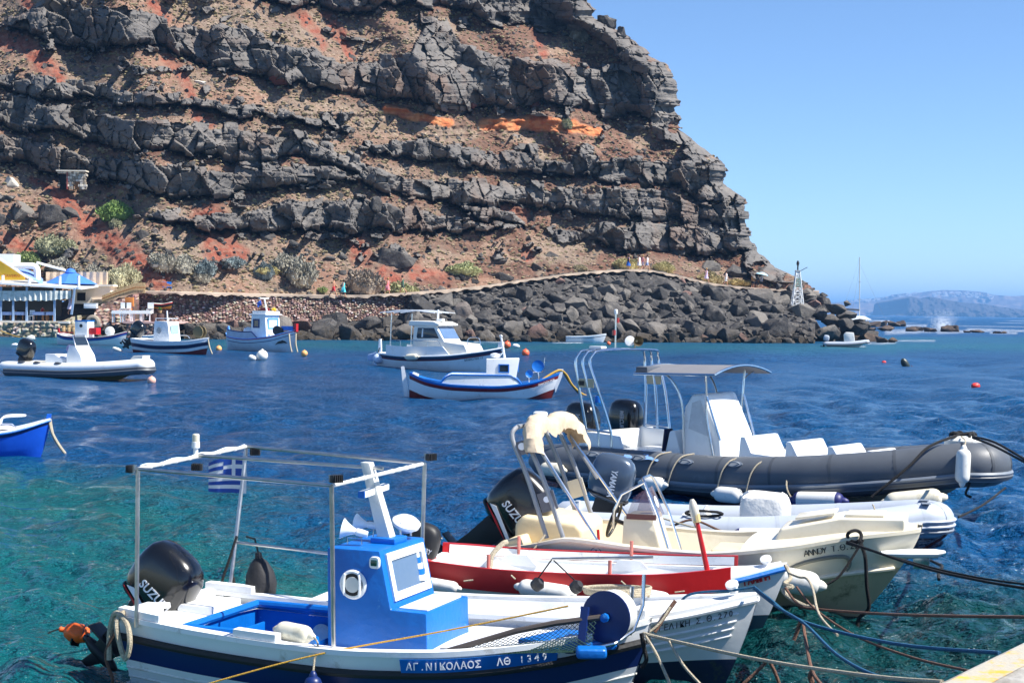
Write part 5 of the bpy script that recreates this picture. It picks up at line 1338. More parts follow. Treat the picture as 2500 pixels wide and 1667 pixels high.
rope('coiled pale lines heaped on the foredeck of the plain white boat', [b2.w(2.5 + .25 * math.cos(a), .05 + .16 * math.sin(a * 1.02), .60 + .002 * a) for a in np.linspace(0, 26, 60)], .012, ROPEW, 'rope_coil', 2)
for k_, lab in ((.42, 'black pulley block hanging from a pole above the white boat, left one'), (.62, 'black pulley block hanging from a pole above the white boat, right one')):
    th_ = thing('pulley_block', lab, 'pulley', tuple(b2.w(1.95 + (-.12 if k_ < .5 else .2), .13, .62)))
    m_ = MB(); m_.lathe([(.02, -.05), (.05, -.03), (.055, .02), (.03, .05)], (0, 0, 0), (.4, -.3, .4), 12); m_.build('body', BLACKM, th_)
    m_ = MB(); m_.tube([(0, 0, .04), Vector(b2.w(1.95, .13, .83)) - Vector(th_.location)], .006, 5); m_.build('cord', ROPEB, th_)
m_ = MB(); m_.tube([b2.w(1.95, .13, .83), b2.w(2.75, .2, .88)], .013, 6); m_.build('boat_hook', ALU) and None
tag(bpy.data.objects['boat_hook'], 'thin grey boat hook pole laid across to the roller drum', 'boat hook')

# ================================================================ BOAT 3: white boat with red wash strake
b3 = Boat('rowing_boat', 'white open boat with broad red side boards and a blue rubbing rail', 'boat', -.74, 14.72, R(-13), 'boats moored side by side')
b3.hull(3.25, [(0, .48), (.12, .56), (.4, .62), (.62, .58), (.82, .38), (.93, .17), (1, .03)], [(0, .47), (.3, .43), (.6, .44), (.85, .5), (1, .6)], -.2, .34, .8, .30)
d3 = lambda d: (lambda t: b3.wz(t, d)); zw3 = lambda t: b3.wabs(t, .10 + .05 * t)
b3.band('planking', zw3, 1.0, WHITE, 8); b3.band('bottom_paint', 0.0, zw3, mat('antifouling_teal', S(20, 60, 78), .6, 0, .2, 4), 4)
b3.rail('rub_rail', d3(.015), BLUE, .026, 0, 1, .014)
b3.gunwale('gunwale', WHITE, .06, .025)
b3.inner('inner_lining', .2, WHITE, .06, .01, .86)
b3.deck('foredeck', .0, WHITE, .80, .985, .05, .05)
for sd in (-1, 1):
    A = b3.line(1, sd, 0, .86, 24, -.035, -.085); B = b3.line(1, sd, 0, .86, 24, -.055, .115); C_ = b3.line(1, sd, 0, .86, 24, -.015, .115); Dd_ = b3.line(1, sd, 0, .86, 24, .0, .0)
    m_ = MB(); q = [A, B, C_, Dd_, A]
    for u, v in zip(q[:-1], q[1:]): m_.strip(u, v) if sd > 0 else m_.strip(v, u)
    m_.strip([A[0], B[0]], [Dd_[0], C_[0]]); m_.strip([Dd_[-1], C_[-1]], [A[-1], B[-1]])
    m_.build('wash_board', RED, b3.root, True, 30)
    m_ = MB(); E1 = b3.line(1, sd, .02, .85, 24, .004, .03); E2 = b3.line(1, sd, .02, .85, 24, -.01, .105); m_.strip(E1, E2) if sd > 0 else m_.strip(E2, E1)
    m_.build('wash_board_lining', WHITE, b3.root)
    for t in (.22, .55):
        p = b3.pt(t, 1, sd, -.01); m_ = MB(); m_.tube([p + Vector((0, 0, .05)), p + Vector((0, 0, .23))], .016, 8); m_.build('thole_pin', mat('pink_wood', S(196, 120, 108), .7, 0, .2, 8), b3.root)
        if sd > 0:
            m_ = MB(); m_.prism([(p.x - .2, .40), (p.x - .1, .50), (p.x + .1, .50), (p.x + .2, .40)], p.y - .09, p.y - .06, 'y'); m_.build('thole_block', WHITE, b3.root)
for x in (.45, 1.2, 1.9): m_ = MB(); m_.box((x, 0, .36), (.24, 1.0, .03)); m_.build('thwart', WHITE, b3.root, bevel=.006)
m_ = MB(); m_.tube([(2.62, -.40, .50), (2.50, -.40, 1.02)], [.026, .018], 8); rp = m_.build('marker_pole', RED, b3.root)
m_ = MB(); m_.lathe([(.02, 0), (.035, .02), (.04, .12), (.03, .17), (.015, .2)], (2.50, -.40, 1.0), (-.22, 0, 1), 12); m_.build('bottle', mat('cloudy_plastic', S(214, 206, 190), .4, 0, .1, 8), rp)
m_ = MB(); m_.tube([(2.505, -.40, 1.0), (2.49, -.40, 1.07)], .036, 10); m_.build('tape', mat('tape_beige', S(206, 182, 130), .7), rp)
for ch, t in zip('ΓΑΡΜΠΗ', np.linspace(.90, .955, 6)):
    p, q = b3.pt(t - .006, b3.wz(t, .055), -1, -.016), b3.pt(t + .006, b3.wz(t, .055), -1, -.016)
    lettering(ch, .07, REDL, b3.root, basis((p + q) / 2 + Vector((0, -.004, 0)), q - p, (0, 0, 1)), bold=.003)
m_ = MB(); m_.lathe([(.03, 0), (.03, .05), (.05, .055), (.05, .075), (.03, .08)], (3.08, 0, .60), (-.2, -.6, 1), 16); m_.build('samson_post', GEL, b3.root)
o = outboard(b3, (-.03, .05, .46), R(20), .62, BLACKM, 'MERCURY', WHT, 'mercury', 0, .0)
m_ = MB(); m_.tube([p + Vector((0, 0, .0)) for p in sup((-.18, 0, .09), .281, .181, .5, 28)], .012, 5, False, True); m_.build('stripe', REDL, o)
for (xa, xb, lab, r_) in ((.1, .48, 'long white fender at the stern of the red boarded boat', .055), (1.02, 1.48, 'white fender at the middle of the red boarded boat', .075), (1.98, 2.32, 'white fender near the bow end of the red board', .06)):
    fender(lab, b3.w(xa, -.72, .42), b3.w(xb, -.74, .38), r_, FEND, None, None, [[b3.w(xa - .04, -.7, .48), b3.w(xa - .08, -.69, .51)], [b3.w(xb + .04, -.7, .44), b3.w(xb + .12, -.68, .45)]])
rope('knotted pale rope over the far side of the red boarded boat', [b3.w(.62, .52, .62), b3.w(.58, .48, .6), b3.w(.5, .42, .5), b3.w(.48, .40, .38), b3.w(.40, .3, .34)], .024, ROPEW, 'line')

# ================================================================ BOAT 4: cream speedboat
b4 = Boat('speedboat', 'cream speedboat with steering console, folded beige awning arch and black outboard', 'boat', .02, 16.15, R(-16.5), 'boats moored side by side', 1.04, z=-.115)
b4.hull(3.85, [(0, .66), (.2, .74), (.5, .78), (.7, .70), (.85, .52), (.94, .36), (1, .20)], [(0, .55), (.1, .62), (.2, .70), (.35, .66), (.5, .64), (.7, .72), (.85, .82), (1, .88)], -.25, .36, .62, .75, ta=.5)
d4 = lambda d: (lambda t: b4.wz(t, d))
b4.band('topsides', d4(.34), 1.0, CREAM, 6); b4.band('lower_hull', 0.0, d4(.34), mat('cream_bottom', S(196, 184, 150), .4, 0, .12, 2, 0, wear=S(120, 112, 84), wamt=.38, wscale=3), 5)
b4.rail('chine_rail', d4(.34), CREAM, .022, .05, .985, .012); b4.rail('rub_rail', d4(.10), mat('grey_rub', S(128, 126, 112), .5), .012, .02, .60, .006)
# bow closing plate
m_ = MB(); A = [b4.pt(1, w, -1) for w in np.linspace(0, 1, 8)]; m_.strip(A, [Vector((p.x + .0, -p.y, p.z)) for p in A]); m_.build('bow_plate', CREAM, b4.root)
b4.gunwale('gunwale', CREAM, .12, .03)
b4.inner('inner_lining', .30, CREAM, .12, .02, .74)
b4.deck('foredeck', -.03, CREAM, .60, .99, .10, .03)
m_ = MB(); m_.prism([(2.55, .70), (2.62, .86), (3.15, .98), (3.72, 1.0), (3.72, .86), (2.6, .70)], -.30, .30, 'y'); m_.build('bow_locker', CREAM, b4.root, bevel=.03, bseg=3)
for x, y, l in ((2.92, .0, .36), (3.36, .0, .34)):
    m_ = MB(); m_.box((x, y, .975 if x < 3 else 1.0), (l, .40, .02), ry=-.18 if x < 3 else -.04); m_.build('hatch_lid', CREAM, b4.root, bevel=.006)
m_ = MB(); m_.box((2.28, -.12, .60), (.55, .55, .10)); m_.build('bow_cushion', CREAMV, b4.root, bevel=.03, bseg=3)
m_ = MB(); m_.box((2.78, -.34, .70), (.5, .28, .04), rz=-.2, ry=-.16); m_.build('side_pad', mat('pale_pad', S(206, 196, 172), .7, 0, .08, 5), b4.root, bevel=.015)
m_ = MB(); m_.prism([(.12, .34), (.12, .78), (.2, .86), (.72, .80), (.78, .74), (.78, .34)], -.30, .58, 'y'); m_.build('stern_bench', CREAMV, b4.root, bevel=.04, bseg=3)
m_ = MB(); m_.prism([(.10, .5), (.12, .66), (.26, .70), (.30, .6), (.30, .5)], -.62, -.30, 'y'); m_.build('stern_cushion', CREAMV, b4.root, bevel=.03, bseg=3)
# console
m_ = MB(); vs_ = [(1.14, -.30, .32), (1.62, -.30, .32), (1.62, .18, .32), (1.14, .18, .32), (1.17, -.28, .90), (1.44, -.28, .91), (1.44, .16, .91), (1.17, .16, .90)]
m_.add(vs_, [(0, 3, 2, 1), (4, 5, 6, 7), (0, 1, 5, 4), (1, 2, 6, 5), (2, 3, 7, 6), (3, 0, 4, 7)]); con = m_.build('console', CREAM, b4.root, bevel=.02, bseg=2)
m_ = MB(); m_.strip([(1.46, -.29, .86), (1.33, -.20, 1.16), (1.33, .08, 1.16), (1.46, .17, .86)], [(1.20, -.285, .90), (1.20, -.22, 1.06), (1.20, .10, 1.06), (1.20, .165, .90)])
m_ = MB(); m_.add([(1.20, -.29, .90), (1.47, -.29, .88), (1.36, -.24, 1.15), (1.26, -.27, 1.08), (1.47, .17, .88), (1.36, .12, 1.15), (1.20, .17, .90), (1.26, .15, 1.08)], [(0, 1, 2, 3), (1, 4, 5, 2), (4, 6, 7, 5)]); m_.build('windshield', SMOKE, con, False)
m_ = MB(); m_.box((1.34, -.293, .90), (.28, .012, .05)); m_.build('windshield_strip', mat('maroon_strip', S(104, 62, 60), .5), con)
m_ = MB(); m_.tube([(1.62, -.31, .55), (1.50, -.31, .92), (1.36, -.27, 1.22), (1.33, -.2, 1.25), (1.33, .1, 1.25), (1.36, .15, 1.22), (1.50, .19, .92), (1.66, .19, .45)], .013, 8); m_.tube([(1.36, -.27, 1.22), (1.15, -.29, 1.10), (1.08, -.29, .95), (1.07, -.27, .78)], .012, 8); m_.build('grab_rail', STEEL, con)
wh = MB(); cw = Vector((1.04, -.10, .84)); n_ = Vector((-1, 0, .35)).normalized(); u_ = Vector((0, 1, 0)); v_ = n_.cross(u_)
wh.tube([cw + (u_ * math.cos(a) + v_ * math.sin(a)) * .17 for a in np.linspace(0, 6.283, 25)[:-1]], .013, 8, False, True)
for a in (0, 2.1, 4.2): wh.tube([cw, cw + (u_ * math.cos(a) + v_ * math.sin(a)) * .17], .009, 6)
wh.lathe([(.035, -.02), (.035, .02)], cw, n_, 12); wh.tube([cw, cw - n_ * .14], .02, 8); wh.build('steering_wheel', BLACKM, con)
m_ = MB(); m_.lathe([(.055, 0), (.055, .004)], (1.43, -.05, 1.02), (.93, 0, .36), 18); m_.build('sticker', WHT, con)
m_ = MB(); m_.tube([(.98, -.42, .55), (.96, -.42, .78)], .014, 8); m_.box((.98, -.42, .52), (.16, .06, .05)); m_.build('throttle', RED, b4.root)
# arch
for sd in (-1, 1):
    y = .60 * sd
    for x0_, x1_ in ((.52, .16), (.68, .30)):
        m_ = MB(); m_.tube(smooth_path([(x0_, y, .70), (x0_ * .45 + x1_ * .55, y, 1.26), (x1_ + .01, y * .97, 1.60), (x1_ + .02, y * .85, 1.70), (x1_ + .04, y * .6, 1.71)], 4), .022, 10); m_.build('arch_tube', SATIN, b4.root)
    m_ = MB(); m_.box((.52 if sd < 0 else .50, y - .01 * sd, 1.04), (.16, .014, .18), ry=-.32); m_.build('arch_plate', mat('grey_plate', S(104, 104, 110), .5, .2) if sd < 0 else CREAM, b4.root)
    if sd < 0:
        m_ = MB(); m_.box((.285, y - .01 * sd, 1.53), (.12, .014, .13), ry=-.3); m_.build('arch_plate', MATS['grey_plate'], b4.root)
        m_ = MB(); m_.lathe([(.035, 0), (.035, .004)], (.27, y - .012, 1.54), (0, -1, 0), 14); m_.build('badge', WHT, b4.root)
        m_ = MB(); m_.lathe([(.03, 0), (.03, .004)], (.515, y - .012, 1.06), (0, -1, 0), 14); m_.build('badge', WHT, b4.root)
    m_ = MB(); m_.tube([(1.06, .66 * sd, .64 if sd < 0 else .70), (.42, .6 * sd, 1.56)], .014, 8); m_.build('arch_strut', STEEL, b4.root)
    m_ = MB(); m_.tube([(.70, .62 * sd, 1.14), (.40, .60 * sd, 1.58)], .018, 8); m_.build('strut_sleeve', SATIN, b4.root)
m_ = MB(); m_.tube([(.20, -.5, 1.71), (.20, .5, 1.71)], .022, 8); m_.tube([(.34, -.5, 1.71), (.34, .5, 1.71)], .022, 8); m_.build('arch_crossbar', SATIN, b4.root)
hp = smooth_path([(.40, -.66, 1.48), (.36, -.60, 1.62), (.33, -.42, 1.75), (.33, -.2, 1.76), (.35, 0, 1.70), (.38, .2, 1.76), (.44, .42, 1.74), (.50, .58, 1.62), (.54, .66, 1.46)], 5)
m_ = MB(); rows = []
for i, p in enumerate(hp):                        # canvas folded over the arch, edges hanging down
    t_ = (hp[min(i + 1, len(hp) - 1)] - hp[max(i - 1, 0)]).normalized(); n_ = Vector((0, -t_.z, t_.y)).normalized(); n_ = n_ if n_.z > -.2 else -n_
    fold = .012 * math.sin(i * 1.9) + .008 * math.sin(i * 3.7)
    rows.append([p + Vector((dx * (1 + .1 * math.sin(i * 1.3 + dx * 20)), 0, 0)) + n_ * (dn + fold * (1 if dn < 0 else .4)) for dx, dn in ((-.085, -.10), (-.09, -.04), (-.075, .02), (-.04, .05), (0, .055), (.04, .05), (.075, .02), (.09, -.04), (.085, -.11))])
m_.sheet(rows); m_.build('folded_awning', BEIGE, b4.root)
m_ = MB(); m_.lathe([(.07, 0), (.07, .03), (.05, .04)], (.28, -.02, 1.79), (0, 0, 1), 16); m_.build('gps_antenna', GEL, b4.root)
o = outboard(b4, (.02, .0, .60), R(48), 1.06, BLACK, 'SUZUKI')
m_ = MB(); m_.lathe([(.062, 0), (.062, .004)], (.98, b4.pt(.27, .9, -1).y - .008, .62), (0, -1, -.05), 22)
t_ = .265; p, q = b4.pt(t_ - .01, b4.wz(t_, .075), -1, -.006), b4.pt(t_ + .01, b4.wz(t_, .075), -1, -.006)
m_ = MB(); m_.lathe([(.062, 0), (.062, .004)], (0, 0, 0), (0, 0, 1), 24); dec = m_.build('round_decal', mat('decal_pale', S(214, 214, 206), .5), b4.root, M=basis((p + q) / 2, q - p, (0, 0, 1)))
m_ = MB(); m_.tube([Vector((.05 * math.cos(a), .05 * math.sin(a), .005)) for a in np.linspace(0, 6.283, 25)[:-1]], .004, 4, False, True); m_.box((0, 0, .005), (.012, .06, .003)); m_.box((0, 0, .005), (.04, .01, .003)); m_.build('decal_emblem', mat('decal_grey', S(96, 100, 110), .5), dec, M=basis((p + q) / 2, q - p, (0, 0, 1)))
for ch, t in zip('ΑΝΝΟΥ Τ.Θ.220', np.linspace(.755, .875, 13)):
    if ch != ' ':
        p, q = b4.pt(t - .006, b4.wz(t, .06), -1, -.006), b4.pt(t + .006, b4.wz(t, .06), -1, -.006)
        lettering(ch, .075, BLK, b4.root, basis((p + q) / 2 + Vector((0, -.004, 0)), q - p, (0, 0, 1)))
# moulded side window outline at the bow
arc = [(.70, .26), (.74, .16), (.80, .14), (.85, .16), (.87, .24), (.87, .30)]
m_ = MB(); m_.tube(smooth_path([b4.pt(t, b4.wz(t, d), -1, -.006) for t, d in arc], 4), .02, 6); m_.build('moulded_groove', mat('grey_groove', S(132, 130, 116), .5), b4.root)
m_ = MB(); m_.loft([sup((0, 0, 0), .06, .035, .7, 14), sup((.35, 0, .02), .045, .03, .7, 14), sup((.62, 0, .03), .02, .02, .9, 14)]); m_.v = [(p[0] + 3.35 + p[2] * .2, p[1] - .34, .72 + p[2]) for p in m_.v]
m_ = MB(); m_.tube([(3.52, -.40, .70), (3.75, -.32, .70), (3.98, -.22, .70), (4.06, -.18, .71)], [.03, .055, .05, .02], 12, True, False, .8); m_.build('anchor_roller', GEL, b4.root)
m_ = MB(); m_.box((3.86, -.16, .62), (.14, .1, .14)); m_.build('bow_eye_plate', STEEL, b4.root, bevel=.01)
fender('big old white fender at the bow of the cream speedboat', b4.w(2.58, -.78, .50), b4.w(3.02, -.74, .44), .115, FEND, None, None, [[b4.w(3.06, -.74, .44), b4.w(3.2, -.7, .54), b4.w(3.38, -.60, .84)]], ROPEB)
rope('thin white lines hitched at the stern quarter of the cream speedboat', [b4.w(.52, -.66, .74), b4.w(.44, -.74, .62), b4.w(.36, -.8, .50)], .01, ROPEW, 'line')
rope('black rope knotted on the bow cleat of the cream speedboat', [b4.w(3.30 + .06 * math.cos(a), -.55 + .03 * math.sin(a * 2), .86 + .05 * math.sin(a)) for a in np.linspace(0, 20, 40)], .016, ROPEB, 'rope_knot', 2)
rope('black rope end hanging down the bow of the cream speedboat', [b4.w(3.34, -.58, .84), b4.w(3.40, -.62, .70), b4.w(3.42, -.64, .45), b4.w(3.44, -.62, .25), b4.w(3.36, -.62, .16), b4.w(3.34, -.62, .04)], .018, ROPEB, 'line')

# ================================================================ RIB builder
def rib_tubes(bt, L, W, r, z0, zb, m, cone=.5, rb_=None, name='tube', tipw=.25):
    """port/starboard tubes joined round the bow; returns centre path"""
    rb_ = rb_ or r; path = []; rad = []
    ts = np.linspace(0, 1, 26)
    for t in ts:
        x = -cone + (L - .18 + cone) * t
        y = W if t < .55 else W + (tipw - W) * ((t - .55) / .45) ** 2.1
        z = z0 if t < .45 else z0 + (zb - z0) * ((t - .45) / .55) ** 1.7
        path.append(Vector((x, -y, z))); q = min(1, t * (L + cone) / cone)
        rad.append((r + (rb_ - r) * t) * (0.25 + .75 * math.sqrt(max(0, 1 - (1 - q) ** 2))))
    e = path[-1]; bow = [Vector((e.x + (.20 + 0.0 * tipw) * math.sin(a), -tipw * math.cos(a), e.z)) for a in np.linspace(.2, math.pi - .2, 9)]
    full = path + bow + [Vector((p.x, -p.y, p.z)) for p in path[::-1]]
    rr = rad + [rad[-1]] * len(bow) + rad[::-1]
    mb = MB(); mb.tube(full, rr, 20); tb = mb.build(name, m, bt.root, True, 60)
    bt.path = path; bt.rad = rad; bt.full = full; bt.rr = rr
    return tb
def rib_strake(bt, name, angs, r_, m, parent, i0=2, i1=None):
    """raised bands on the outer side of the tubes at given angles (0 = outwards, + up)"""
    full, rr = bt.full, bt.rr; n_ = len(full)
    for a in angs:
        pts = []
        for i in range(i0, n_ - i0):
            d = (full[min(i + 1, n_ - 1)] - full[max(i - 1, 0)]).normalized(); out = d.cross(Vector((0, 0, 1))).normalized(); up_ = out.cross(d)
            pts.append(full[i] + (out * math.cos(a) + up_ * math.sin(a)) * (rr[i] + r_ * .2))
        mb = MB(); mb.tube(pts, r_, 6); mb.build(name, m, parent)
def rib_seams(bt, m, par, every=3, i0=4):
    n_ = len(bt.full)
    for i in range(i0, n_ - i0, every):
        d = (bt.full[i + 1] - bt.full[i - 1]).normalized(); mb = MB(); mb.tube([bt.full[i] - d * .022, bt.full[i] + d * .022], bt.rr[i] * 1.008, 20, False); mb.build('seam_band', m, par)
def rib_hull(bt, L, W, z1, m, keel=-.2, zb=.5):
    rows = []
    for t in np.linspace(0, 1, 20):
        x = (L - .25) * t; wd = W if t < .5 else W * (1 - ((t - .5) / .5) ** 2.2); zc = z1 + (zb - z1) * max(0, (t - .45) / .55) ** 1.8
        k = keel + (zb - .12 - keel) * max(0, (t - .55) / .45) ** 2.4
        rows.append([Vector((x, -wd, zc)), Vector((x, -wd * .55, zc * .45 + k * .55)), Vector((x, 0, k)), Vector((x, wd * .55, zc * .45 + k * .55)), Vector((x, wd, zc))])
    mb = MB(); mb.sheet(rows); mb.add(rows[0], [(0, 1, 2, 3, 4)]); return mb.build('hull', m, bt.root, True, 25)
def handle(bt, i, m, sd=1, ang=.75, size=1.0):
    full, rr = bt.full, bt.rr; i = i if sd > 0 else len(full) - 1 - i
    d = (full[i + 1] - full[i - 1]).normalized(); out = d.cross(Vector((0, 0, 1))).normalized(); up_ = out.cross(d)
    c = full[i] + (out * math.cos(ang) + up_ * math.sin(ang)) * rr[i]; nrm = (out * math.cos(ang) + up_ * math.sin(ang))
    mb = MB(); mb.loft([[c + d * (.13 * size * math.cos(a)) + nrm.cross(d) * (.05 * size * math.sin(a)) + nrm * h for a in np.linspace(0, 6.283, 17)[:-1]] for h in (-.01, .018)]); o = mb.build('handle_patch', m, bt.root)
    mb = MB(); mb.tube(smooth_path([c - d * .09 * size, c - d * .05 * size + nrm * .05, c + d * .05 * size + nrm * .05, c + d * .09 * size], 4), .012 * size, 6); mb.build('grip', m, o)

# ---------------------------------------------------------------- BOAT 5: light grey inflatable
b5 = Boat('inflatable_boat', 'pale grey inflatable boat with white covered seat and blue-grey outboard', 'boat', .74, 20.0, R(-11), 'boats moored side by side', z=-.09)
tb = rib_tubes(b5, 4.42, .56, .20, .26, .46, LGREY, .35, .21, tipw=.2)
rib_seams(b5, mat('seam_pale', S(168, 176, 188), .6), tb); rib_strake(b5, 'rub_strake', (-.25, .05), .022, LGREY, tb); rib_strake(b5, 'rub_strake', (-.55,), .03, MGREY, tb)
rib_hull(b5, 4.32, .5, .16, OFFW, -.16, .36)
m_ = MB(); m_.sheet([[Vector((x, y, .20)) for y in (-.5, 0, .5)] for x in (0, 1.5, 3.0, 3.9)]); m_.build('floor', MGREY, b5.root)
m_ = MB(); m_.box((.05, 0, .30), (.06, .9, .36)); m_.build('transom', GEL, b5.root, bevel=.01)
m_ = MB(); secs = []
for z, k_ in ((.22, 1), (.36, 1.04), (.58, 1.02), (.66, .92), (.70, .7)):
    secs.append([p + Vector((.02 * math.sin(5 * i), .015 * math.cos(7 * i), .012 * math.sin(3 * i))) for i, p in enumerate(sup((2.42, 0, z), .30 * k_, .30 * k_, .45, 26))])
m_.loft(secs); m_.build('seat_cover', mat('white_tarp', S(226, 224, 218), .6, 0, .06, 6, .9, 9), b5.root, True, 30)
m_ = MB(); m_.prism([(1.35, .24), (1.4, .40), (1.62, .42), (1.7, .52), (1.76, .38), (2.1, .34), (2.12, .24)], -.2, .2, 'y'); m_.build('folded_tarp', MATS['white_tarp'], b5.root, bevel=.03)
outboard(b5, (.06, .05, .42), R(18), 1.02, GUN, 'YAMAHA', WHT, 'vertical', 0, .0).location = (.62, .12, .50)
mb = MB(); mb.tube(smooth_path([(4.43, -.21, .60), (4.52, -.24, .48), (4.55, -.22, .33), (4.40, -.18, .2), (4.2, -.1, .06)], 4), .016, 6); mb.build('bow_seam', mat('maroon_tape', S(96, 40, 42), .6), tb)
for y0_, y1_ in ((-.34, -.18), (.02, .16)):
    mb = MB(); mb.loft([[Vector((4.30 + .1 * i - .05, y0_ + (y1_ - y0_) * j, .672 - .0 * i)) for i, j in ((0, 0), (1, 0), (1, 1), (0, 1))], [Vector((4.30 + .1 * i - .05, y0_ + (y1_ - y0_) * j, .678)) for i, j in ((0, 0), (1, 0), (1, 1), (0, 1))]]); mb.build('grey_patch', MGREY, tb)
fender('white fender with navy ends roped along the pale grey inflatable', b5.w(2.08, -.80, .26), b5.w(2.72, -.80, .28), .11, FEND, FCAP, None, [[b5.w(2.02, -.8, .27), b5.w(1.7, -.82, .34), b5.w(1.2, -.78, .46)], [b5.w(2.78, -.8, .29), b5.w(2.9, -.76, .40)]])
fender('pointed white fender standing at the bow of the pale grey inflatable', b5.w(3.25, -.72, .38), b5.w(3.68, -.66, .46), .10, FEND, None, None, [[b5.w(3.72, -.64, .47), b5.w(3.70, -.55, .62), b5.w(3.68, -.45, .66)]])
rope('tangle of black cord lying on the near tube of the pale grey inflatable', [b5.w(1.72 + .22 * math.cos(a) , -.60 + .05 * math.sin(2.3 * a), .50 + .03 * math.sin(a)) for a in np.linspace(0, 16, 40)], .012, ROPEB, 'rope_tangle', 2)
rope('grey lines slung along the near tube of the pale grey inflatable', [b5.w(1.0, -.80, .24), b5.w(1.35, -.80, .36), b5.w(1.6, -.78, .44), b5.w(1.9, -.80, .34), b5.w(2.1, -.82, .26)], .014, ROPEBR, 'line')
rope('loop of grey line hanging from the near tube of the pale grey inflatable', [b5.w(1.62, -.80, .42), b5.w(1.66, -.84, .28), b5.w(1.60, -.84, .18), b5.w(1.72, -.84, .30), b5.w(1.95, -.84, .18)], .010, ROPEW, 'line')

# ---------------------------------------------------------------- BOAT 6: dark grey tour boat
b6 = Boat('inflatable_boat', 'large dark grey tour inflatable with white seats, steel arch and grey sun roof', 'boat', 1.40, 26.6, R(-38), 'boats moored side by side', z=-.15)
tb = rib_tubes(b6, 6.68, 1.08, .31, .50, .88, DGREY, .5, .31, tipw=.30)
rib_seams(b6, mat('seam_grey', S(70, 75, 82), .6), tb); rib_strake(b6, 'rub_strake', (-.62, -.35), .035, MGREY, tb); rib_strake(b6, 'rub_strake', (-.5,), .05, DGREY, tb)
rib_hull(b6, 6.5, 1.0, .28, mat('hull_pale', S(176, 178, 160), .4, 0, .1, 1.5, wear=S(98, 100, 76), wamt=.38, wscale=2), -.3, .62)
m_ = MB(); m_.sheet([[Vector((x, y, .36)) for y in (-.95, 0, .95)] for x in (.1, 2, 4, 5.2)]); m_.build('floor', GEL, b6.root)
m_ = MB(); m_.box((.30, .2, .72), (.14, 2.0, .55)); m_.build('transom', GEL, b6.root, bevel=.02)
m_ = MB(); m_.prism([(.36, .40), (.36, 1.02), (1.05, .98), (1.25, .40)], -.86, -.80, 'y'); m_.build('side_panel', GEL, b6.root, bevel=.01)
m_ = MB(); m_.prism([(.36, .40), (.36, 1.02), (1.05, .98), (1.25, .40)], .80, .86, 'y'); m_.build('side_panel', GEL, b6.root, bevel=.01)
m_ = MB(); m_.box((.85, 0, .55), (.5, 1.6, .34)); m_.build('stern_bench', GEL, b6.root, bevel=.03)
m_ = MB(); m_.prism([(1.62, .36), (1.62, .72), (1.70, 1.08), (1.80, 1.10), (1.92, .72), (2.0, .36)], -.40, .40, 'y'); m_.build('pilot_seat', GEL, b6.root, bevel=.03)
m_ = MB(); m_.box((1.60, -.30, .93), (.03, .22, .36), ry=.12); m_.build('towel', mat('navy_cloth', S(26, 36, 74), .95, 0, .2, 10, .6, 20), b6.root, bevel=.01)
m_ = MB(); m_.prism([(2.02, .36), (1.98, 1.15), (2.04, 1.48), (2.16, 1.68), (2.36, 1.70), (2.68, 1.05), (2.74, .36)], -.50, .50, 'y'); con = m_.build('console', GEL, b6.root, bevel=.05, bseg=3)
m_ = MB(); m_.prism([(2.12, 1.15), (2.18, 1.55), (2.32, 1.6), (2.48, 1.25), (2.46, 1.05)], -.515, -.495, 'y'); m_.build('console_cover', mat('pale_vinyl_sheet', S(206, 208, 210), .25, 0, .1, 5, .5, 12), con)
for i, x in enumerate((3.0, 3.78, 4.44, 5.02)):
    m_ = MB(); zt = 1.08 - .03 * i; w_ = (.52, .52, .48, .40)[i]
    m_.prism([(x - .02, .36), (x + .04, zt), (x + .12, zt), (x + .24, .84), (x + .60, .82), (x + .64, .36)], -w_, w_, 'y'); m_.build('passenger_seat', GEL, b6.root, bevel=.025)
m_ = MB(); m_.box((5.75, 0, .86), (.42, .5, .2)); m_.build('bow_seat', GEL, b6.root, bevel=.02)
# arch
for sd in (-1, 1):
    for j, (xb, xt) in enumerate(((.42, .30), (.66, .44), (.90, .58))):
        m_ = MB(); m_.tube(smooth_path([(xb + .02, .86 * sd, .72), (xb, .86 * sd, 1.05), ((xb + xt) / 2, .96 * sd, 1.65), (xt, 1.0 * sd, 2.10), (xt + .02, .94 * sd, 2.26), (xt + .03, .80 * sd, 2.31), (xt + .03, .0, 2.33)], 5), .022, 10); m_.build('arch_tube', STEEL, b6.root)
    m_ = MB(); m_.tube([(.42, .86 * sd, 1.06), (.92, .86 * sd, 1.03)], .018, 8); m_.build('arch_brace', STEEL, b6.root)
    m_ = MB(); m_.box((.50, .98 * sd, 1.80), (.28, .02, .14)); m_.build('arch_plate', mat('plate_tan', S(186, 172, 142), .5, .2), b6.root)
    m_ = MB(); m_.box((.42, .995 * sd, 1.80), (.08, .03, .07)); m_.build('side_light', BLACKM, b6.root)
m_ = MB(); m_.box((.46, -.62, 2.365), (.24, .16, .04)); m_.build('radio_antenna_base', GEL, b6.root, bevel=.015)
m_ = MB(); m_.tube([(.46, -.12, 2.33), (.46, -.12, 2.9)], .012, 6); st_ = m_.build('light_staff', STEEL, b6.root)
m_ = MB(); m_.lathe([(.025, 0), (.03, .02), (.03, .07), (.02, .08)], (.46, -.12, 2.9), (0, 0, 1), 10); m_.build('staff_light', GEL, st_)
for z, dy in ((2.56, -.05), (2.76, .05)): m_ = MB(); m_.lathe([(.03, 0), (.03, .08)], (.46, -.12 + dy, z), (0, 0, 1), 10); m_.build('red_lens', mat('red_lens', S(160, 30, 34), .3, 0, .05, coat=.5), st_)
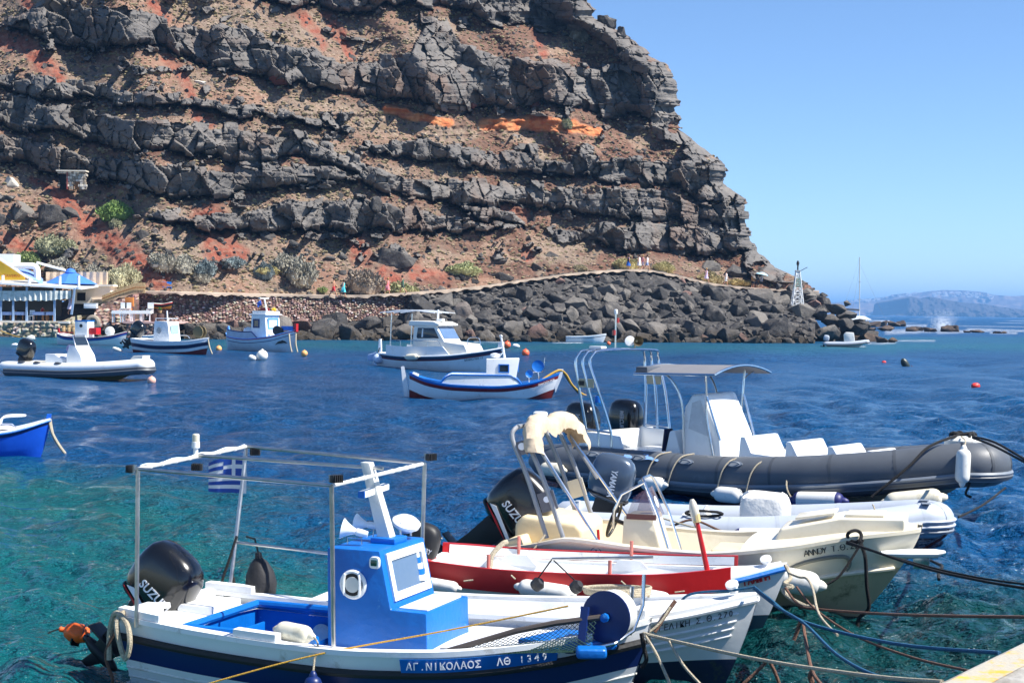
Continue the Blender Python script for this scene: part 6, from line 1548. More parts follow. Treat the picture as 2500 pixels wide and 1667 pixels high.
m_ = MB(); m_.lathe([(.02, -.1), (.03, 0), (.03, .1), (.06, .16), (.085, .2), (.08, .19), (.02, .1)], (.46, .45, 2.46), (.75, -.6, 0), 16); m_.tube([(.46, .45, 2.33), (.46, .45, 2.46)], .012, 6); m_.build('horn', mat('horn_bronze', S(150, 136, 110), .3, .8), b6.root)
m_ = MB(); m_.lathe([(.02, -.1), (.08, -.05), (.085, .02), (.02, .03)], (.46, .30, 2.46), (.7, -.7, .1), 16); m_.build('spot_light', GEL, b6.root)
# sun roof
rows = []
for x in np.linspace(1.32, 2.78, 10):
    u = (x - 1.32) / 1.46; zc = 1.98 + .03 * u
    rows.append([Vector((x, y, zc + .13 * (1 - (y / .86) ** 2))) for y in np.linspace(-.86, .86, 15)])
m_ = MB(); m_.sheet(rows); m_.sheet([[p - Vector((0, 0, .02)) for p in r_] for r_ in rows][::-1]); roof = m_.build('sun_roof', mat('grey_canvas', S(116, 116, 120), .85, 0, .08, 3, .2, 30), b6.root)
for sd, k_ in ((0, -1), (-1, 1)): pass
m_ = MB(); m_.tube([r_[0] for r_ in rows] + rows[-1][1:-1] + [r_[-1] for r_ in rows[::-1]] + rows[0][::-1][1:-1], .02, 8, False, True); m_.build('roof_frame', STEEL, roof)
m_ = MB(); m_.box((1.42, -.45, 2.04), (.22, .7, .10)); m_.build('life_raft_bag', mat('grey_bag', S(84, 90, 100), .8, 0, .1, 4), b6.root, bevel=.03)
for sd in (-1, 1):
    for pts in ([(2.62, .53 * sd, .60), (2.46, .54 * sd, 1.35), (2.46, .56 * sd, 1.7), (2.46, .6 * sd, 2.06)], [(2.06, .53 * sd, .50), (2.04, .54 * sd, 1.3), (1.98, .56 * sd, 1.66), (1.84, .6 * sd, 1.9), (1.66, .62 * sd, 2.04)], [(2.70, .53 * sd, 1.0), (2.56, .55 * sd, 1.4), (2.47, .56 * sd, 1.66)]):
        m_ = MB(); m_.tube(smooth_path(pts, 4), .018, 8); m_.build('roof_post', STEEL, b6.root)
    m_ = MB(); m_.tube(smooth_path([(2.46, .6 * sd, 1.9), (2.5, .66 * sd, 1.97), (2.55, .74 * sd, 2.02)], 4), .014, 8); m_.build('roof_brace', STEEL, b6.root)
outboard(b6, (.20, -.42, .86), R(6), 1.05, BLACK, 'MERCURY', mat('lettering_grey', S(170, 174, 180), .5), 'vertical')
outboard(b6, (.20, .86, .86), R(6), 1.05, BLACK, 'MERCURY', MATS['lettering_grey'], 'vertical')
for i in (5, 8, 11, 14): handle(b6, i, MGREY); handle(b6, i, MGREY, -1)
m_ = MB(); m_.lathe([(.26, -.05), (.26, .02), (.18, .08), (.05, .09)], (6.34, 0, 1.18), (0, 0, 1), 24); m_.build('bow_cap', OFFW, b6.root)
m_ = MB()
for i in range(4): m_.tube(smooth_path([(6.60 + .0 * i, -.36, .82 - .06 * i), (6.76, -.2, .82 - .06 * i), (6.83, 0, .82 - .06 * i), (6.76, .2, .82 - .06 * i)], 4), .03, 6)
m_.build('bow_pad', MGREY, tb)
def b6f(lab, xa, xb, z, r_, m_=FEND, cap=None, y=-1.46, tops=()):
    rp = [[b6.w(x, y, z + .03), b6.w(x + .05, -1.40, .62), b6.w(x + .12, -1.28, .78), b6.w(x + .2, -1.05, .82)] for x in tops]
    fender(lab, b6.w(xa, y, z), b6.w(xb, y, z), r_, m_, cap, None, rp)
b6f('white fender at the stern end of the dark grey tour inflatable', .0, .42, .44, .11, FEND2)
b6f('first white fender amidships on the dark grey tour inflatable', 1.90, 2.30, .36, .11, FEND, None, -1.46, (1.95, 2.36))
b6f('second white fender amidships on the dark grey tour inflatable', 3.18, 3.62, .30, .115, FEND, None, -1.46, (3.2, 3.68))
fender('long white fender with navy ends between the two inflatables', b6.w(4.42, -1.40, .30), b6.w(5.15, -1.30, .34), .13, FEND, FCAP, None, [[b6.w(4.4, -1.4, .32), b6.w(4.3, -1.38, .5), b6.w(4.2, -1.1, .80)]])
fender('long pointed old white fender under the bow of the tour inflatable', b6.w(5.75, -1.22, .36), b6.w(6.4, -.86, .46), .14, FEND2, None, None)
fender('upright white fender hanging from the bow cap of the tour inflatable', b6.w(6.60, -.60, 1.12), b6.w(6.60, -.64, .66), .10, FEND, None, None, [[b6.w(6.60, -.60, 1.14), b6.w(6.54, -.4, 1.22), b6.w(6.4, -.2, 1.26)]])
m_ = MB(); tw = [[b6.w(1.45 + .08 * i, -1.34 + .06 * j, .70 + .10 * math.sin(min(1, j / 4) * 1.4) + .012 * math.sin(i * 1.3 + j)) for j in range(6)] for i in range(9)]; m_.sheet(tw)
tag(m_.build('towel', mat('light_blue_towel', S(120, 160, 214), .95, 0, .15, 8, .6, 20)), 'light blue towel spread over the tube of the dark grey tour inflatable', 'towel')
rope('black rope strap from the bow cap down the side of the tour inflatable', [b6.w(6.34, -.1, 1.28), b6.w(6.15, -.70, 1.14), b6.w(6.0, -1.08, .86), b6.w(5.6, -1.36, .44)], .02, ROPEB, 'line')
rope('black rope knot heaped on the bow cap of the tour inflatable', [b6.w(6.34 + .14 * math.cos(a), .12 * math.sin(a * 1.4), 1.26 + .04 * math.sin(a * 2)) for a in np.linspace(0, 22, 44)], .024, ROPEB, 'rope_knot', 2)
rope('black chain of shackles hanging under the bow of the tour inflatable', [b6.w(6.64, -.5, .9), b6.w(6.66, -.52, .66), b6.w(6.60, -.5, .50), b6.w(6.68, -.5, .46)], .018, ROPEB, 'line')

# ================================================================ BOATS ON MOORINGS
def simple_hull(b, L, B, sz, kz, bands, rake=.35, a=.32, ab=.8, stern=.75, out=True):
    b.hull(L, [(0, B * stern), (.15, B * .9), (.42, B), (.65, B * .93), (.82, B * .64), (.93, B * .3), (1, .03)], sz, kz, a, ab, rake, n=30)
    prev = 1.0
    for nm, d, m in bands:
        f1 = prev if callable(prev) else (lambda t, v=prev: v)
        f0 = (lambda t, d=d: b.wz(t, d)) if d is not None else (lambda t: 0.0)
        b.band(nm, f0, f1, m, 4); prev = f0
# ---- red, white and blue caique
b7 = Boat('fishing_boat', 'white double-ended caique with dark red stripe, blue rails and small white wheelhouse', 'boat', -3.22, 50.8, R(1), 'boats on moorings')
simple_hull(b7, 4.75, .85, [(0, .74), (.12, .54), (.3, .41), (.55, .38), (.8, .50), (1, .80)], -.25, [('upper_plank', .05, BLUE), ('red_stripe', .16, mat('dark_red_stripe', S(120, 22, 28), .45, 0, .1, 2)), ('planking', .50, WHITE), ('bottom_paint', None, DRED)], .35, .34, .8, .2)
b7.gunwale('gunwale', BLUE, .10, .04); b7.deck('deck', .05, WHITE, .02, .98, .06, .03)
for sd in (-1, 1):
    ts = np.linspace(.21, .74, 24); A = [b7.pt(t, 1, sd, .02, .03) for t in ts]
    hh_ = [.30 * min(1, (t - .21) / .06, (.74 - t) / .07) ** .6 if .21 < t < .74 else 0 for t in ts]
    Bp = [Vector((p.x, p.y, p.z + h + (.42 - float(b7.sz(t))) * min(1, h * 4))) for p, h, t in zip(A, hh_, ts)]
    m_ = MB(); m_.strip(A, Bp); m_.strip([p - Vector((0, sd * .03, 0)) for p in A], [p - Vector((0, sd * .03, 0)) for p in Bp]); bw = m_.build('side_coaming', WHITE, b7.root)
    m_ = MB(); m_.tube(Bp, .028, 6); m_.build('coaming_rail', BLUE, bw)
m_ = MB(); m_.prism([(-.28, .95), (-.18, .97), (-.10, .55), (.06, -.2), (-.14, -.2)], -.03, .03, 'y'); m_.build('rudder', WHITE, b7.root)
m_ = MB(); m_.prism([(-.02, .62), (.12, .80), (.3, .72), (.14, .3), (.05, .0)], -.04, .04, 'y'); m_.build('stern_post', WHITE, b7.root)
m_ = MB(); m_.prism([(4.55, .6), (4.68, .94), (4.86, .94), (4.82, .7), (4.62, .2)], -.045, .045, 'y'); m_.build('stem_post', WHITE, b7.root)
m_ = MB(); m_.prism([(2.42, .30), (2.42, 1.24), (3.46, 1.27), (3.30, .30)], -.36, .36, 'y'); cab = m_.build('wheelhouse', WHITE, b7.root, bevel=.02)
def win(par, c, w, h, fm, axis='y', gm=DGLASS, t_=.035, s_=-1):
    m_ = MB()
    for du, dv, a, bb in ((0, h / 2, w + t_, t_), (0, -h / 2, w + t_, t_), (w / 2, 0, t_, h - t_), (-w / 2, 0, t_, h - t_)):
        m_.box((c[0] + du, c[1] + s_ * .012, c[2] + dv), (a, .03, bb)) if axis == 'y' else m_.box((c[0] + s_ * .012, c[1] + du, c[2] + dv), (.03, a, bb))
    f = m_.build('window', fm, par)
    m_ = MB(); m_.box((c[0], c[1] + s_ * .004, c[2]), (w - t_, .008, h - t_)) if axis == 'y' else m_.box((c[0] + s_ * .004, c[1], c[2]), (.008, w - t_, h - t_)); m_.build('pane', gm, f)
win(b7.root, (2.97, -.365, .95), .30, .24, BLUE); win(b7.root, (3.42, 0, .98), .36, .26, BLUE, 'x', DGLASS, .035, 1)
m_ = MB(); m_.tube([(3.0, 0, 1.25), (2.86, 0, 2.0)], .035, 8); m_.tube([(2.98, 0, 1.5), (2.82, .1, 1.3)], .02, 6); m_.lathe([(.06, 0), (.06, .03)], (2.87, 0, 1.95), (0, 0, 1), 10); m_.build('mast', WHITE, b7.root)
m_ = MB(); m_.lathe([(.10, -.06), (.16, 0), (.16, .06), (.05, .1)], (2.7, .1, 1.33), (0, 0, 1), 12); m_.build('roof_lamp', GEL, b7.root)
for (x, z, r_) in ((4.05, 1.03, .19), (3.78, .78, .12)):
    m_ = MB(); m_.lathe([(r_ * .2, -.02), (r_ * .8, -.03), (r_, -.05), (r_, .05), (r_ * .8, .03), (r_ * .2, .02)], (x, -.1, z), (0, -1, .1), 20); m_.build('line_hauler', BLUE, b7.root)
m_ = MB(); m_.tube(smooth_path([(3.78, -.1, .45), (3.8, -.1, .8), (4.0, -.1, .85), (4.22, -.12, .9), (4.26, -.14, 1.3)], 4), .016, 6); m_.tube([(4.1, -.1, .55), (4.06, -.1, .85)], .02, 6); m_.build('hauler_frame', STEEL, b7.root)
lettering('ΠΑΝΑΓΙΩΤΑ ΑΝ 82', .07, WHT, b7.root, basis(b7.pt(.915, b7.wz(.915, .13), -1, -.02), b7.pt(.94, b7.wz(.94, .13), -1) - b7.pt(.89, b7.wz(.89, .13), -1), (0, 0, 1)), width=.62)
rope('yellow and black mooring ropes hanging from the bow of the caique', [b7.w(4.2, -.3, .62), b7.w(4.7, -.06, .9), b7.w(4.95, 0, .78), b7.w(5.15, 0, .45), b7.w(5.5, .1, .15), b7.w(6.0, .2, -.02)], .035, ROPEY)
rope('dark rope beside the yellow one at the bow of the caique', [b7.w(4.84, 0, .9), b7.w(5.05, .05, .55), b7.w(5.35, .1, .2), b7.w(5.6, .2, .0)], .03, ROPEBR)
# ---- white cabin cruiser
b8 = Boat('cabin_cruiser', 'white cabin cruiser with wheelhouse, navy and maroon stripe and pole awning', 'boat', -6.02, 75, R(-30), 'boats on moorings')
simple_hull(b8, 6.5, 1.1, [(0, .72), (.3, .62), (.6, .68), (.85, .88), (1, 1.08)], -.3, [('navy_stripe', .16, mat('slate_navy', S(44, 56, 84), .4, 0, .08, 2)), ('maroon_stripe', .22, DRED), ('topsides', None, GEL)], .55, .34, .75, .55)
b8.rail('rub_rail', lambda t: b8.wz(t, .0), GEL, .04); b8.deck('deck', .0, GEL, .01, .985, .03, .04)
for sd in (-1, 1):
    m_ = MB(); ts = np.linspace(.12, .66, 20); A = [b8.pt(t, 1, sd, .06, .02) for t in ts]; Bp = [Vector((p.x, p.y, p.z + (.42 if t < .6 else .42 * (.66 - t) / .06))) for p, t in zip(A, ts)]
    m_.strip(A, Bp); m_.strip([p - Vector((0, sd * .05, 0)) for p in A], [p - Vector((0, sd * .05, 0)) for p in Bp]); m_.strip(Bp, [p - Vector((0, sd * .05, 0)) for p in Bp]); m_.build('bulwark', GEL, b8.root)
    m_ = MB(); m_.tube([(1.0, .92 * sd, 1.32), (3.6, .92 * sd, 1.36), (3.8, .9 * sd, 1.1)], .02, 6)
    for x in (1.6, 2.4, 3.1): m_.tube([(x, .92 * sd, 1.05), (x, .92 * sd, 1.34)], .014, 6)
    m_.build('hand_rail', STEEL, b8.root)
m_ = MB(); m_.prism([(2.05, .7), (2.2, 2.08), (3.35, 2.08), (3.85, 1.32), (4.9, 1.22), (5.1, .85), (5.1, .7)], -.72, .72, 'y'); cab = m_.build('wheelhouse', mat('warm_gelcoat', S(240, 236, 226), .3, 0, .03, 2, coat=.3), b8.root, bevel=.06, bseg=3)
m_ = MB(); m_.prism([(1.95, 2.05), (2.0, 2.24), (3.3, 2.22), (3.62, 2.10), (3.6, 2.02), (2.0, 2.0)], -.82, .82, 'y'); m_.build('roof', MATS['warm_gelcoat'], cab, bevel=.05, bseg=3)
m_ = MB(); m_.prism([(2.35, 1.50), (2.42, 1.92), (3.28, 1.92), (3.55, 1.46), (2.4, 1.44)], -.735, -.72, 'y'); m_.build('side_window', DGLASS, cab, bevel=.004)
m_ = MB(); m_.prism([(2.62, 1.50), (2.66, 1.88), (2.72, 1.88), (2.70, 1.5)], -.745, -.73, 'y'); m_.build('window_bar', GEL, cab)
dv = Vector((.5, 0, -.76)).normalized(); nv = Vector((.76, 0, .5)).normalized(); o0 = Vector((3.35, 0, 2.08))
m_ = MB(); m_.add([o0 + dv * .12 + nv * .02 + Vector((0, -.62, 0)), o0 + dv * .12 + nv * .02 + Vector((0, .62, 0)), o0 + dv * .76 + nv * .02 + Vector((0, .66, 0)), o0 + dv * .76 + nv * .02 + Vector((0, -.66, 0))], [(3, 2, 1, 0)]); m_.build('windscreen', mat('blue_pane', S(96, 122, 156), .08, 0, .1, 2, coat=.6), cab, False)
for p_ in ([(1.0, -.85, 1.0), (1.05, -.85, 2.55)], [(1.0, .85, 1.0), (1.05, .85, 2.55)]): m_ = MB(); m_.tube(p_, .025, 8); m_.build('awning_post', STEEL, b8.root)
for y in (-.85, -.3, .3, .85): m_ = MB(); m_.tube(smooth_path([(.4, y, 2.58), (1.8, y, 2.72), (3.4, y, 2.6)], 4), .022, 6); m_.build('awning_rail', GEL, b8.root)
m_ = MB(); m_.tube([(2.9, .2, 2.2), (2.9, .2, 2.75)], .05, 8); m_.build('roof_antenna', GEL, b8.root); m_ = MB(); m_.box((3.3, -.2, 2.28), (.3, .25, .12)); m_.build('roof_lamp', GEL, b8.root, bevel=.02)
m_ = MB(); m_.tube(smooth_path([(4.9, -.45, 1.2), (4.95, -.4, 1.5), (5.4, -.3, 1.5), (5.5, -.3, 1.1)], 4), .02, 6); m_.build('bow_rail', STEEL, b8.root)
m_ = MB(); m_.prism([(6.2, .9), (6.3, 1.35), (6.52, 1.35), (6.5, .95)], -.06, .06, 'y'); m_.build('stem_post', GEL, b8.root)
m_ = MB(); m_.prism([(-.5, .35), (-.5, .62), (.05, .75), (.05, .3)], -.55, .55, 'y'); m_.build('swim_platform', mat('pale_blue_paint', S(170, 190, 224), .4), b8.root, bevel=.06, bseg=3)
m_ = MB(); m_.prism([(-.25, .7), (-.2, 1.35), (-.1, 1.35), (-.08, .7)], -.05, .05, 'y'); m_.build('tiller_post', GEL, b8.root)
lettering('ΜΑΡΩ ΝΘ 17', .13, BLK, b8.root, basis(b8.pt(.83, b8.wz(.83, .30), -1, -.03), b8.pt(.86, b8.wz(.86, .3), -1) - b8.pt(.8, b8.wz(.8, .3), -1), (0, 0, 1)), width=.85)
fender('cream fender hanging on the stripe of the white cabin cruiser', b8.w(2.1, -1.2, .58), b8.w(2.75, -1.24, .62), .14, FEND2, None, 'fenders on the moored boats')
rf = thing('round_fender', 'round pale blue fender at the stern of the white cabin cruiser', 'fender', tuple(b8.w(.25, -.75, .45)))
m_ = MB(); m_.lathe([(max(.01, .24 * math.sin(a)), -.24 * math.cos(a)) for a in np.linspace(.02, 3.12, 12)], (0, 0, 0), (0, 0, 1), 16); m_.build('float', mat('pale_blue_vinyl', S(196, 210, 232), .45), rf)
m_ = MB(); m_.tube([(0, 0, .24), (.05, .1, .5)], .03, 6); m_.build('lashing', ROPEB, rf)
# ---- left inflatable
b9 = Boat('inflatable_boat', 'white-topped grey inflatable with black outboard and tall white console, on the left', 'boat', -18.75, 61.7, R(-27), 'boats on moorings', .87)
tb = rib_tubes(b9, 6.9, .82, .27, .40, .66, GEL, .7, .27, tipw=.25)
rib_strake(b9, 'rub_strake', (-.35,), .05, DGREY, tb); rib_strake(b9, 'rub_strake', (-.75, -1.05), .12, DGREY, tb)
rib_hull(b9, 6.6, .8, .25, mat('hull_mustard', S(150, 138, 92), .5, 0, .2, 1.2), -.25, .5)
m_ = MB(); m_.sheet([[Vector((x, y, .34)) for y in (-.7, 0, .7)] for x in (.1, 2, 4, 5.4)]); m_.build('floor', OFFW, b9.root)
m_ = MB(); m_.prism([(2.92, .34), (2.86, .95), (3.02, 1.42), (3.36, 1.42), (3.68, 1.0), (3.86, .34)], -.45, .45, 'y'); con = m_.build('console', GEL, b9.root, bevel=.05)
m_ = MB(); m_.add([(3.34, -.4, 1.42), (3.34, .4, 1.42), (3.16, .36, 1.8), (3.16, -.36, 1.8)], [(0, 1, 2, 3)]); m_.build('windshield', DGLASS, con, False)
m_ = MB(); m_.tube([(3.36, -.42, 1.4), (3.16, -.38, 1.84), (3.16, .38, 1.84), (3.36, .42, 1.4)], .025, 6); m_.build('windshield_frame', STEEL, con)
m_ = MB(); m_.prism([(1.65, .34), (1.62, 1.02), (2.2, 1.02), (2.6, .8), (2.65, .34)], -.4, .4, 'y'); m_.build('seat_box', GEL, b9.root, bevel=.04)
m_ = MB(); m_.lathe([(.18, -.1), (.2, 0), (.18, .1)], (2.82, -.1, 1.25), (1, 0, .4), 14); m_.build('wheel_cover', mat('lilac_cover', S(150, 140, 180), .8), b9.root)
m_ = MB(); m_.box((.95, 0, .62), (.9, 1.1, .1)); m_.build('stern_deck', CREAM, b9.root, bevel=.02)
outboard(b9, (.25, 0, .72), R(25), 1.5, BLACK, None, WHT, 'plain')
m_ = MB(); m_.prism([(6.2, .9), (6.35, 1.05), (6.9, 1.08), (6.85, .8)], -.25, .25, 'y'); m_.build('bow_step', OFFW, b9.root, bevel=.04)
for i in (5, 8, 12): handle(b9, i, DGREY, 1, 1.1, 1.6)
rope('mooring line from the bow of the left inflatable down to its pink buoy', [b9.w(6.75, 0, .62), b9.w(6.85, -.05, .3), Vector(onz(371, 927)) + Vector((0, 0, .25))], .025, ROPEW)
# ---- blue bow at the left edge
b10 = Boat('fishing_boat', 'bright blue boat with white deck, only its bow showing at the left edge', 'boat', -11.1, 29.3, R(13), 'boats on moorings', .65)
simple_hull(b10, 4.0, .8, [(0, .55), (.4, .55), (.7, .66), (1, .98)], -.25, [('navy_strake', .14, NAVY), ('planking', None, mat('bright_blue_paint', S(20, 86, 204), .4, 0, .08, 2, .1, 10))], .3, .34, .8)
b10.gunwale('gunwale', WHITE, .10, .05); b10.rail('rub_rail', lambda t: b10.wz(t, .02), BLUE, .035); b10.deck('foredeck', .03, WHITE, .3, .98, .05, .08)
m_ = MB(); m_.prism([(3.84, .8), (3.9, 1.14), (4.02, 1.14), (4.0, .8)], -.05, .05, 'y'); m_.build('stem_post', mat('stem_blue', S(30, 100, 210), .4), b10.root)
m_ = MB(); m_.tube(smooth_path([(2.6, -.3, .75), (2.7, -.3, 1.05), (3.2, -.2, 1.1), (3.3, 0, 1.1), (3.2, .2, 1.1), (2.7, .3, 1.05), (2.6, .3, .75)], 4), .03, 8); m_.build('bow_rail', GEL, b10.root)
m_ = MB(); m_.loft([sup((2.6, 0, .72), .5, .3, .8, 18), sup((2.6, 0, .86), .36, .2, .8, 18)]); m_.build('hatch', mat('grey_hatch', S(170, 176, 190), .4), b10.root)
rope('pale mooring rope hanging from the bow of the bright blue boat', [b10.w(3.96, -.02, .95), b10.w(4.05, -.1, .6), b10.w(4.25, -.2, .25), b10.w(4.42, -.25, .02)], .03, ROPEW)
rope('second pale rope tied at the bow of the bright blue boat', [b10.w(3.98, 0, 1.0), b10.w(4.08, -.05, .5), b10.w(4.2, -.1, .28)], .025, ROPEW)
# ---- left shore boats
ba = Boat('fishing_boat', 'white rowing boat with blue stripe, little blue-roofed cabin and red crate', 'boat', -31.0, 110, R(-16), 'boats on moorings')
simple_hull(ba, 5.2, .85, [(0, .75), (.2, .55), (.5, .5), (.8, .65), (1, .95)], -.25, [('red_line', .06, RED), ('blue_stripe', .22, mat('mid_blue', S(40, 84, 160), .4)), ('planking', None, WHITE)], .3, .34, .8, .4)
ba.gunwale('gunwale', WHITE, .1, .04); ba.deck('deck', .05, WHITE, .02, .98, .05, .03)
m_ = MB(); m_.box((1.95, 0, 1.05), (.95, .9, 1.1)); cab = m_.build('cabin', GEL, ba.root, bevel=.03); m_ = MB(); m_.box((1.95, 0, 1.63), (1.0, .95, .08)); m_.build('roof', BLUE, cab, bevel=.02)
m_ = MB(); m_.lathe([(.12, 0), (.12, .02)], (1.95, -.45, 1.3), (0, -1, 0), 14); m_.build('porthole', BLACKM, cab)
m_ = MB(); m_.box((2.75, 0, .95), (.55, .6, .45)); m_.build('crate', RED, ba.root, bevel=.02)
m_ = MB(); m_.box((.6, -.1, .82), (1.1, .1, .08)); m_.build('tiller', RED, ba.root); m_ = MB(); m_.box((-.05, 0, .6), (.12, .1, 1.0)); m_.build('rudder', RED, ba.root)
m_ = MB(); m_.lathe([(.1, -.15), (.3, -.1), (.33, .1), (.1, .18)], (3.9, 0, .95), (.3, -1, .2), 16); m_.build('winch_drum', OFFW, ba.root)
bb = Boat('rowing_boat', 'small plain white rowing boat behind the blue-roofed one', 'boat', -28.6, 121, R(14), 'boats on moorings')
simple_hull(bb, 2.6, .55, [(0, .4), (.5, .45), (1, .85)], -.15, [('stripe', .12, mat('pale_blue_strip', S(120, 170, 210), .5)), ('planking', None, WHITE)], .25); bb.gunwale('gunwale', WHITE, .08, .04); bb.inner('inner_lining', .1, OFFW, .08, .02, .95)
m_ = MB(); m_.box((.9, 0, .38), (.25, .95, .04)); m_.build('thwart', WHITE, bb.root); m_ = MB(); m_.box((1.6, 0, .42), (.25, .85, .04)); m_.build('thwart', WHITE, bb.root)
bc = Boat('fishing_boat', 'white boat with broad navy stripe, boxy white cabin and tilted black outboard', 'boat', -22.2, 95.5, R(-28), 'boats on moorings')
simple_hull(bc, 5.3, .95, [(0, .75), (.4, .62), (.75, .68), (1, .9)], -.3, [('bulwark', .2, GEL), ('navy_stripe', .42, mat('ink_navy', S(30, 38, 74), .4)), ('white_band', .60, WHITE), ('bottom_paint', None, DRED)], .3, .34, .75)
bc.deck('deck', .0, GEL, .01, .985, .03, .05); bc.gunwale('gunwale', GEL, .12, .06)
m_ = MB(); m_.prism([(1.55, .65), (1.62, 1.85), (2.62, 1.82), (2.8, .65)], -.5, .5, 'y'); cab = m_.build('cabin', GEL, bc.root, bevel=.04)
m_ = MB(); m_.lathe([(.19, 0), (.19, .02)], (2.0, -.5, 1.3), (0, -1, 0), 18); m_.build('porthole', mat('sea_glass', S(96, 150, 150), .1), cab); m_ = MB(); m_.lathe([(.25, 0), (.25, .015), (.19, .02)], (2.0, -.5, 1.3), (0, -1, 0), 18); m_.build('porthole_rim', WHITE, cab)
m_ = MB(); m_.add([(2.67, -.34, 1.15), (2.67, .34, 1.15), (2.66, .34, 1.62), (2.66, -.34, 1.62)], [(0, 1, 2, 3)]); m_.v = [(x + .06 + (1.6 - z) * .12, y, z) for x, y, z in m_.v]; m_.build('windscreen', mat('sea_glass_pale', S(150, 186, 190), .1), cab, False)
m_ = MB(); m_.tube([(1.7, -.45, 1.85), (1.7, -.45, 2.0), (2.6, -.45, 2.0), (2.6, .45, 2.0), (1.7, .45, 2.0)], .025, 6); m_.tube([(2.2, 0, 1.85), (2.15, 0, 2.45)], .04, 6); m_.build('roof_rail', GEL, cab)
outboard(bc, (-.05, 0, .85), R(40), 1.55, BLACK, None, WHT, 'plain')
for y in (-.15, .15): m_ = MB(); m_.lathe([(.1, -.05), (.36, -.04), (.36, .04), (.1, .05)], (4.6, y, 1.25), (0, 1, 0), 16); m_.build('net_hauler', mat('old_bronze', S(120, 106, 74), .5, .4), bc.root)
m_ = MB(); m_.tube(smooth_path([(3.2, -.6, .8), (3.3, -.6, 1.0), (4.0, -.5, 1.05), (4.2, -.4, .9)], 4), .025, 6); m_.build('bow_rail', STEEL, bc.root)
rope('pale lines hanging from the bow of the navy striped boat', [bc.w(5.25, -.05, .85), bc.w(5.4, -.1, .4), bc.w(5.6, -.1, .0)], .045, ROPEW)
bd = Boat('fishing_boat', 'pale blue and white fishing boat with white wheelhouse, blue windows and dolphin mark', 'boat', -18.05, 103, R(-37), 'boats on moorings')
simple_hull(bd, 5.9, 1.15, [(0, 1.05), (.15, .82), (.4, .72), (.7, .85), (1, 1.35)], -.3, [('red_line', .05, RED), ('upper_plank', .22, mat('ice_blue_plank', S(206, 214, 226), .45)), ('blue_line', .26, NAVY), ('planking', None, mat('ice_white', S(216, 222, 228), .45))], .3, .34, .8, .35)
bd.gunwale('gunwale', mat('sky_blue_paint', S(96, 160, 232), .45), .14, .05); bd.deck('deck', .05, MATS['sky_blue_paint'], .02, .98, .06, .04)
for sd in (-1, 1):
    ts = np.linspace(.08, .60, 20); A = [bd.pt(t, 1, sd, .03, .04) for t in ts]; Bp = [Vector((p.x, p.y, p.z + (.42 if t < .52 else .42 * (.60 - t) / .08))) for p, t in zip(A, ts)]
    m_ = MB(); m_.strip(A, Bp); m_.strip([p - Vector((0, sd * .05, 0)) for p in A], [p - Vector((0, sd * .05, 0)) for p in Bp]); q = m_.build('side_board', mat('lavender_grey', S(184, 190, 206), .5), bd.root)
    m_ = MB(); m_.tube(Bp, .035, 6); m_.build('board_edge', NAVY, q)
m_ = MB(); m_.prism([(2.5, .8), (2.55, 2.25), (3.75, 2.25), (3.9, .8)], -.62, .62, 'y'); cab = m_.build('wheelhouse', GEL, bd.root, bevel=.03)
m_ = MB(); m_.box((3.15, 0, 2.28), (1.5, 1.45, .07)); m_.box((3.2, 0, 2.4), (1.2, 1.2, .2)); m_.build('roof', GEL, cab, bevel=.03)
win(bd.root, (3.0, -.63, 1.72), .46, .46, NAVY, 'y', DGLASS, .10); win(bd.root, (3.82, 0, 1.72), .8, .6, MATS['sky_blue_paint'], 'x', mat('curtain_white', S(226, 226, 222), .6), .10, 1)
m_ = MB(); m_.tube([(3.3, 0, 2.4), (3.05, 0, 3.25)], .05, 6); m_.box((3.0, 0, 3.3), (.12, .8, .06)); m_.build('mast', GEL, bd.root)
m_ = MB(); m_.box((2.7, -.1, 2.95), (.03, .5, .32), rz=.3, rx=.3); m_.build('flag', FLB, bd.root)
m_ = MB(); m_.lathe([(.14, 0), (.16, .12), (.08, .2)], (3.7, .2, 2.5), (0, 0, 1), 12); m_.build('roof_float', YEL, bd.root); m_ = MB(); m_.box((2.9, .2, 2.6), (.5, .35, .2)); m_.build('roof_box', DRED, bd.root)
m_ = MB(); m_.lathe([(.15, 0), (.36, .1), (.4, .3), (.2, .5)], (1.9, -.2, .95), (0, .2, 1), 14); m_.build('tarped_engine', GEL, bd.root, bevel=.03); m_ = MB(); m_.box((2.1, .2, 1.55), (.5, .3, .8), rz=.3); m_.build('green_net_pile', mat('net_bright_green', S(96, 170, 96), .9, 0, .2, 6), bd.root, bevel=.1)
for x, z, r_ in ((4.4, 1.3, .3), (4.65, 1.25, .26)): m_ = MB(); m_.lathe([(.06, -.08), (r_, -.05), (r_, .05), (.06, .08)], (x, -.2, z), (.3, -1, 0), 16); m_.build('net_hauler', BLACKM, bd.root)
m_ = MB(); m_.box((5.2, 0, 1.45), (1.0, .3, .26)); m_.build('bow_box', BLUE, bd.root, bevel=.02); m_ = MB(); m_.prism([(5.72, 1.2), (5.74, 1.75), (5.95, 1.75), (5.95, 1.25)], -.1, .1, 'y'); m_.build('stem_post', RED, bd.root)
m_ = MB(); m_.prism([(-.25, 1.5), (-.15, 1.5), (.1, .6), (.3, -.2), (-.1, -.2)], -.05, .05, 'y'); m_.build('rudder', MATS['sky_blue_paint'], bd.root)
p = bd.pt(.86, bd.wz(.86, .55), -1, -.03); q = bd.pt(.9, bd.wz(.9, .55), -1) - bd.pt(.82, bd.wz(.82, .55), -1)
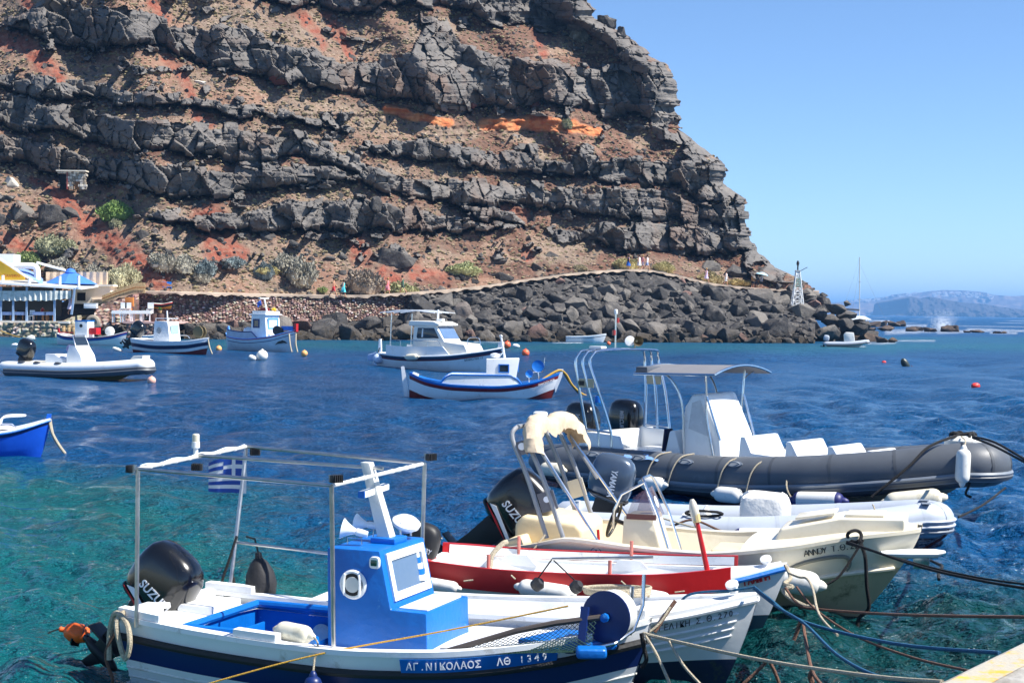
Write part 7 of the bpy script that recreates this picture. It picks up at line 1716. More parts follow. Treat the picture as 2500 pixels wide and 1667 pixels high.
m_ = MB(); m_.prism([(-.4, -.02), (-.2, .10), (0, .17), (.06, .24), (.12, .15), (.3, .02), (.42, -.16), (.2, -.06), (0, -.04), (-.2, 0)], 0, .02, 'z'); m_.build('dolphin_mark', BLK, bd.root, M=basis(p, q, (0, 0, 1)))
for k_ in (0, 1): rope('pale line hanging from the bow of the dolphin boat to the water, %s one' % ('left', 'right')[k_], [bd.w(5.5 + .4 * k_, -.25 + .2 * k_, 1.15), bd.w(5.75 + .3 * k_, -.4 + .2 * k_, .5), bd.w(5.95 + .3 * k_, -.45 + .2 * k_, 0)], .045, ROPEW)
# ---- boats by the rocks on the right
be = Boat('dinghy', 'small white dinghy moored close under the boulders', 'boat', 4.72, 141, R(2), 'boats on moorings')
simple_hull(be, 3.55, .65, [(0, .5), (.5, .55), (1, .78)], -.2, [('stripe', .12, GEL), ('grey_line', .18, mat('slate_line', S(80, 90, 110), .4)), ('topsides', None, GEL)], .35, .34, .7); be.gunwale('gunwale', GEL, .1, .05); be.inner('inner_lining', .15, OFFW, .1, .02, .9); m_ = MB(); m_.box((1.2, 0, .5), (.3, 1.1, .05)); m_.build('thwart', GEL, be.root)
bf = Boat('inflatable_boat', 'small grey inflatable with white covered console moored off the rocky point', 'boat', 26.6, 136, R(-8), 'boats on moorings')
tb = rib_tubes(bf, 3.4, .45, .17, .30, .52, LGREY, .3, .17, tipw=.16); rib_strake(bf, 'rub_strake', (-.4,), .05, DGREY, tb); rib_hull(bf, 3.3, .45, .2, OFFW, -.2, .4)
m_ = MB(); m_.prism([(1.5, .25), (1.42, 1.1), (1.6, 1.3), (2.25, 1.28), (2.4, .3)], -.3, .3, 'y'); m_.build('console_cover', MATS['white_tarp'], bf.root, bevel=.08); outboard(bf, (.1, 0, .5), R(15), .9, LGREY, None, WHT, 'plain')
# ---- boat laid up on the rocks
p = Vector(aty(372, 756, 139)); bg_ = Boat('rowing_boat', 'old rowing boat with yellow bottom laid up on the stones by the wall', 'boat', p.x, p.y, R(-12)); bg_.root.location.z = p.z
simple_hull(bg_, 1.9, .5, [(0, .55), (.5, .5), (1, .68)], .1, [('red_line', .1, RED), ('dark_plank', .3, CHAR), ('planking', None, mat('ochre_paint', S(200, 140, 40), .5))], .2); bg_.deck('cover', .0, OFFW, .0, .98, .0, .06)
# ---- catamaran behind the point
bs = Boat('sailing_catamaran', 'white sailing catamaran with tall mast anchored behind the headland', 'sailboat', 108.5, 500, R(12))
for y in (-2.5, 2.5):
    m_ = MB(); m_.loft([[Vector((x, y + w * sy, z)) for sy, z in ((-.2, -.3), (-1, 1.1), (1, 1.1), (.2, -.3))] for x, w in ((-7, .5), (-4, .8), (2, .8), (6, .5), (8.5, .1))]); m_.build('hull', GEL, bs.root, bevel=.1)
m_ = MB(); m_.prism([(-5, 1.1), (-4.6, 2.2), (0, 2.4), (2.5, 1.2)], -2.6, 2.6, 'y'); m_.build('coach_roof', GEL, bs.root, bevel=.2); m_ = MB(); m_.box((-5.6, 0, 3.4), (4, 4, .15)); m_.build('awning', CHAR, bs.root)
m_ = MB(); m_.tube([(-.6, 0, 2.2), (-.9, 0, 20.6)], .15, 8); ms = m_.build('mast', OFFW, bs.root)
for z, w_ in ((7.5, 1.4), (13, 1.1)): m_ = MB(); m_.tube([(-.7, -w_, z), (-.7, w_, z)], .06, 6); m_.build('spreader', OFFW, ms)
m_ = MB(); m_.tube([(-.7, 0, 4.2), (-8, 0, 4.6)], .28, 8); m_.build('boom_with_sail', CHAR, bs.root)
for a, b_ in (((8.2, 0, 1.2), (-.8, 0, 18.5)), ((-2, -3, 1.2), (-.85, 0, 18)), ((-2, 3, 1.2), (-.85, 0, 18)), ((-7, 0, 1.4), (-.9, 0, 20))): m_ = MB(); m_.tube([a, b_], .022, 5); m_.build('stay', SATIN, bs.root)

# ================================================================ BUOYS
round_buoy('large round white mooring buoy near the dolphin boat', 640, 880, 14, mat('white_float', S(236, 232, 220), .4, 0, .04, 4), lift=.45)
round_buoy('small orange-yellow buoy beside the navy striped boat', 534, 858, 7.5, PEACH, lift=.5); round_buoy('small peach buoy at the bow of the dolphin boat', 743, 870, 8, PEACH, lift=.5)
round_buoy('pale pink mooring buoy at the bow of the left inflatable', 370, 939, 10.5, PINK, lift=.55)
round_buoy('coral round buoy just behind the caique wheelhouse mast', 1238, 850, 9, CORAL, lift=.5); round_buoy('orange round buoy to the right of the caique', 1283, 871, 9.5, CORAL, lift=.6)
round_buoy('tiny coral buoy next to the white dinghy', 1486, 842, 5, CORAL, lift=.3)
def float_thing(label, px, py, L, r_, m, d=(1, 0, .15), name='float'):
    p = Vector(onz(px, py)); k = mpp(p.y); t_ = thing(name, label, 'buoy', tuple(p), 0, 'small floats')
    m_ = MB(); m_.lathe([(.01, -L / 2 * k), (r_ * .7 * k, -L * .42 * k), (r_ * k, -L * .2 * k), (r_ * k, L * .2 * k), (r_ * .6 * k, L * .42 * k), (.01, L / 2 * k)], (0, 0, r_ * k * .5 + .06), d, 12); m_.build('body', m, t_)
    m_ = MB(); m_.tube([(L * .45 * k, 0, r_ * k * .5), (L * .6 * k, 0, .0)], .02, 5); m_.build('line', ROPEBR, t_)
float_thing('white bottle float beside the large white buoy', 616, 880, 20, 7, OFFW, (1, 0, -.4)); float_thing('white float at the far left of the harbour', 36, 846, 16, 4, WHITE); float_thing('old white float between the left inflatable and the shore boats', 285, 858, 24, 5, OFFW, (1, -.2, -.3))
float_thing('white float beside the coral buoy', 1260, 849, 18, 5, WHITE, (1, 0, -.15)); float_thing('small red float in open water on the right', 2158, 889, 11, 4, mat('red_float', S(220, 60, 50), .4), (1, 0, .1)); float_thing('orange-red can float in open water at the right', 2382, 950, 22, 8, MATS['red_float'], (1, .2, .05))
float_thing('dark leaning conical buoy in open water on the right', 2210, 896, 32, 9, mat('dark_olive_float', S(48, 58, 54), .4), (-.6, 0, 1))
p = Vector(onz(1461, 990)); t_ = thing('float', 'blue barrel float seen behind the steel arch of the tour inflatable', 'buoy', tuple(p)); k = mpp(p.y)
m_ = MB(); m_.lathe([(8 * k, 0), (9 * k, 3 * k), (9 * k, 26 * k), (8 * k, 28 * k)], (0, 0, -.05), (0, 0, 1), 14); m_.build('body', BLUE, t_); m_ = MB(); m_.lathe([(3 * k, 0), (3 * k, 3 * k)], (0, 0, 28 * k - .05), (0, 0, 1), 8); m_.build('cap', BLACKM, t_)
float_thing('white polystyrene block adrift by the terrace steps', 75, 832, 22, 8, OFFW, (1, 0, .3))

# ================================================================ QUAY AND MOORING LINES
QZ = 1.15
E1, E2 = Vector(onz(2500, 1563, QZ)), Vector(onz(2289, 1665, QZ)); dq = (E1 - E2).normalized(); nq = Vector((dq.y, -dq.x, 0))
P0, P1 = E1 + dq * 14, E2 - dq * 3
m_quay = mat('quay_concrete', S(176, 172, 164), .9, 0, .14, 1.6, .5, 22, coords='World', wear=S(140, 134, 124), wamt=.42, wscale=2.2, detail=8)
m_ = MB(); pl = [P0, P1, P1 + nq * 9, P0 + nq * 9]; m_.add([(p.x, p.y, QZ) for p in pl] + [(p.x, p.y, -1.2) for p in pl], [(0, 1, 2, 3), (0, 4, 5, 1), (1, 5, 6, 2), (2, 6, 7, 3), (3, 7, 4, 0)])
q = m_.build('quay', m_quay, None, True, 30, .03, 2); tag(q, 'grey concrete quay corner with worn yellow edge, bottom right', None, None, 'structure')
m_ = MB(); a, b_ = P0 + nq * .035, P1 + nq * .035; c, d = P1 + nq * .20, P0 + nq * .20; m_.add([(p.x, p.y, QZ + .004) for p in (a, b_, c, d)], [(0, 1, 2, 3)])
m_.build('edge_stripe', mat('worn_yellow', S(210, 164, 62), .85, 0, .14, 4, .3, 30, coords='World', wear=S(172, 166, 152), wamt=.6, wscale=5, wsharp=.05), q, False)
def prope(label, pts, r, m, n=5, name='mooring_rope'): rope(label, [Vector(aty(x, y, Y)) for x, y, Y in pts], r * .72, m, name, n)
prope('black mooring line from the cream speedboat bow out to the right', [(2068, 1322, 14.0), (2250, 1384, 13), (2400, 1418, 12.2), (2520, 1438, 11.6)], .016, ROPEB); prope('second black mooring line beside the first from the cream bow', [(2066, 1326, 14.0), (2240, 1376, 13.2), (2380, 1408, 12.5), (2520, 1428, 12)], .012, ROPEB)
prope('black line from under the pale inflatable bow with a hanging loop', [(2245, 1356, 17), (2290, 1376, 15.5), (2300, 1382, 14), (2292, 1398, 13.8), (2292, 1414, 13.6)], .02, ROPEB)
prope('black line under the tour inflatable bow down to the water', [(2455, 1190, 21), (2400, 1232, 20.5), (2340, 1262, 20)], .02, ROPEB)
for k_ in (0, 1): prope('black bow line of the tour inflatable running off to the right, %s one' % ('upper', 'lower')[k_], [(2375, 1066 + 3 * k_, 21.8), (2430, 1080 + 10 * k_, 20.5), (2520, 1132 + 6 * k_, 19)], .022, ROPEB)
prope('rusty brown mooring line stretched level across the right-hand water', [(1918, 1435, 12.6), (1950, 1475, 12.3), (2000, 1487, 12.0), (2200, 1500, 10.6), (2520, 1506, 9.2)], .014, ROPEBR)
prope('blue mooring line from the white boat bow sweeping to the quay', [(1842, 1432, 12.0), (1880, 1462, 11.6), (1960, 1516, 11), (2180, 1570, 9.6), (2440, 1593, 8.2)], .016, ROPEBL); prope('second blue mooring line dipping towards the bottom right', [(1840, 1436, 12.0), (1900, 1482, 11.4), (1965, 1522, 10.8), (2045, 1598, 9.6), (2150, 1652, 8.4), (2290, 1668, 7.4)], .015, ROPEBL)
prope('teal rope wrapped round the bow of the plain white boat', [(1840, 1432, 12.05), (1790, 1440, 12.1), (1720, 1444, 12.3), (1680, 1452, 12.4), (1660, 1470, 12.5)], .014, ROPEBL); prope('thick pale mooring line from the nearest bow to the quay', [(1570, 1545, 10.4), (1640, 1563, 10.2), (1868, 1612, 9.3), (2130, 1650, 8.2), (2300, 1664, 7.3)], .016, ROPEW)
prope('pale rope dropping from the nearest bow to the water', [(1576, 1552, 10.3), (1605, 1600, 10.2), (1640, 1680, 10)], .014, ROPEW); prope('second pale rope slanting from the nearest bow into the water', [(1634, 1565, 10.2), (1670, 1625, 10), (1730, 1690, 9.8)], .013, ROPEW)
prope('grey rope loop from the red boarded boat bow down to the lines', [(1925, 1398, 12.9), (1950, 1408, 12.7), (1970, 1412, 12.6), (1985, 1440, 12.2), (2000, 1500, 11.6), (2045, 1550, 11)], .014, ROPEW); prope('slack pale line running from the white bows towards the right', [(1945, 1432, 12.5), (1990, 1486, 12), (2090, 1552, 11), (2230, 1605, 10), (2380, 1640, 9)], .012, ROPEBR)
prope('chain and knots hanging at the bow of the red boarded boat', [(1918, 1380, 13.2), (1930, 1410, 13), (1915, 1425, 12.9), (1935, 1432, 12.8), (1912, 1440, 12.8), (1930, 1460, 12.7), (1965, 1478, 12.5), (1985, 1480, 12.4)], .024, ROPEW)
prope('rusty rope tail hanging from the blue mooring line', [(1955, 1515, 11), (1950, 1530, 11), (1945, 1545, 11), (1938, 1562, 11)], .02, ROPEBR); prope('long rusty rope dropping from the blue mooring line', [(1960, 1518, 11), (1970, 1580, 10.4), (1984, 1640, 9.6), (2010, 1675, 9.3)], .016, ROPEBR)
prope('brown rope leg tied to the pale mooring line, left one', [(1872, 1612, 9.3), (1850, 1636, 9.3), (1815, 1668, 9.3)], .015, ROPEBR); prope('brown rope leg tied to the pale mooring line, right one', [(1878, 1612, 9.3), (1892, 1640, 9.3), (1904, 1672, 9.3)], .015, ROPEBR)
prope('frayed rope bundle at the foot of the rusty rope', [(1984, 1636, 9.6), (1978, 1650, 9.6), (1984, 1668, 9.6)], .024, ROPEBR)
prope('dark fender rope hanging at the stem of the nearest boat', [(1566, 1545, 10.3), (1572, 1580, 10.3), (1578, 1610, 10.3), (1566, 1630, 10.3)], .02, ROPEB)

# ================================================================ TAVERNA AND TERRACES (left shore)
def box_px(mb, x0, x1, y0, y1, D0, dep):
    a, b_ = aty((x0 + x1) / 2, y0, D0), aty((x0 + x1) / 2, y1, D0); k = mpp(D0)
    mb.box((a[0], D0 + dep / 2, (a[2] + b_[2]) / 2), ((x1 - x0) * k, dep, abs(a[2] - b_[2])))
    return mb
def pp(x, y, D): return Vector(aty(x, y, D))
TD = 133.0; kt = mpp(TD)
stone_wall('quay_wall', [(-90, 788, 828, TD - .2), (60, 788, 828, TD - .2), (150, 784, 826, TD), (178, 772, 824, TD + .6), (200, 770, 824, TD + 3)], m_rubblewall, 'pale rubble wall under the taverna terrace at the waterside', .5, 6)
tv = thing('taverna', 'open-sided white seaside taverna with yellow sign at the left edge', 'building', tuple(pp(60, 787, TD)))
org_ = Vector(tv.location)
def tpart(name, m, fn, parent=tv, **kw):
    mb = MB(); fn(mb); mb.v = [tuple(Vector(v) - org_) for v in mb.v]
    return mb.build(name, m, parent, **kw)
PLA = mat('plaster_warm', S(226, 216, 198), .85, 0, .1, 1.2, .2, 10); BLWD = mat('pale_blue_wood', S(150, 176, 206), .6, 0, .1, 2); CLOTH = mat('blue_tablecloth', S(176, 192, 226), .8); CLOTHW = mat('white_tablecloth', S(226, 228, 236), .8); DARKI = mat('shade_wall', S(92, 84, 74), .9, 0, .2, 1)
tpart('floor_slab', mat('slab_white', S(220, 214, 202), .8, 0, .08, 1), lambda m: (box_px(m, -90, 168, 783, 788, TD - .1, 8)))
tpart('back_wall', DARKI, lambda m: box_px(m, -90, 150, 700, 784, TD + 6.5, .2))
for x in (-60, 2, 32, 65, 133): tpart('column', BLWD, lambda m, x=x: box_px(m, x - 2.2, x + 2.2, 700, 784, TD + .15, .15))
tpart('column', BLWD, lambda m: m.loft([[pp(182, 704, TD + .2) + Vector((dx, dy, 0)) for dx, dy in ((-.08, 0), (.08, 0), (.08, .15), (-.08, .15))], [pp(174, 768, TD + .2) + Vector((dx, dy, 0)) for dx, dy in ((-.08, 0), (.08, 0), (.08, .15), (-.08, .15))]]))
def roof(m):
    pts = [pp(-90, 690, TD - .3), pp(0, 690, TD - .3), pp(60, 694, TD - .2), pp(140, 699, TD), pp(198, 703, TD + .3)]
    A = pts; B = [p + Vector((0, 7, .35)) for p in pts]; A2 = [p - Vector((0, 0, .14)) for p in A]; B2 = [p - Vector((0, 0, .14)) for p in B]
    m.strip(A, B); m.strip(A2, A); m.strip(B2, A2); m.strip([A[-1], A2[-1]], [B[-1], B2[-1]])
rf_ = tpart('roof', GEL, roof, sharp=20)
def val(m):
    rows = []
    for t in np.linspace(0, 1, 5): rows.append([pp(x, 708 + (2 + 24 * t) * (1 - .25 * max(0, x - 120) / 60) + 1.2 * math.sin(x * .35) * t, TD + .05 + .06 * math.sin(x * .5)) for x in np.linspace(-90, 174, 60)])
    m.sheet(rows)
tpart('canvas_blind', mat('canvas_white', S(216, 218, 212), .85, 0, .08, 1.5, .3, 8, wear=S(176, 186, 180), wamt=.45, wscale=1.6), val)
for x, y0_, y1_ in ((7, 672, 692), (72, 678, 695), (146, 674, 698), (192, 673, 700)): tpart('roof_post', GEL, lambda m, x=x, y0_=y0_, y1_=y1_: m.tube([pp(x, y1_, TD + .3), pp(x, y0_, TD + .3)], .12, 8), rf_)
tpart('chimney', GEL, lambda m: box_px(m, -30, 33, 620, 662, TD + 6, 2.0)); tpart('duct', GEL, lambda m: m.tube(smooth_path([pp(20, 650, TD + 3), pp(60, 649, TD + 3), pp(82, 650, TD + 3), pp(90, 658, TD + 3), pp(91, 684, TD + 3)], 5), .28, 10))
tpart('tarpaulin', mat('tarp_blue', S(120, 150, 206), .7, 0, .1, 1), lambda m: m.sheet([[pp(45 + 60 * u, 655 + 26 * u * u + 18 * v, TD + 2 + 2 * (1 - v)) for u in np.linspace(0, 1, 8)] for v in np.linspace(0, 1, 4)]))
sg = tpart('sign_board', YEL, lambda m: m.add([pp(-40, 604, TD + 1), pp(0, 637, TD + 1), pp(60, 676, TD + 1), pp(60, 684, TD + 1), pp(-40, 684, TD + 1)] + [pp(-40, 604, TD + 1) + Vector((0, .1, 0)), pp(0, 637, TD + 1) + Vector((0, .1, 0)), pp(60, 676, TD + 1) + Vector((0, .1, 0)), pp(60, 684, TD + 1) + Vector((0, .1, 0)), pp(-40, 684, TD + 1) + Vector((0, .1, 0))], [(4, 3, 2, 1, 0), (5, 6, 7, 8, 9), (0, 1, 6, 5), (1, 2, 7, 6), (2, 3, 8, 7)]))
lettering('TAVERN', .36, mat('lettering_orange', S(196, 84, 30), .6), tv, basis(pp(28, 674, TD + .95) - org_, (1, 0, 0), (0, 0, 1)), width=1.35)
tpart('sign_edge', GEL, lambda m: m.tube([pp(-40, 600, TD + .9), pp(0, 633, TD + .9), pp(62, 674, TD + .9), pp(80, 684, TD + .9)], .1, 6), sg)
# tables and chairs on the terrace
def table(px, m, D=TD + 1.0, w=.75, h=.75, base_y=784, leg=WOOD, lab='', grp='tables on the taverna terrace'):
    p = pp(px, base_y, D); t_ = thing('table', lab, 'table', tuple(p), 0, grp)
    mb = MB(); mb.box((0, 0, h), (w, w, .05)); mb.build('table_top', m, t_)
    mb = MB(); mb.box((0, 0, h - .13), (w + .06, w + .06, .22), taper=.96); mb.build('tablecloth', m, t_)
    for a in (-1, 1):
        for b_ in (-1, 1): mb = MB(); mb.box((a * w * .42, b_ * w * .42, h / 2), (.08, .08, h)); mb.build('leg', leg, t_)
for x, l_ in ((18, 'blue-clothed table at the left end of the taverna terrace'), (48, 'blue-clothed table second from the left on the taverna terrace'), (97, 'blue-clothed table in the middle of the taverna terrace'), (124, 'blue-clothed table by the right column of the taverna terrace')): table(x, CLOTH, w=.9 if x != 124 else .6, lab=l_)
def chair(px, py, D, m, lab, rz=0, grp='chairs on the shore terrace', s_=1.0):
    t_ = thing('chair', lab, 'chair', tuple(pp(px, py, D)), rz, grp); t_.scale = (s_, s_, s_)
    mb = MB(); mb.box((0, 0, .45), (.42, .42, .05)); mb.build('seat', m, t_); mb = MB(); mb.box((0, .2, .72), (.42, .04, .4)); mb.build('backrest', m, t_)
    for a in (-.18, .18):
        for b_ in (-.18, .18): mb = MB(); mb.box((a, b_, .22), (.05, .05, .45)); mb.build('leg', m, t_)
chair(77, 784, TD + .8, GEL, 'white chair facing the sea on the taverna terrace'); chair(33, 784, TD + 1.5, WOOD, 'brown chair between the two left taverna tables'); chair(110, 784, TD + 1.6, WOOD, 'brown chair right of the middle taverna table')
# parasol
um = thing('parasol', 'large open blue parasol above the taverna roof', 'parasol', tuple(pp(172, 702, TD + 5)))
uo = Vector(um.location); kk = mpp(TD + 5)
mb = MB(); n_ = 8; ring = [Vector((66 * kk * math.cos(a), 66 * kk * .8 * math.sin(a), 6 * kk + .1)) for a in np.linspace(0, 6.283, n_ + 1)[:-1]]; mid = [Vector((p.x * .5, p.y * .5, 26 * kk)) for p in ring]; top = Vector((0, 0, 42 * kk))
mb.add(ring + mid + [top], [(i, (i + 1) % n_, n_ + (i + 1) % n_, n_ + i) for i in range(n_)] + [(n_ + i, n_ + (i + 1) % n_, 2 * n_) for i in range(n_)]); mb.build('canopy', mat('parasol_blue', S(60, 120, 220), .8, 0, .06, 1), um, True, 15)
mb = MB(); mb.lathe([(14 * kk, 36 * kk), (9 * kk, 44 * kk), (2 * kk, 47 * kk)], (0, 0, 0), (0, 0, 1), 10); mb.build('vent', MATS['parasol_blue'], um); mb = MB(); mb.tube([(0, 0, -.5), (0, 0, 42 * kk)], .05, 8); mb.build('pole', GEL, um)
# plaster building behind and side yard
hs = thing('outbuilding', 'low beige plaster building beside the taverna with a reed screen on top', 'building', tuple(pp(226, 738, TD + 6)))
ho = Vector(hs.location)
def hpart(name, m, fn, parent=hs, **kw):
    mb = MB(); fn(mb); mb.v = [tuple(Vector(v) - ho) for v in mb.v]; return mb.build(name, m, parent, **kw)
hpart('wall', PLA, lambda m: box_px(m, 176, 270, 698, 742, TD + 6, 3)); hpart('roof', PLA, lambda m: box_px(m, 172, 276, 694, 699, TD + 5.8, 3.4))
hpart('window_opening', mat('dark_opening', S(24, 22, 22), .9), lambda m: box_px(m, 188, 209, 714, 734, TD + 5.94, .1)); hpart('window_frame', PLA, lambda m: (box_px(m, 186, 188, 712, 736, TD + 5.9, .12), box_px(m, 209, 211, 712, 736, TD + 5.9, .12), box_px(m, 188, 209, 712, 714, TD + 5.9, .12)))
REED = mat('reed_screen', S(206, 178, 132), .9, 0, .2, 8, .6, 40, wstretch=(12, 1, .3), wear=S(160, 130, 88), wamt=.45, wscale=3)
hpart('reed_screen', mat('pale_reed', S(214, 188, 158), .9, 0, .15, 5, .5, 30), lambda m: m.sheet([[pp(x, 664 + v * 34, TD + 7 + .05 * math.sin(x * 2)) for x in np.linspace(112, 264, 40)] for v in (0, .5, 1)]))
hpart('beam', GEL, lambda m: m.tube([pp(90, 641, TD + 6.5), pp(160, 660, TD + 6.5)], .12, 6))
# reed fence climbing to the path: each panel of canes a part
fz_ = thing('reed_fence', 'tan reed fence climbing from the taverna yard up to the footpath', 'fence', tuple(pp(300, 735, 137)))
fo_ = Vector(fz_.location)
for i in range(26):
    x0_, x1_ = 249 + i * 4.05, 249 + (i + 1) * 4.05
    yt = lambda x: float(np.interp(x, [249, 290, 330, 355], [722, 705, 691, 690])); h_ = lambda x: float(np.interp(x, [249, 300, 355], [16, 20, 26]))
    mb = MB(); q = [pp(x0_ + .2, yt(x0_), 137), pp(x1_ - .2, yt(x1_), 137), pp(x1_ - .2, yt(x1_) + h_(x1_), 137), pp(x0_ + .2, yt(x0_) + h_(x0_), 137)]; dy = Vector((0, .06 + .04 * (i % 2), 0))
    mb.add([v - fo_ for v in q] + [v - fo_ + dy for v in q], [(3, 2, 1, 0), (4, 5, 6, 7), (0, 1, 5, 4), (1, 2, 6, 5), (2, 3, 7, 6), (3, 0, 4, 7)]); mb.build('reed_panel', REED, fz_, False)
mb = MB(); mb.tube([pp(x, yt(x) + h_(x) * .45, 136.9) - fo_ for x in (249, 290, 330, 355)], .05, 6); mb.build('batten', WOOD, fz_)
# lower terrace
def slab(name, lab, x0, x1, y0, y1, D, dep, m, cat):
    mb = MB(); o_ = pp((x0 + x1) / 2, y1, D); box_px(mb, x0, x1, y0, y1, D, dep); mb.v = [tuple(Vector(v) - o_) for v in mb.v]; r_ = mb.build(name, m); r_.location = o_; mb2 = None
    return tag(r_, lab, cat)
pav = slab('terrace_floor', '', 300, 424, 785, 790, 131.5, 6, mat('pink_paving', S(206, 168, 158), .9, 0, .1, 1.5, .2, 8), None); pav['kind'] = 'structure'; pav['label'] = 'pink paved lower terrace beside the water'; 
stone_wall('terrace_footing', [(308, 790, 828, 131.6), (360, 790, 828, 131.6), (424, 791, 828, 131.8)], m_drywall, 'stone footing under the pink lower terrace', .4, 3)
stone_wall('yard_wall', [(232, 752, 800, 134.5), (262, 738, 796, 135.5), (300, 728, 790, 136.5), (340, 716, 788, 138)], m_drywall, 'pale stone wall between the taverna yard and the lower terrace', .42, 2)
WT = [(287, 'white trestle table at the left of the pink terrace'), (312, 'white trestle table second on the pink terrace'), (335, 'white trestle table third on the pink terrace'), (358, 'white trestle table at the right of the pink terrace')]
for i, (x, l_) in enumerate(WT): table(x, GEL, 132.6, .78, .95, 787, GEL, l_, 'white tables on the lower terrace')
for i, (x, l_) in enumerate(((300, 'white chair behind the trestle tables, left one'), (311, 'white chair behind the trestle tables, right one'), (366, 'white chair at the end of the trestle tables'))): chair(x, 771, 134, GEL, l_, 0, 'white chairs on the lower terrace', 1.2)
cabt = thing('cabinet', 'orange-brown wooden cabinet on the lower terrace', 'cabinet', tuple(pp(316, 758, 135)))
for nm, z0_, z1_ in (('body', .35, 1.1), ('base', 0, .33)): mb = MB(); mb.box((0, 0, (z0_ + z1_) / 2), (.66 if nm == 'body' else .4, .45, z1_ - z0_)); mb.build(nm, mat('orange_wood', S(196, 122, 54), .6, 0, .12, 4), cabt, bevel=.01)
fr_ = thing('chest_freezer', 'white chest standing on the taverna yard edge', 'chest', tuple(pp(222, 753, 134.2))); mb = MB(); mb.box((0, 0, .2), (1.05, .6, .4)); mb.build('body', GEL, fr_, bevel=.02); mb = MB(); mb.box((0, 0, .42), (1.08, .62, .05)); mb.build('lid', OFFW, fr_, bevel=.01)
tb_ = thing('concrete_ring', 'round weathered concrete mooring ring lying on the shore', 'mooring block', tuple(pp(227, 787, 132.5))); mb = MB(); mb.tube([(.40 * math.cos(a), 0, .40 * math.sin(a)) for a in np.linspace(0, 6.283, 21)[:-1]], .24, 10, False, True); mb.build('ring', mat('old_concrete', S(150, 138, 122), .95, 0, .2, 2, .6, 10), tb_)
for i, (x, l_) in enumerate(((155, 'left of three clay jars at the foot of the terrace wall'), (168, 'middle one of three clay jars at the foot of the terrace wall'), (180, 'right of three clay jars at the foot of the terrace wall'))):
    j = thing('clay_jar', l_, 'jar', tuple(pp(x, 822, 131.2)), 0, 'clay jars'); mb = MB(); mb.lathe([(.14, 0), (.2, .2), (.21, .5), (.16, .75), (.12, .8), (.15, .84)], (0, 0, 0), (0, 0, 1), 14); mb.build('body', mat('clay', S(176, 146, 104), .9, 0, .15, 3), j); mb = MB(); mb.lathe([(.15, .82), (.16, .88), (.1, .9)], (0, 0, 0), (0, 0, 1), 14); mb.build('rim', MATS['clay'], j)
for x, l_ in ((377, 'dark barrel beside the white tables, left one'), (392, 'dark barrel beside the white tables, right one')):
    j = thing('barrel', l_, 'barrel', tuple(pp(x, 785, 132.8)), 0, 'barrels'); mb = MB(); mb.lathe([(.24, 0), (.29, .2), (.29, .45), (.24, .65)], (0, 0, 0), (0, 0, 1), 14); mb.build('body', mat('dark_staves', S(86, 62, 54), .8, 0, .2, 4), j); mb = MB(); mb.lathe([(.25, .64), (.25, .68), (.2, .68)], (0, 0, 0), (0, 0, 1), 14); mb.build('lid', CHAR, j)
pl_ = thing('potted_plant', 'small bright green potted plant beside the laid-up boat', 'plant', tuple(pp(391, 764, 133.5))); mb = MB(); mb.lathe([(.12, 0), (.16, .22)], (0, 0, 0), (0, 0, 1), 10); mb.build('pot', MATS['clay'], pl_)
mb = MB()
for i in range(40): a = rb.uniform(0, 6.28); e_ = rb.uniform(.2, 1.4); l2 = rb.uniform(.15, .32); t2 = Vector((math.cos(a) * math.cos(e_), math.sin(a) * math.cos(e_), math.sin(e_))) * l2; s2 = Vector((-math.sin(a), math.cos(a), 0)) * .05; mb.add([Vector((0, 0, .25)) - s2, Vector((0, 0, .25)) + s2, Vector((0, 0, .25)) + t2], [(0, 1, 2)])
mb.build('leaves', mat('leaf_green', S(70, 130, 50), .7, 0, .2, 5), pl_, False)
for x, l_, m in ((385, 'blue chair by the path kiosk, left one', BLUE), (402, 'blue chair by the path kiosk, middle one', BLUE), (413, 'blue chair by the path kiosk, right one', BLUE)): chair(x, 713, 143, m, l_, .3, 'blue chairs by the path')
ks = thing('stall_table', 'white covered stall table on the path beside the red-brown wall', 'table', tuple(pp(400, 713, 143.6))); mb = MB(); mb.box((0, 0, .85), (1.3, .7, .06)); mb.build('table_top', GEL, ks); mb = MB(); mb.box((-.3, .2, 1.1), (.6, .1, .45)); mb.build('sign_board', GEL, ks)
for a in (-.55, .55): mb = MB(); mb.box((a, 0, .42), (.07, .6, .84)); mb.build('leg', DRED, ks)
# stone hut in the hillside
hp_ = cliff_at(184, 466); hut = thing('stone_hut', 'small stone hut front with black doorway built into the hillside', 'hut', (hp_.x, hp_.y - 1.2, hp_.z)); hk = mpp(hp_.y - 1.2)
X_ = lambda x: (x - 184) * hk; Zz = lambda y: (466 - y) * hk
r5 = random.Random(9)
for row in range(7):
    x = 150.0
    while x < 216:
        w_ = r5.uniform(5, 9); y1_ = 466 - row * 6.4; y0_ = y1_ - 6.2
        if not (153 < x + w_ / 2 < 174 and y0_ > 424) and not (190 < x + w_ / 2 < 202 and y0_ > 446):
            mb = MB(); mb.box(((X_(x) + X_(x + w_)) / 2, r5.uniform(-.05, .05), (Zz(y0_) + Zz(y1_)) / 2), (w_ * hk * .94, .5, 6 * hk)); mb.build('stone', r5.choice((m_palerock, PLA, MATS['old_concrete'])), hut, bevel=.02, bseg=1)
        x += w_
mb = MB(); mb.box((X_(163), .2, Zz(445)), (20 * hk, .1, 42 * hk)); mb.build('doorway', MATS['dark_opening'], hut); mb = MB(); mb.box((X_(174), -.1, Zz(445)), (2 * hk, .5, 42 * hk)); mb.build('door_jamb', mat('faded_red_jamb', S(150, 70, 64), .8), hut)
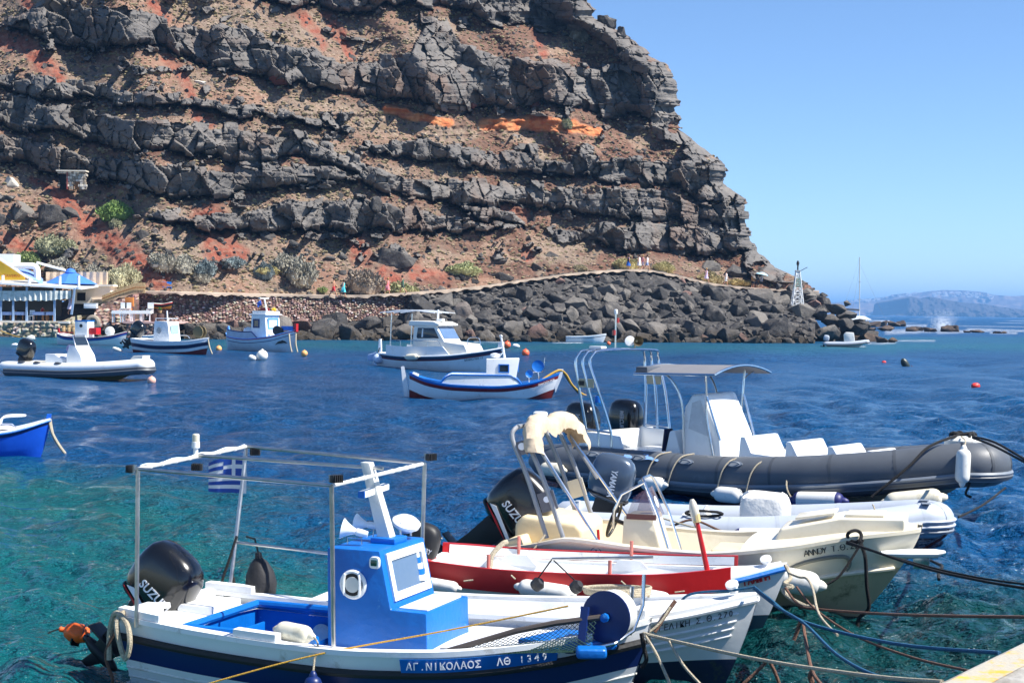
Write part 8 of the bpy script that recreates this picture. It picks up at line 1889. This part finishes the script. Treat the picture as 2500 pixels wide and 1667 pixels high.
mb = MB(); mb.box((X_(196), .15, Zz(456)), (12 * hk, .1, 20 * hk)); mb.build('wooden_hatch', WOOD, hut); mb = MB(); mb.box((X_(184), .1, Zz(421)), (72 * hk, 1.2, 3 * hk)); mb.build('lintel', PLA, hut)

# ================================================================ LIGHT TOWER
tp = pp(1946, 760, 171); lt = thing('light_tower', 'white lattice navigation light tower standing on the rocky point', 'light tower', tuple(tp)); k = mpp(171)
mb = MB(); mb.box((0, 0, 5 * k), (34 * k, 34 * k, 12 * k), taper=.9); mb.build('plinth', OFFW, lt, bevel=.08)
LW = lambda z: (15 - 10.5 * z / 96) * k
LGT = mat('tower_green_white', S(150, 178, 170), .5)
lv = [10, 26, 42, 56, 68, 80, 90, 98]
for a in (-1, 1):
    for b_ in (-1, 1): mb = MB(); mb.tube([(a * LW(10), b_ * LW(10), 10 * k), (a * LW(98), b_ * LW(98), 98 * k)], .06, 6); mb.build('leg', WHITE, lt)
for i, (z0_, z1_) in enumerate(zip(lv[:-1], lv[1:])):
    m = WHITE if i not in (3, 4) else LGT
    for (p, q) in (((-1, -1), (1, -1)), ((1, -1), (1, 1)), ((1, 1), (-1, 1)), ((-1, 1), (-1, -1))):
        for u, v in ((p, q), (q, p)): mb = MB(); mb.tube([(u[0] * LW(z0_), u[1] * LW(z0_), z0_ * k), (v[0] * LW(z1_), v[1] * LW(z1_), z1_ * k)], .035, 5); mb.build('brace', m, lt)
        mb = MB(); mb.tube([(p[0] * LW(z1_), p[1] * LW(z1_), z1_ * k), (q[0] * LW(z1_), q[1] * LW(z1_), z1_ * k)], .04, 5); mb.build('rung', m, lt)
mb = MB(); mb.box((0, 0, 99 * k), (13 * k, 13 * k, 2 * k)); mb.build('platform', OFFW, lt); mb = MB(); mb.lathe([(.08, 100 * k), (.08, 112 * k), (.14, 113 * k), (.16, 118 * k), (.1, 122 * k), (.02, 124 * k)], (0, 0, 0), (0, 0, 1), 12); mb.build('lantern', CHAR, lt)
mb = MB(); mb.box((.55, 0, 102 * k), (1.0, .5, .05), ry=-.5); mb.build('solar_panel', mat('solar_dark', S(70, 86, 110), .3), lt)

# ================================================================ BUSHES
def bush_mesh(seed, nleaf=2600, spiky=.5):
    r6 = np.random.default_rng(seed); V, Fc = [], []
    lob = [(r6.uniform(-.6, .6), r6.uniform(-.5, .5), r6.uniform(.15, .55), r6.uniform(.35, .6)) for _ in range(9)] + [(0, 0, .3, .62)]
    for i in range(nleaf):
        lx, ly, lz, lr = lob[r6.integers(len(lob))]
        d = r6.normal(size=3); d /= np.linalg.norm(d); d[2] = abs(d[2]) * .9 if r6.random() < .8 else d[2]
        p = np.array([lx, ly, lz * .8]) + d * lr * (r6.random() ** .35) * np.array([1, .9, .75])
        if p[2] < 0: p[2] = abs(p[2]) * .3
        t = d + r6.normal(0, .55, 3); t /= np.linalg.norm(t); s_ = np.cross(t, r6.normal(size=3)); s_ /= max(1e-6, np.linalg.norm(s_)); L_ = r6.uniform(.05, .13); w_ = r6.uniform(.022, .05)
        o_ = len(V); V += [p - s_ * w_, p + s_ * w_, p + t * L_ + s_ * w_ * .5, p + t * L_ - s_ * w_ * .5]; Fc.append((o_, o_ + 1, o_ + 2, o_ + 3))
    for lx, ly, lz, lr in lob:                      # dense twiggy heart of each lobe
        o_ = len(V); q = lr * .74
        for u in range(5):
            for v in range(9):
                th = math.pi * (u + .3) / 4.6; ph = 6.283 * v / 9; j = q * r6.uniform(.8, 1.12)
                V.append(np.array([lx + j * math.sin(th) * math.cos(ph), ly + j * .9 * math.sin(th) * math.sin(ph), max(.0, lz * .8 + j * .75 * math.cos(th))]))
        Fc += [(o_ + u * 9 + v, o_ + u * 9 + (v + 1) % 9, o_ + (u + 1) * 9 + (v + 1) % 9, o_ + (u + 1) * 9 + v) for u in range(4) for v in range(9)]
    return V, Fc
BV = [bush_mesh(s, 3800) for s in range(4)]
def stem_mesh():
    mb = MB(); r7 = random.Random(2)
    for i in range(14):
        a = r7.uniform(0, 6.28); mb.tube([(0, 0, -.1), (math.cos(a) * .2, math.sin(a) * .2, .2), (math.cos(a) * .5, math.sin(a) * .45, r7.uniform(.3, .6))], [.03, .02, .008], 5)
    return mesh_data('stem', mb.v, mb.f, mat('bush_wood', S(112, 96, 84), .9), True)
STEM = stem_mesh()
_bm = {}
def bush(px0, px1, y0, y1, colour, lab, seed, grp='bushes along the foot of the hill'):
    p = cliff_at((px0 + px1) / 2, min(y1, FOOT((px0 + px1) / 2) - 2)); p = Vector(p); k = mpp(p.y); w = (px1 - px0) * k / 2; h = (y1 - y0) * k
    key = (seed % 4, colour)
    if key not in _bm:
        m = mat('bush_%d_%d_%d' % colour, S(*colour), .9, 0, .4, 2.2, coords='Object'); _bm[key] = mesh_data('foliage', BV[key[0]][0], BV[key[0]][1], m, False)
    r_ = thing('bush', lab, 'bush', (p.x, p.y - w * .25, p.z - h * .12), rb.uniform(0, 6), grp)
    link('foliage', _bm[key], r_, scale=(w * 1.12, w * .9, h * 1.05)); link('stem', STEM, r_, scale=(w, w * .8, h * .8))
G1, G2, G3, G4, G5 = (142, 142, 112), (150, 146, 132), (118, 130, 130), (128, 142, 88), (146, 132, 116)
for i, a in enumerate([(89, 187, 560, 616, G1, 'rounded sage-green bush above the taverna'), (37, 107, 598, 645, G4, 'yellow-green bush left of the taverna chimney'), (110, 196, 614, 664, G2, 'grey dry bush just above the blue parasol'), (190, 275, 626, 690, G2, 'pale grey bush right of the blue parasol'), (258, 346, 628, 700, (164, 160, 128), 'beige-green bush over the reed fence'),
    (352, 440, 598, 655, G2, 'wide grey bush at the foot of the red scree, left half'), (420, 495, 606, 660, G2, 'wide grey bush at the foot of the red scree, right half'), (466, 540, 618, 672, G3, 'blue-grey bush in front of the wide grey bush'), (536, 602, 620, 650, G3, 'low blue-grey bush under the red scree cone'), (470, 520, 650, 686, G2, 'small grey bush beside the low wall'),
    (620, 672, 622, 676, G3, 'teal-blue round bush left of the big grey bush'), (664, 730, 600, 660, G2, 'big pale grey bush, upper part'), (690, 782, 608, 690, G2, 'big pale grey bush above the white rubble wall'), (829, 938, 632, 714, G5, 'large brown-grey dry bush behind the two left walkers'), (1088, 1172, 630, 668, (158, 162, 116), 'pale green low bush on the dry slope'),
    (921, 1014, 682, 720, (150, 150, 108), 'olive bush behind the pink-dressed walker'), (770, 805, 695, 712, G4, 'small green bush by the rubble wall'), (1488, 1562, 620, 658, (166, 158, 112), 'straw bush behind the woman in blue'), (1588, 1642, 630, 664, (166, 158, 112), 'straw bush right of the white-dressed group'), (1697, 1762, 664, 700, (150, 138, 100), 'brown bush behind the walkers on the descending path'), (1771, 1835, 684, 706, (158, 140, 92), 'ochre low bush beside the parasol group'),
    (1395, 1435, 640, 660, (160, 150, 120), 'small straw bush on the path bend'), (228, 330, 474, 534, (104, 128, 66), 'vivid green shrub patch on the left hillside'), (270, 300, 526, 552, G1, 'small grey-green bush under the vivid green patch'), (1390, 1440, 60, 100, G2, 'grey bush high on the cliff edge'), (1365, 1400, 280, 310, G1, 'sage bush on the orange tuff ledge'), (620, 700, 640, 668, (170, 160, 110), 'yellowish bush behind the tumbled grey wall')]):
    bush(*a, i)

# ================================================================ PEOPLE
def skin_body(name, joints, bones, m):
    me = bpy.data.meshes.new(name); names = list(joints); me.from_pydata([joints[n_][0] for n_ in names], [(names.index(a), names.index(b_)) for a, b_ in bones], []); o = bpy.data.objects.new(name, me); COL.objects.link(o)
    md = o.modifiers.new('skin', 'SKIN'); md.branch_smoothing = .3
    for v, n_ in zip(me.skin_vertices[0].data, names): v.radius = (joints[n_][1], joints[n_][1] * (joints[n_][2] if len(joints[n_]) > 2 else 1))
    me.skin_vertices[0].data[names.index('pelvis')].use_root = True
    ss_ = o.modifiers.new('sub', 'SUBSURF'); ss_.levels = ss_.render_levels = 1
    out = bpy.data.meshes.new_from_object(o.evaluated_get(bpy.context.evaluated_depsgraph_get())); bpy.data.objects.remove(o); out.name = name; out.materials.clear(); out.materials.append(m); out.shade_smooth(); return out
SKINM = mat('skin', S(206, 150, 118), .6, 0, .06, 8); HAIR = mat('dark_hair', S(62, 44, 34), .7, 0, .2, 8); HAIRB = mat('fair_hair', S(176, 136, 84), .7, 0, .2, 8)
def body(stride, arm, bent=0.0):
    J = {'pelvis': ((0, 0, .93), .13, .8), 'spine': ((.02, 0, 1.12), .125, .75), 'chest': ((.03, 0, 1.33), .14, .7), 'neck': ((.04, 0, 1.5), .055), 'head0': ((.06, 0, 1.60), .085, 1.0), 'head1': ((.06, 0, 1.70), .085, 1.0)}
    for s_, y in (('r', -1), ('l', 1)):
        f = stride * (1 if s_ == 'r' else -1); g = -arm * (1 if s_ == 'r' else -1)
        J['hip' + s_] = ((0, .09 * y, .86), .085); J['knee' + s_] = ((f * .5 + .03, .09 * y, .48), .06); J['ank' + s_] = ((f * .9 - (.12 if f < 0 else 0), .09 * y, .07 + (.06 if f < 0 else 0)), .042); J['toe' + s_] = ((f * .9 + .14 - (.12 if f < 0 else 0), .1 * y, .03 + (.02 if f < 0 else 0)), .035)
        J['sh' + s_] = ((.03, .18 * y, 1.40), .06); J['el' + s_] = ((.03 + g * .5, .23 * y, 1.14), .045); J['wr' + s_] = ((.08 + g * .9 + .04, .22 * y, .92 + bent * .25), .033); J['ha' + s_] = ((.10 + g * 1.0 + .05, .21 * y, .82 + bent * .3), .036)
    B_ = [('pelvis', 'spine'), ('spine', 'chest'), ('chest', 'neck'), ('neck', 'head0'), ('head0', 'head1')]
    for s_ in 'rl': B_ += [('pelvis', 'hip' + s_), ('hip' + s_, 'knee' + s_), ('knee' + s_, 'ank' + s_), ('ank' + s_, 'toe' + s_), ('chest', 'sh' + s_), ('sh' + s_, 'el' + s_), ('el' + s_, 'wr' + s_), ('wr' + s_, 'ha' + s_)]
    return J, B_
BODY = [skin_body('body', *body(.32, .28), SKINM), skin_body('body', *body(.06, .05), SKINM), skin_body('body', *body(-.25, .2, .6), SKINM)]
STR = (.32, .06, -.25)
def cmat(c): return mat('cloth_%d_%d_%d' % c, S(*c), .85, 0, .12, 6)
def person(px, py, D, lab, kind, rz, top=None, bottom=None, dress=None, hair=HAIR, hgt=1.62, bag=None, parasol=None, hat=None):
    p = pp(px, py, D); r_ = thing('person', lab, 'person', tuple(p), rz, 'walkers on the footpath'); s_ = hgt / 1.78; r_.scale = (s_, s_, s_)
    link('body', BODY[kind], r_)
    el = lambda cx, z, a, b_: [Vector((cx + a * math.cos(t), b_ * math.sin(t), z)) for t in np.linspace(0, 6.283, 15)[:-1]]
    if dress:
        mb = MB(); mb.loft([el(.03, 1.46, .09, .16), el(.03, 1.34, .15, .2), el(.02, 1.1, .135, .17), el(0, .9, .18, .21), el(0, .62, .25, .25), el(0, .5, .28, .27)]); mb.build('dress', cmat(dress), r_)
    if top: mb = MB(); mb.loft([el(.03, 1.47, .08, .15), el(.03, 1.34, .155, .21), el(.02, 1.1, .14, .175), el(0, .9, .165, .19)]); mb.build('shirt', cmat(top), r_)
    if bottom:
        mb = MB(); mb.loft([el(0, .98, .15, .18), el(0, .84, .165, .2), el(0, .78, .165, .2)]); f = STR[kind]
        for y in (-1, 1): g = f if y < 0 else -f; mb.loft([el(0, .84, .11, .10)[:] and [v + Vector((0, .09 * y, 0)) for v in el(0, .84, .105, .1)], [v + Vector((g * .32, .09 * y, 0)) for v in el(0, .56, .1, .1)]])
        mb.build('shorts', cmat(bottom), r_)
    mb = MB(); mb.loft([[v + Vector((.045, 0, 0)) for v in el(0, z, a, a * .98)] for z, a in ((1.58, .085), (1.66, .112), (1.74, .11), (1.79, .07), (1.805, .02))]); mb.build('hat' if hat else 'hair', cmat(hat) if hat else hair, r_)
    for nm, y in (('nose', 0),): mb = MB(); mb.box((.155, 0, 1.65), (.03, .025, .04)); mb.build(nm, SKINM, r_)
    if bag: mb = MB(); mb.box((-.05, -.27, .8), (.3, .1, .34)); mb.build('bag', cmat(bag), r_, bevel=.03)
    if parasol:
        t_ = thing('parasol', 'pale blue hand parasol held above the group near the light tower', 'parasol', tuple(p + Vector((.1, -.1, 1.7)))); mb = MB(); mb.lathe([(.75, -.12), (.5, .04), (.2, .14), (.02, .18)], (0, 0, 0), (.2, 0, 1), 12); mb.build('canopy', cmat(parasol), t_, sharp=15); mb = MB(); mb.tube([(0, 0, .15), (-.12, 0, -.6)], .015, 5); mb.build('shaft', STEEL, t_)
D_ = lambda x: float(DB(x)) - 3.2
PZ = lambda x: float(FOOT(x)) + 1
person(814, PZ(814) + 3, D_(814) - .5, 'bare-chested man in red shorts walking on the footpath', 0, R(8), None, (206, 60, 66), hgt=1.78)
person(838, PZ(838) + 3, D_(838) - .4, 'woman in a turquoise dress walking behind the bare-chested man', 2, R(10), dress=(90, 200, 210), hgt=1.6, bag=(70, 180, 200))
person(946, PZ(946) + 1, D_(946), 'walker in a coral pink dress on the footpath', 2, R(0), dress=(240, 130, 136), hair=HAIRB, hgt=1.6, bag=(226, 140, 150))
person(983, PZ(983), D_(983), 'walker in a dark green shirt carrying a black bag', 0, R(180), (70, 104, 84), (84, 100, 84), hgt=1.7, bag=(30, 30, 32))
person(1534, PZ(1534) + 1, D_(1534), 'woman in a black top and long blue skirt at the top of the path', 1, R(20), top=(30, 30, 34), dress=(40, 100, 190), hgt=1.6)
person(1560, PZ(1560) + 1, D_(1560), 'walker in a long white dress at the top of the path', 1, R(-30), dress=(224, 222, 226), hgt=1.62); person(1569, PZ(1569) + 1, D_(1569) + .4, 'walker in a pink top between the two in white', 2, R(40), (226, 150, 160), (206, 190, 200), hair=HAIRB, hgt=1.6); person(1579, PZ(1579) + 1, D_(1579), 'walker in a white shirt and pale blue shorts at the top of the path', 0, R(0), (232, 230, 234), (150, 170, 210), hgt=1.66)
person(1724, PZ(1724) + 1, D_(1724), 'fair-haired walker in a white and violet wrap on the descending path', 0, R(10), dress=(206, 190, 220), hair=HAIRB, hgt=1.62); person(1772, PZ(1772) + 1, D_(1772), 'walker all in white on the descending path', 2, R(0), (232, 230, 228), (224, 222, 220), hgt=1.66)
person(1838, PZ(1838) + 1, D_(1838), 'walker in an ochre top in the group near the light tower', 1, R(60), (190, 140, 80), (60, 56, 58), hgt=1.66); person(1846, PZ(1846) + 1, D_(1846) + .5, 'walker in grey in the group near the light tower', 1, R(-60), (120, 116, 122), (70, 70, 76), hgt=1.6); person(1858, PZ(1858) + 1, D_(1858), 'walker in a white top and black trousers under the pale blue parasol', 1, R(0), (224, 224, 228), (30, 30, 34), hgt=1.66, parasol=(170, 210, 226))
person(171, 768, TD + 1.2, 'person in pale lilac clothes standing at the taverna corner post', 1, R(40), dress=(206, 196, 220), hgt=1.65); person(103, 784, TD + 1.9, 'seated-looking guest in red behind the middle taverna table', 1, R(-40), (190, 40, 44), (50, 50, 60), hgt=1.3)
rope('yellow line slanting from the quay wall into the water at the left', [pp(2, 808, 131), pp(30, 818, 130), pp(68, 830, 128)], .04, ROPEY)
oil = thing('oil_drum', 'white drum standing among the boulders above the cruiser', 'drum', tuple(pp(1179, 776, 152))); mb = MB(); mb.lathe([(.27, 0), (.29, .05), (.29, .75), (.27, .8)], (0, 0, 0), (0, 0, 1), 14); mb.build('body', OFFW, oil); mb = MB(); mb.lathe([(.28, .78), (.3, .82), (.26, .84)], (0, 0, 0), (0, 0, 1), 14); mb.build('rim', OFFW, oil)
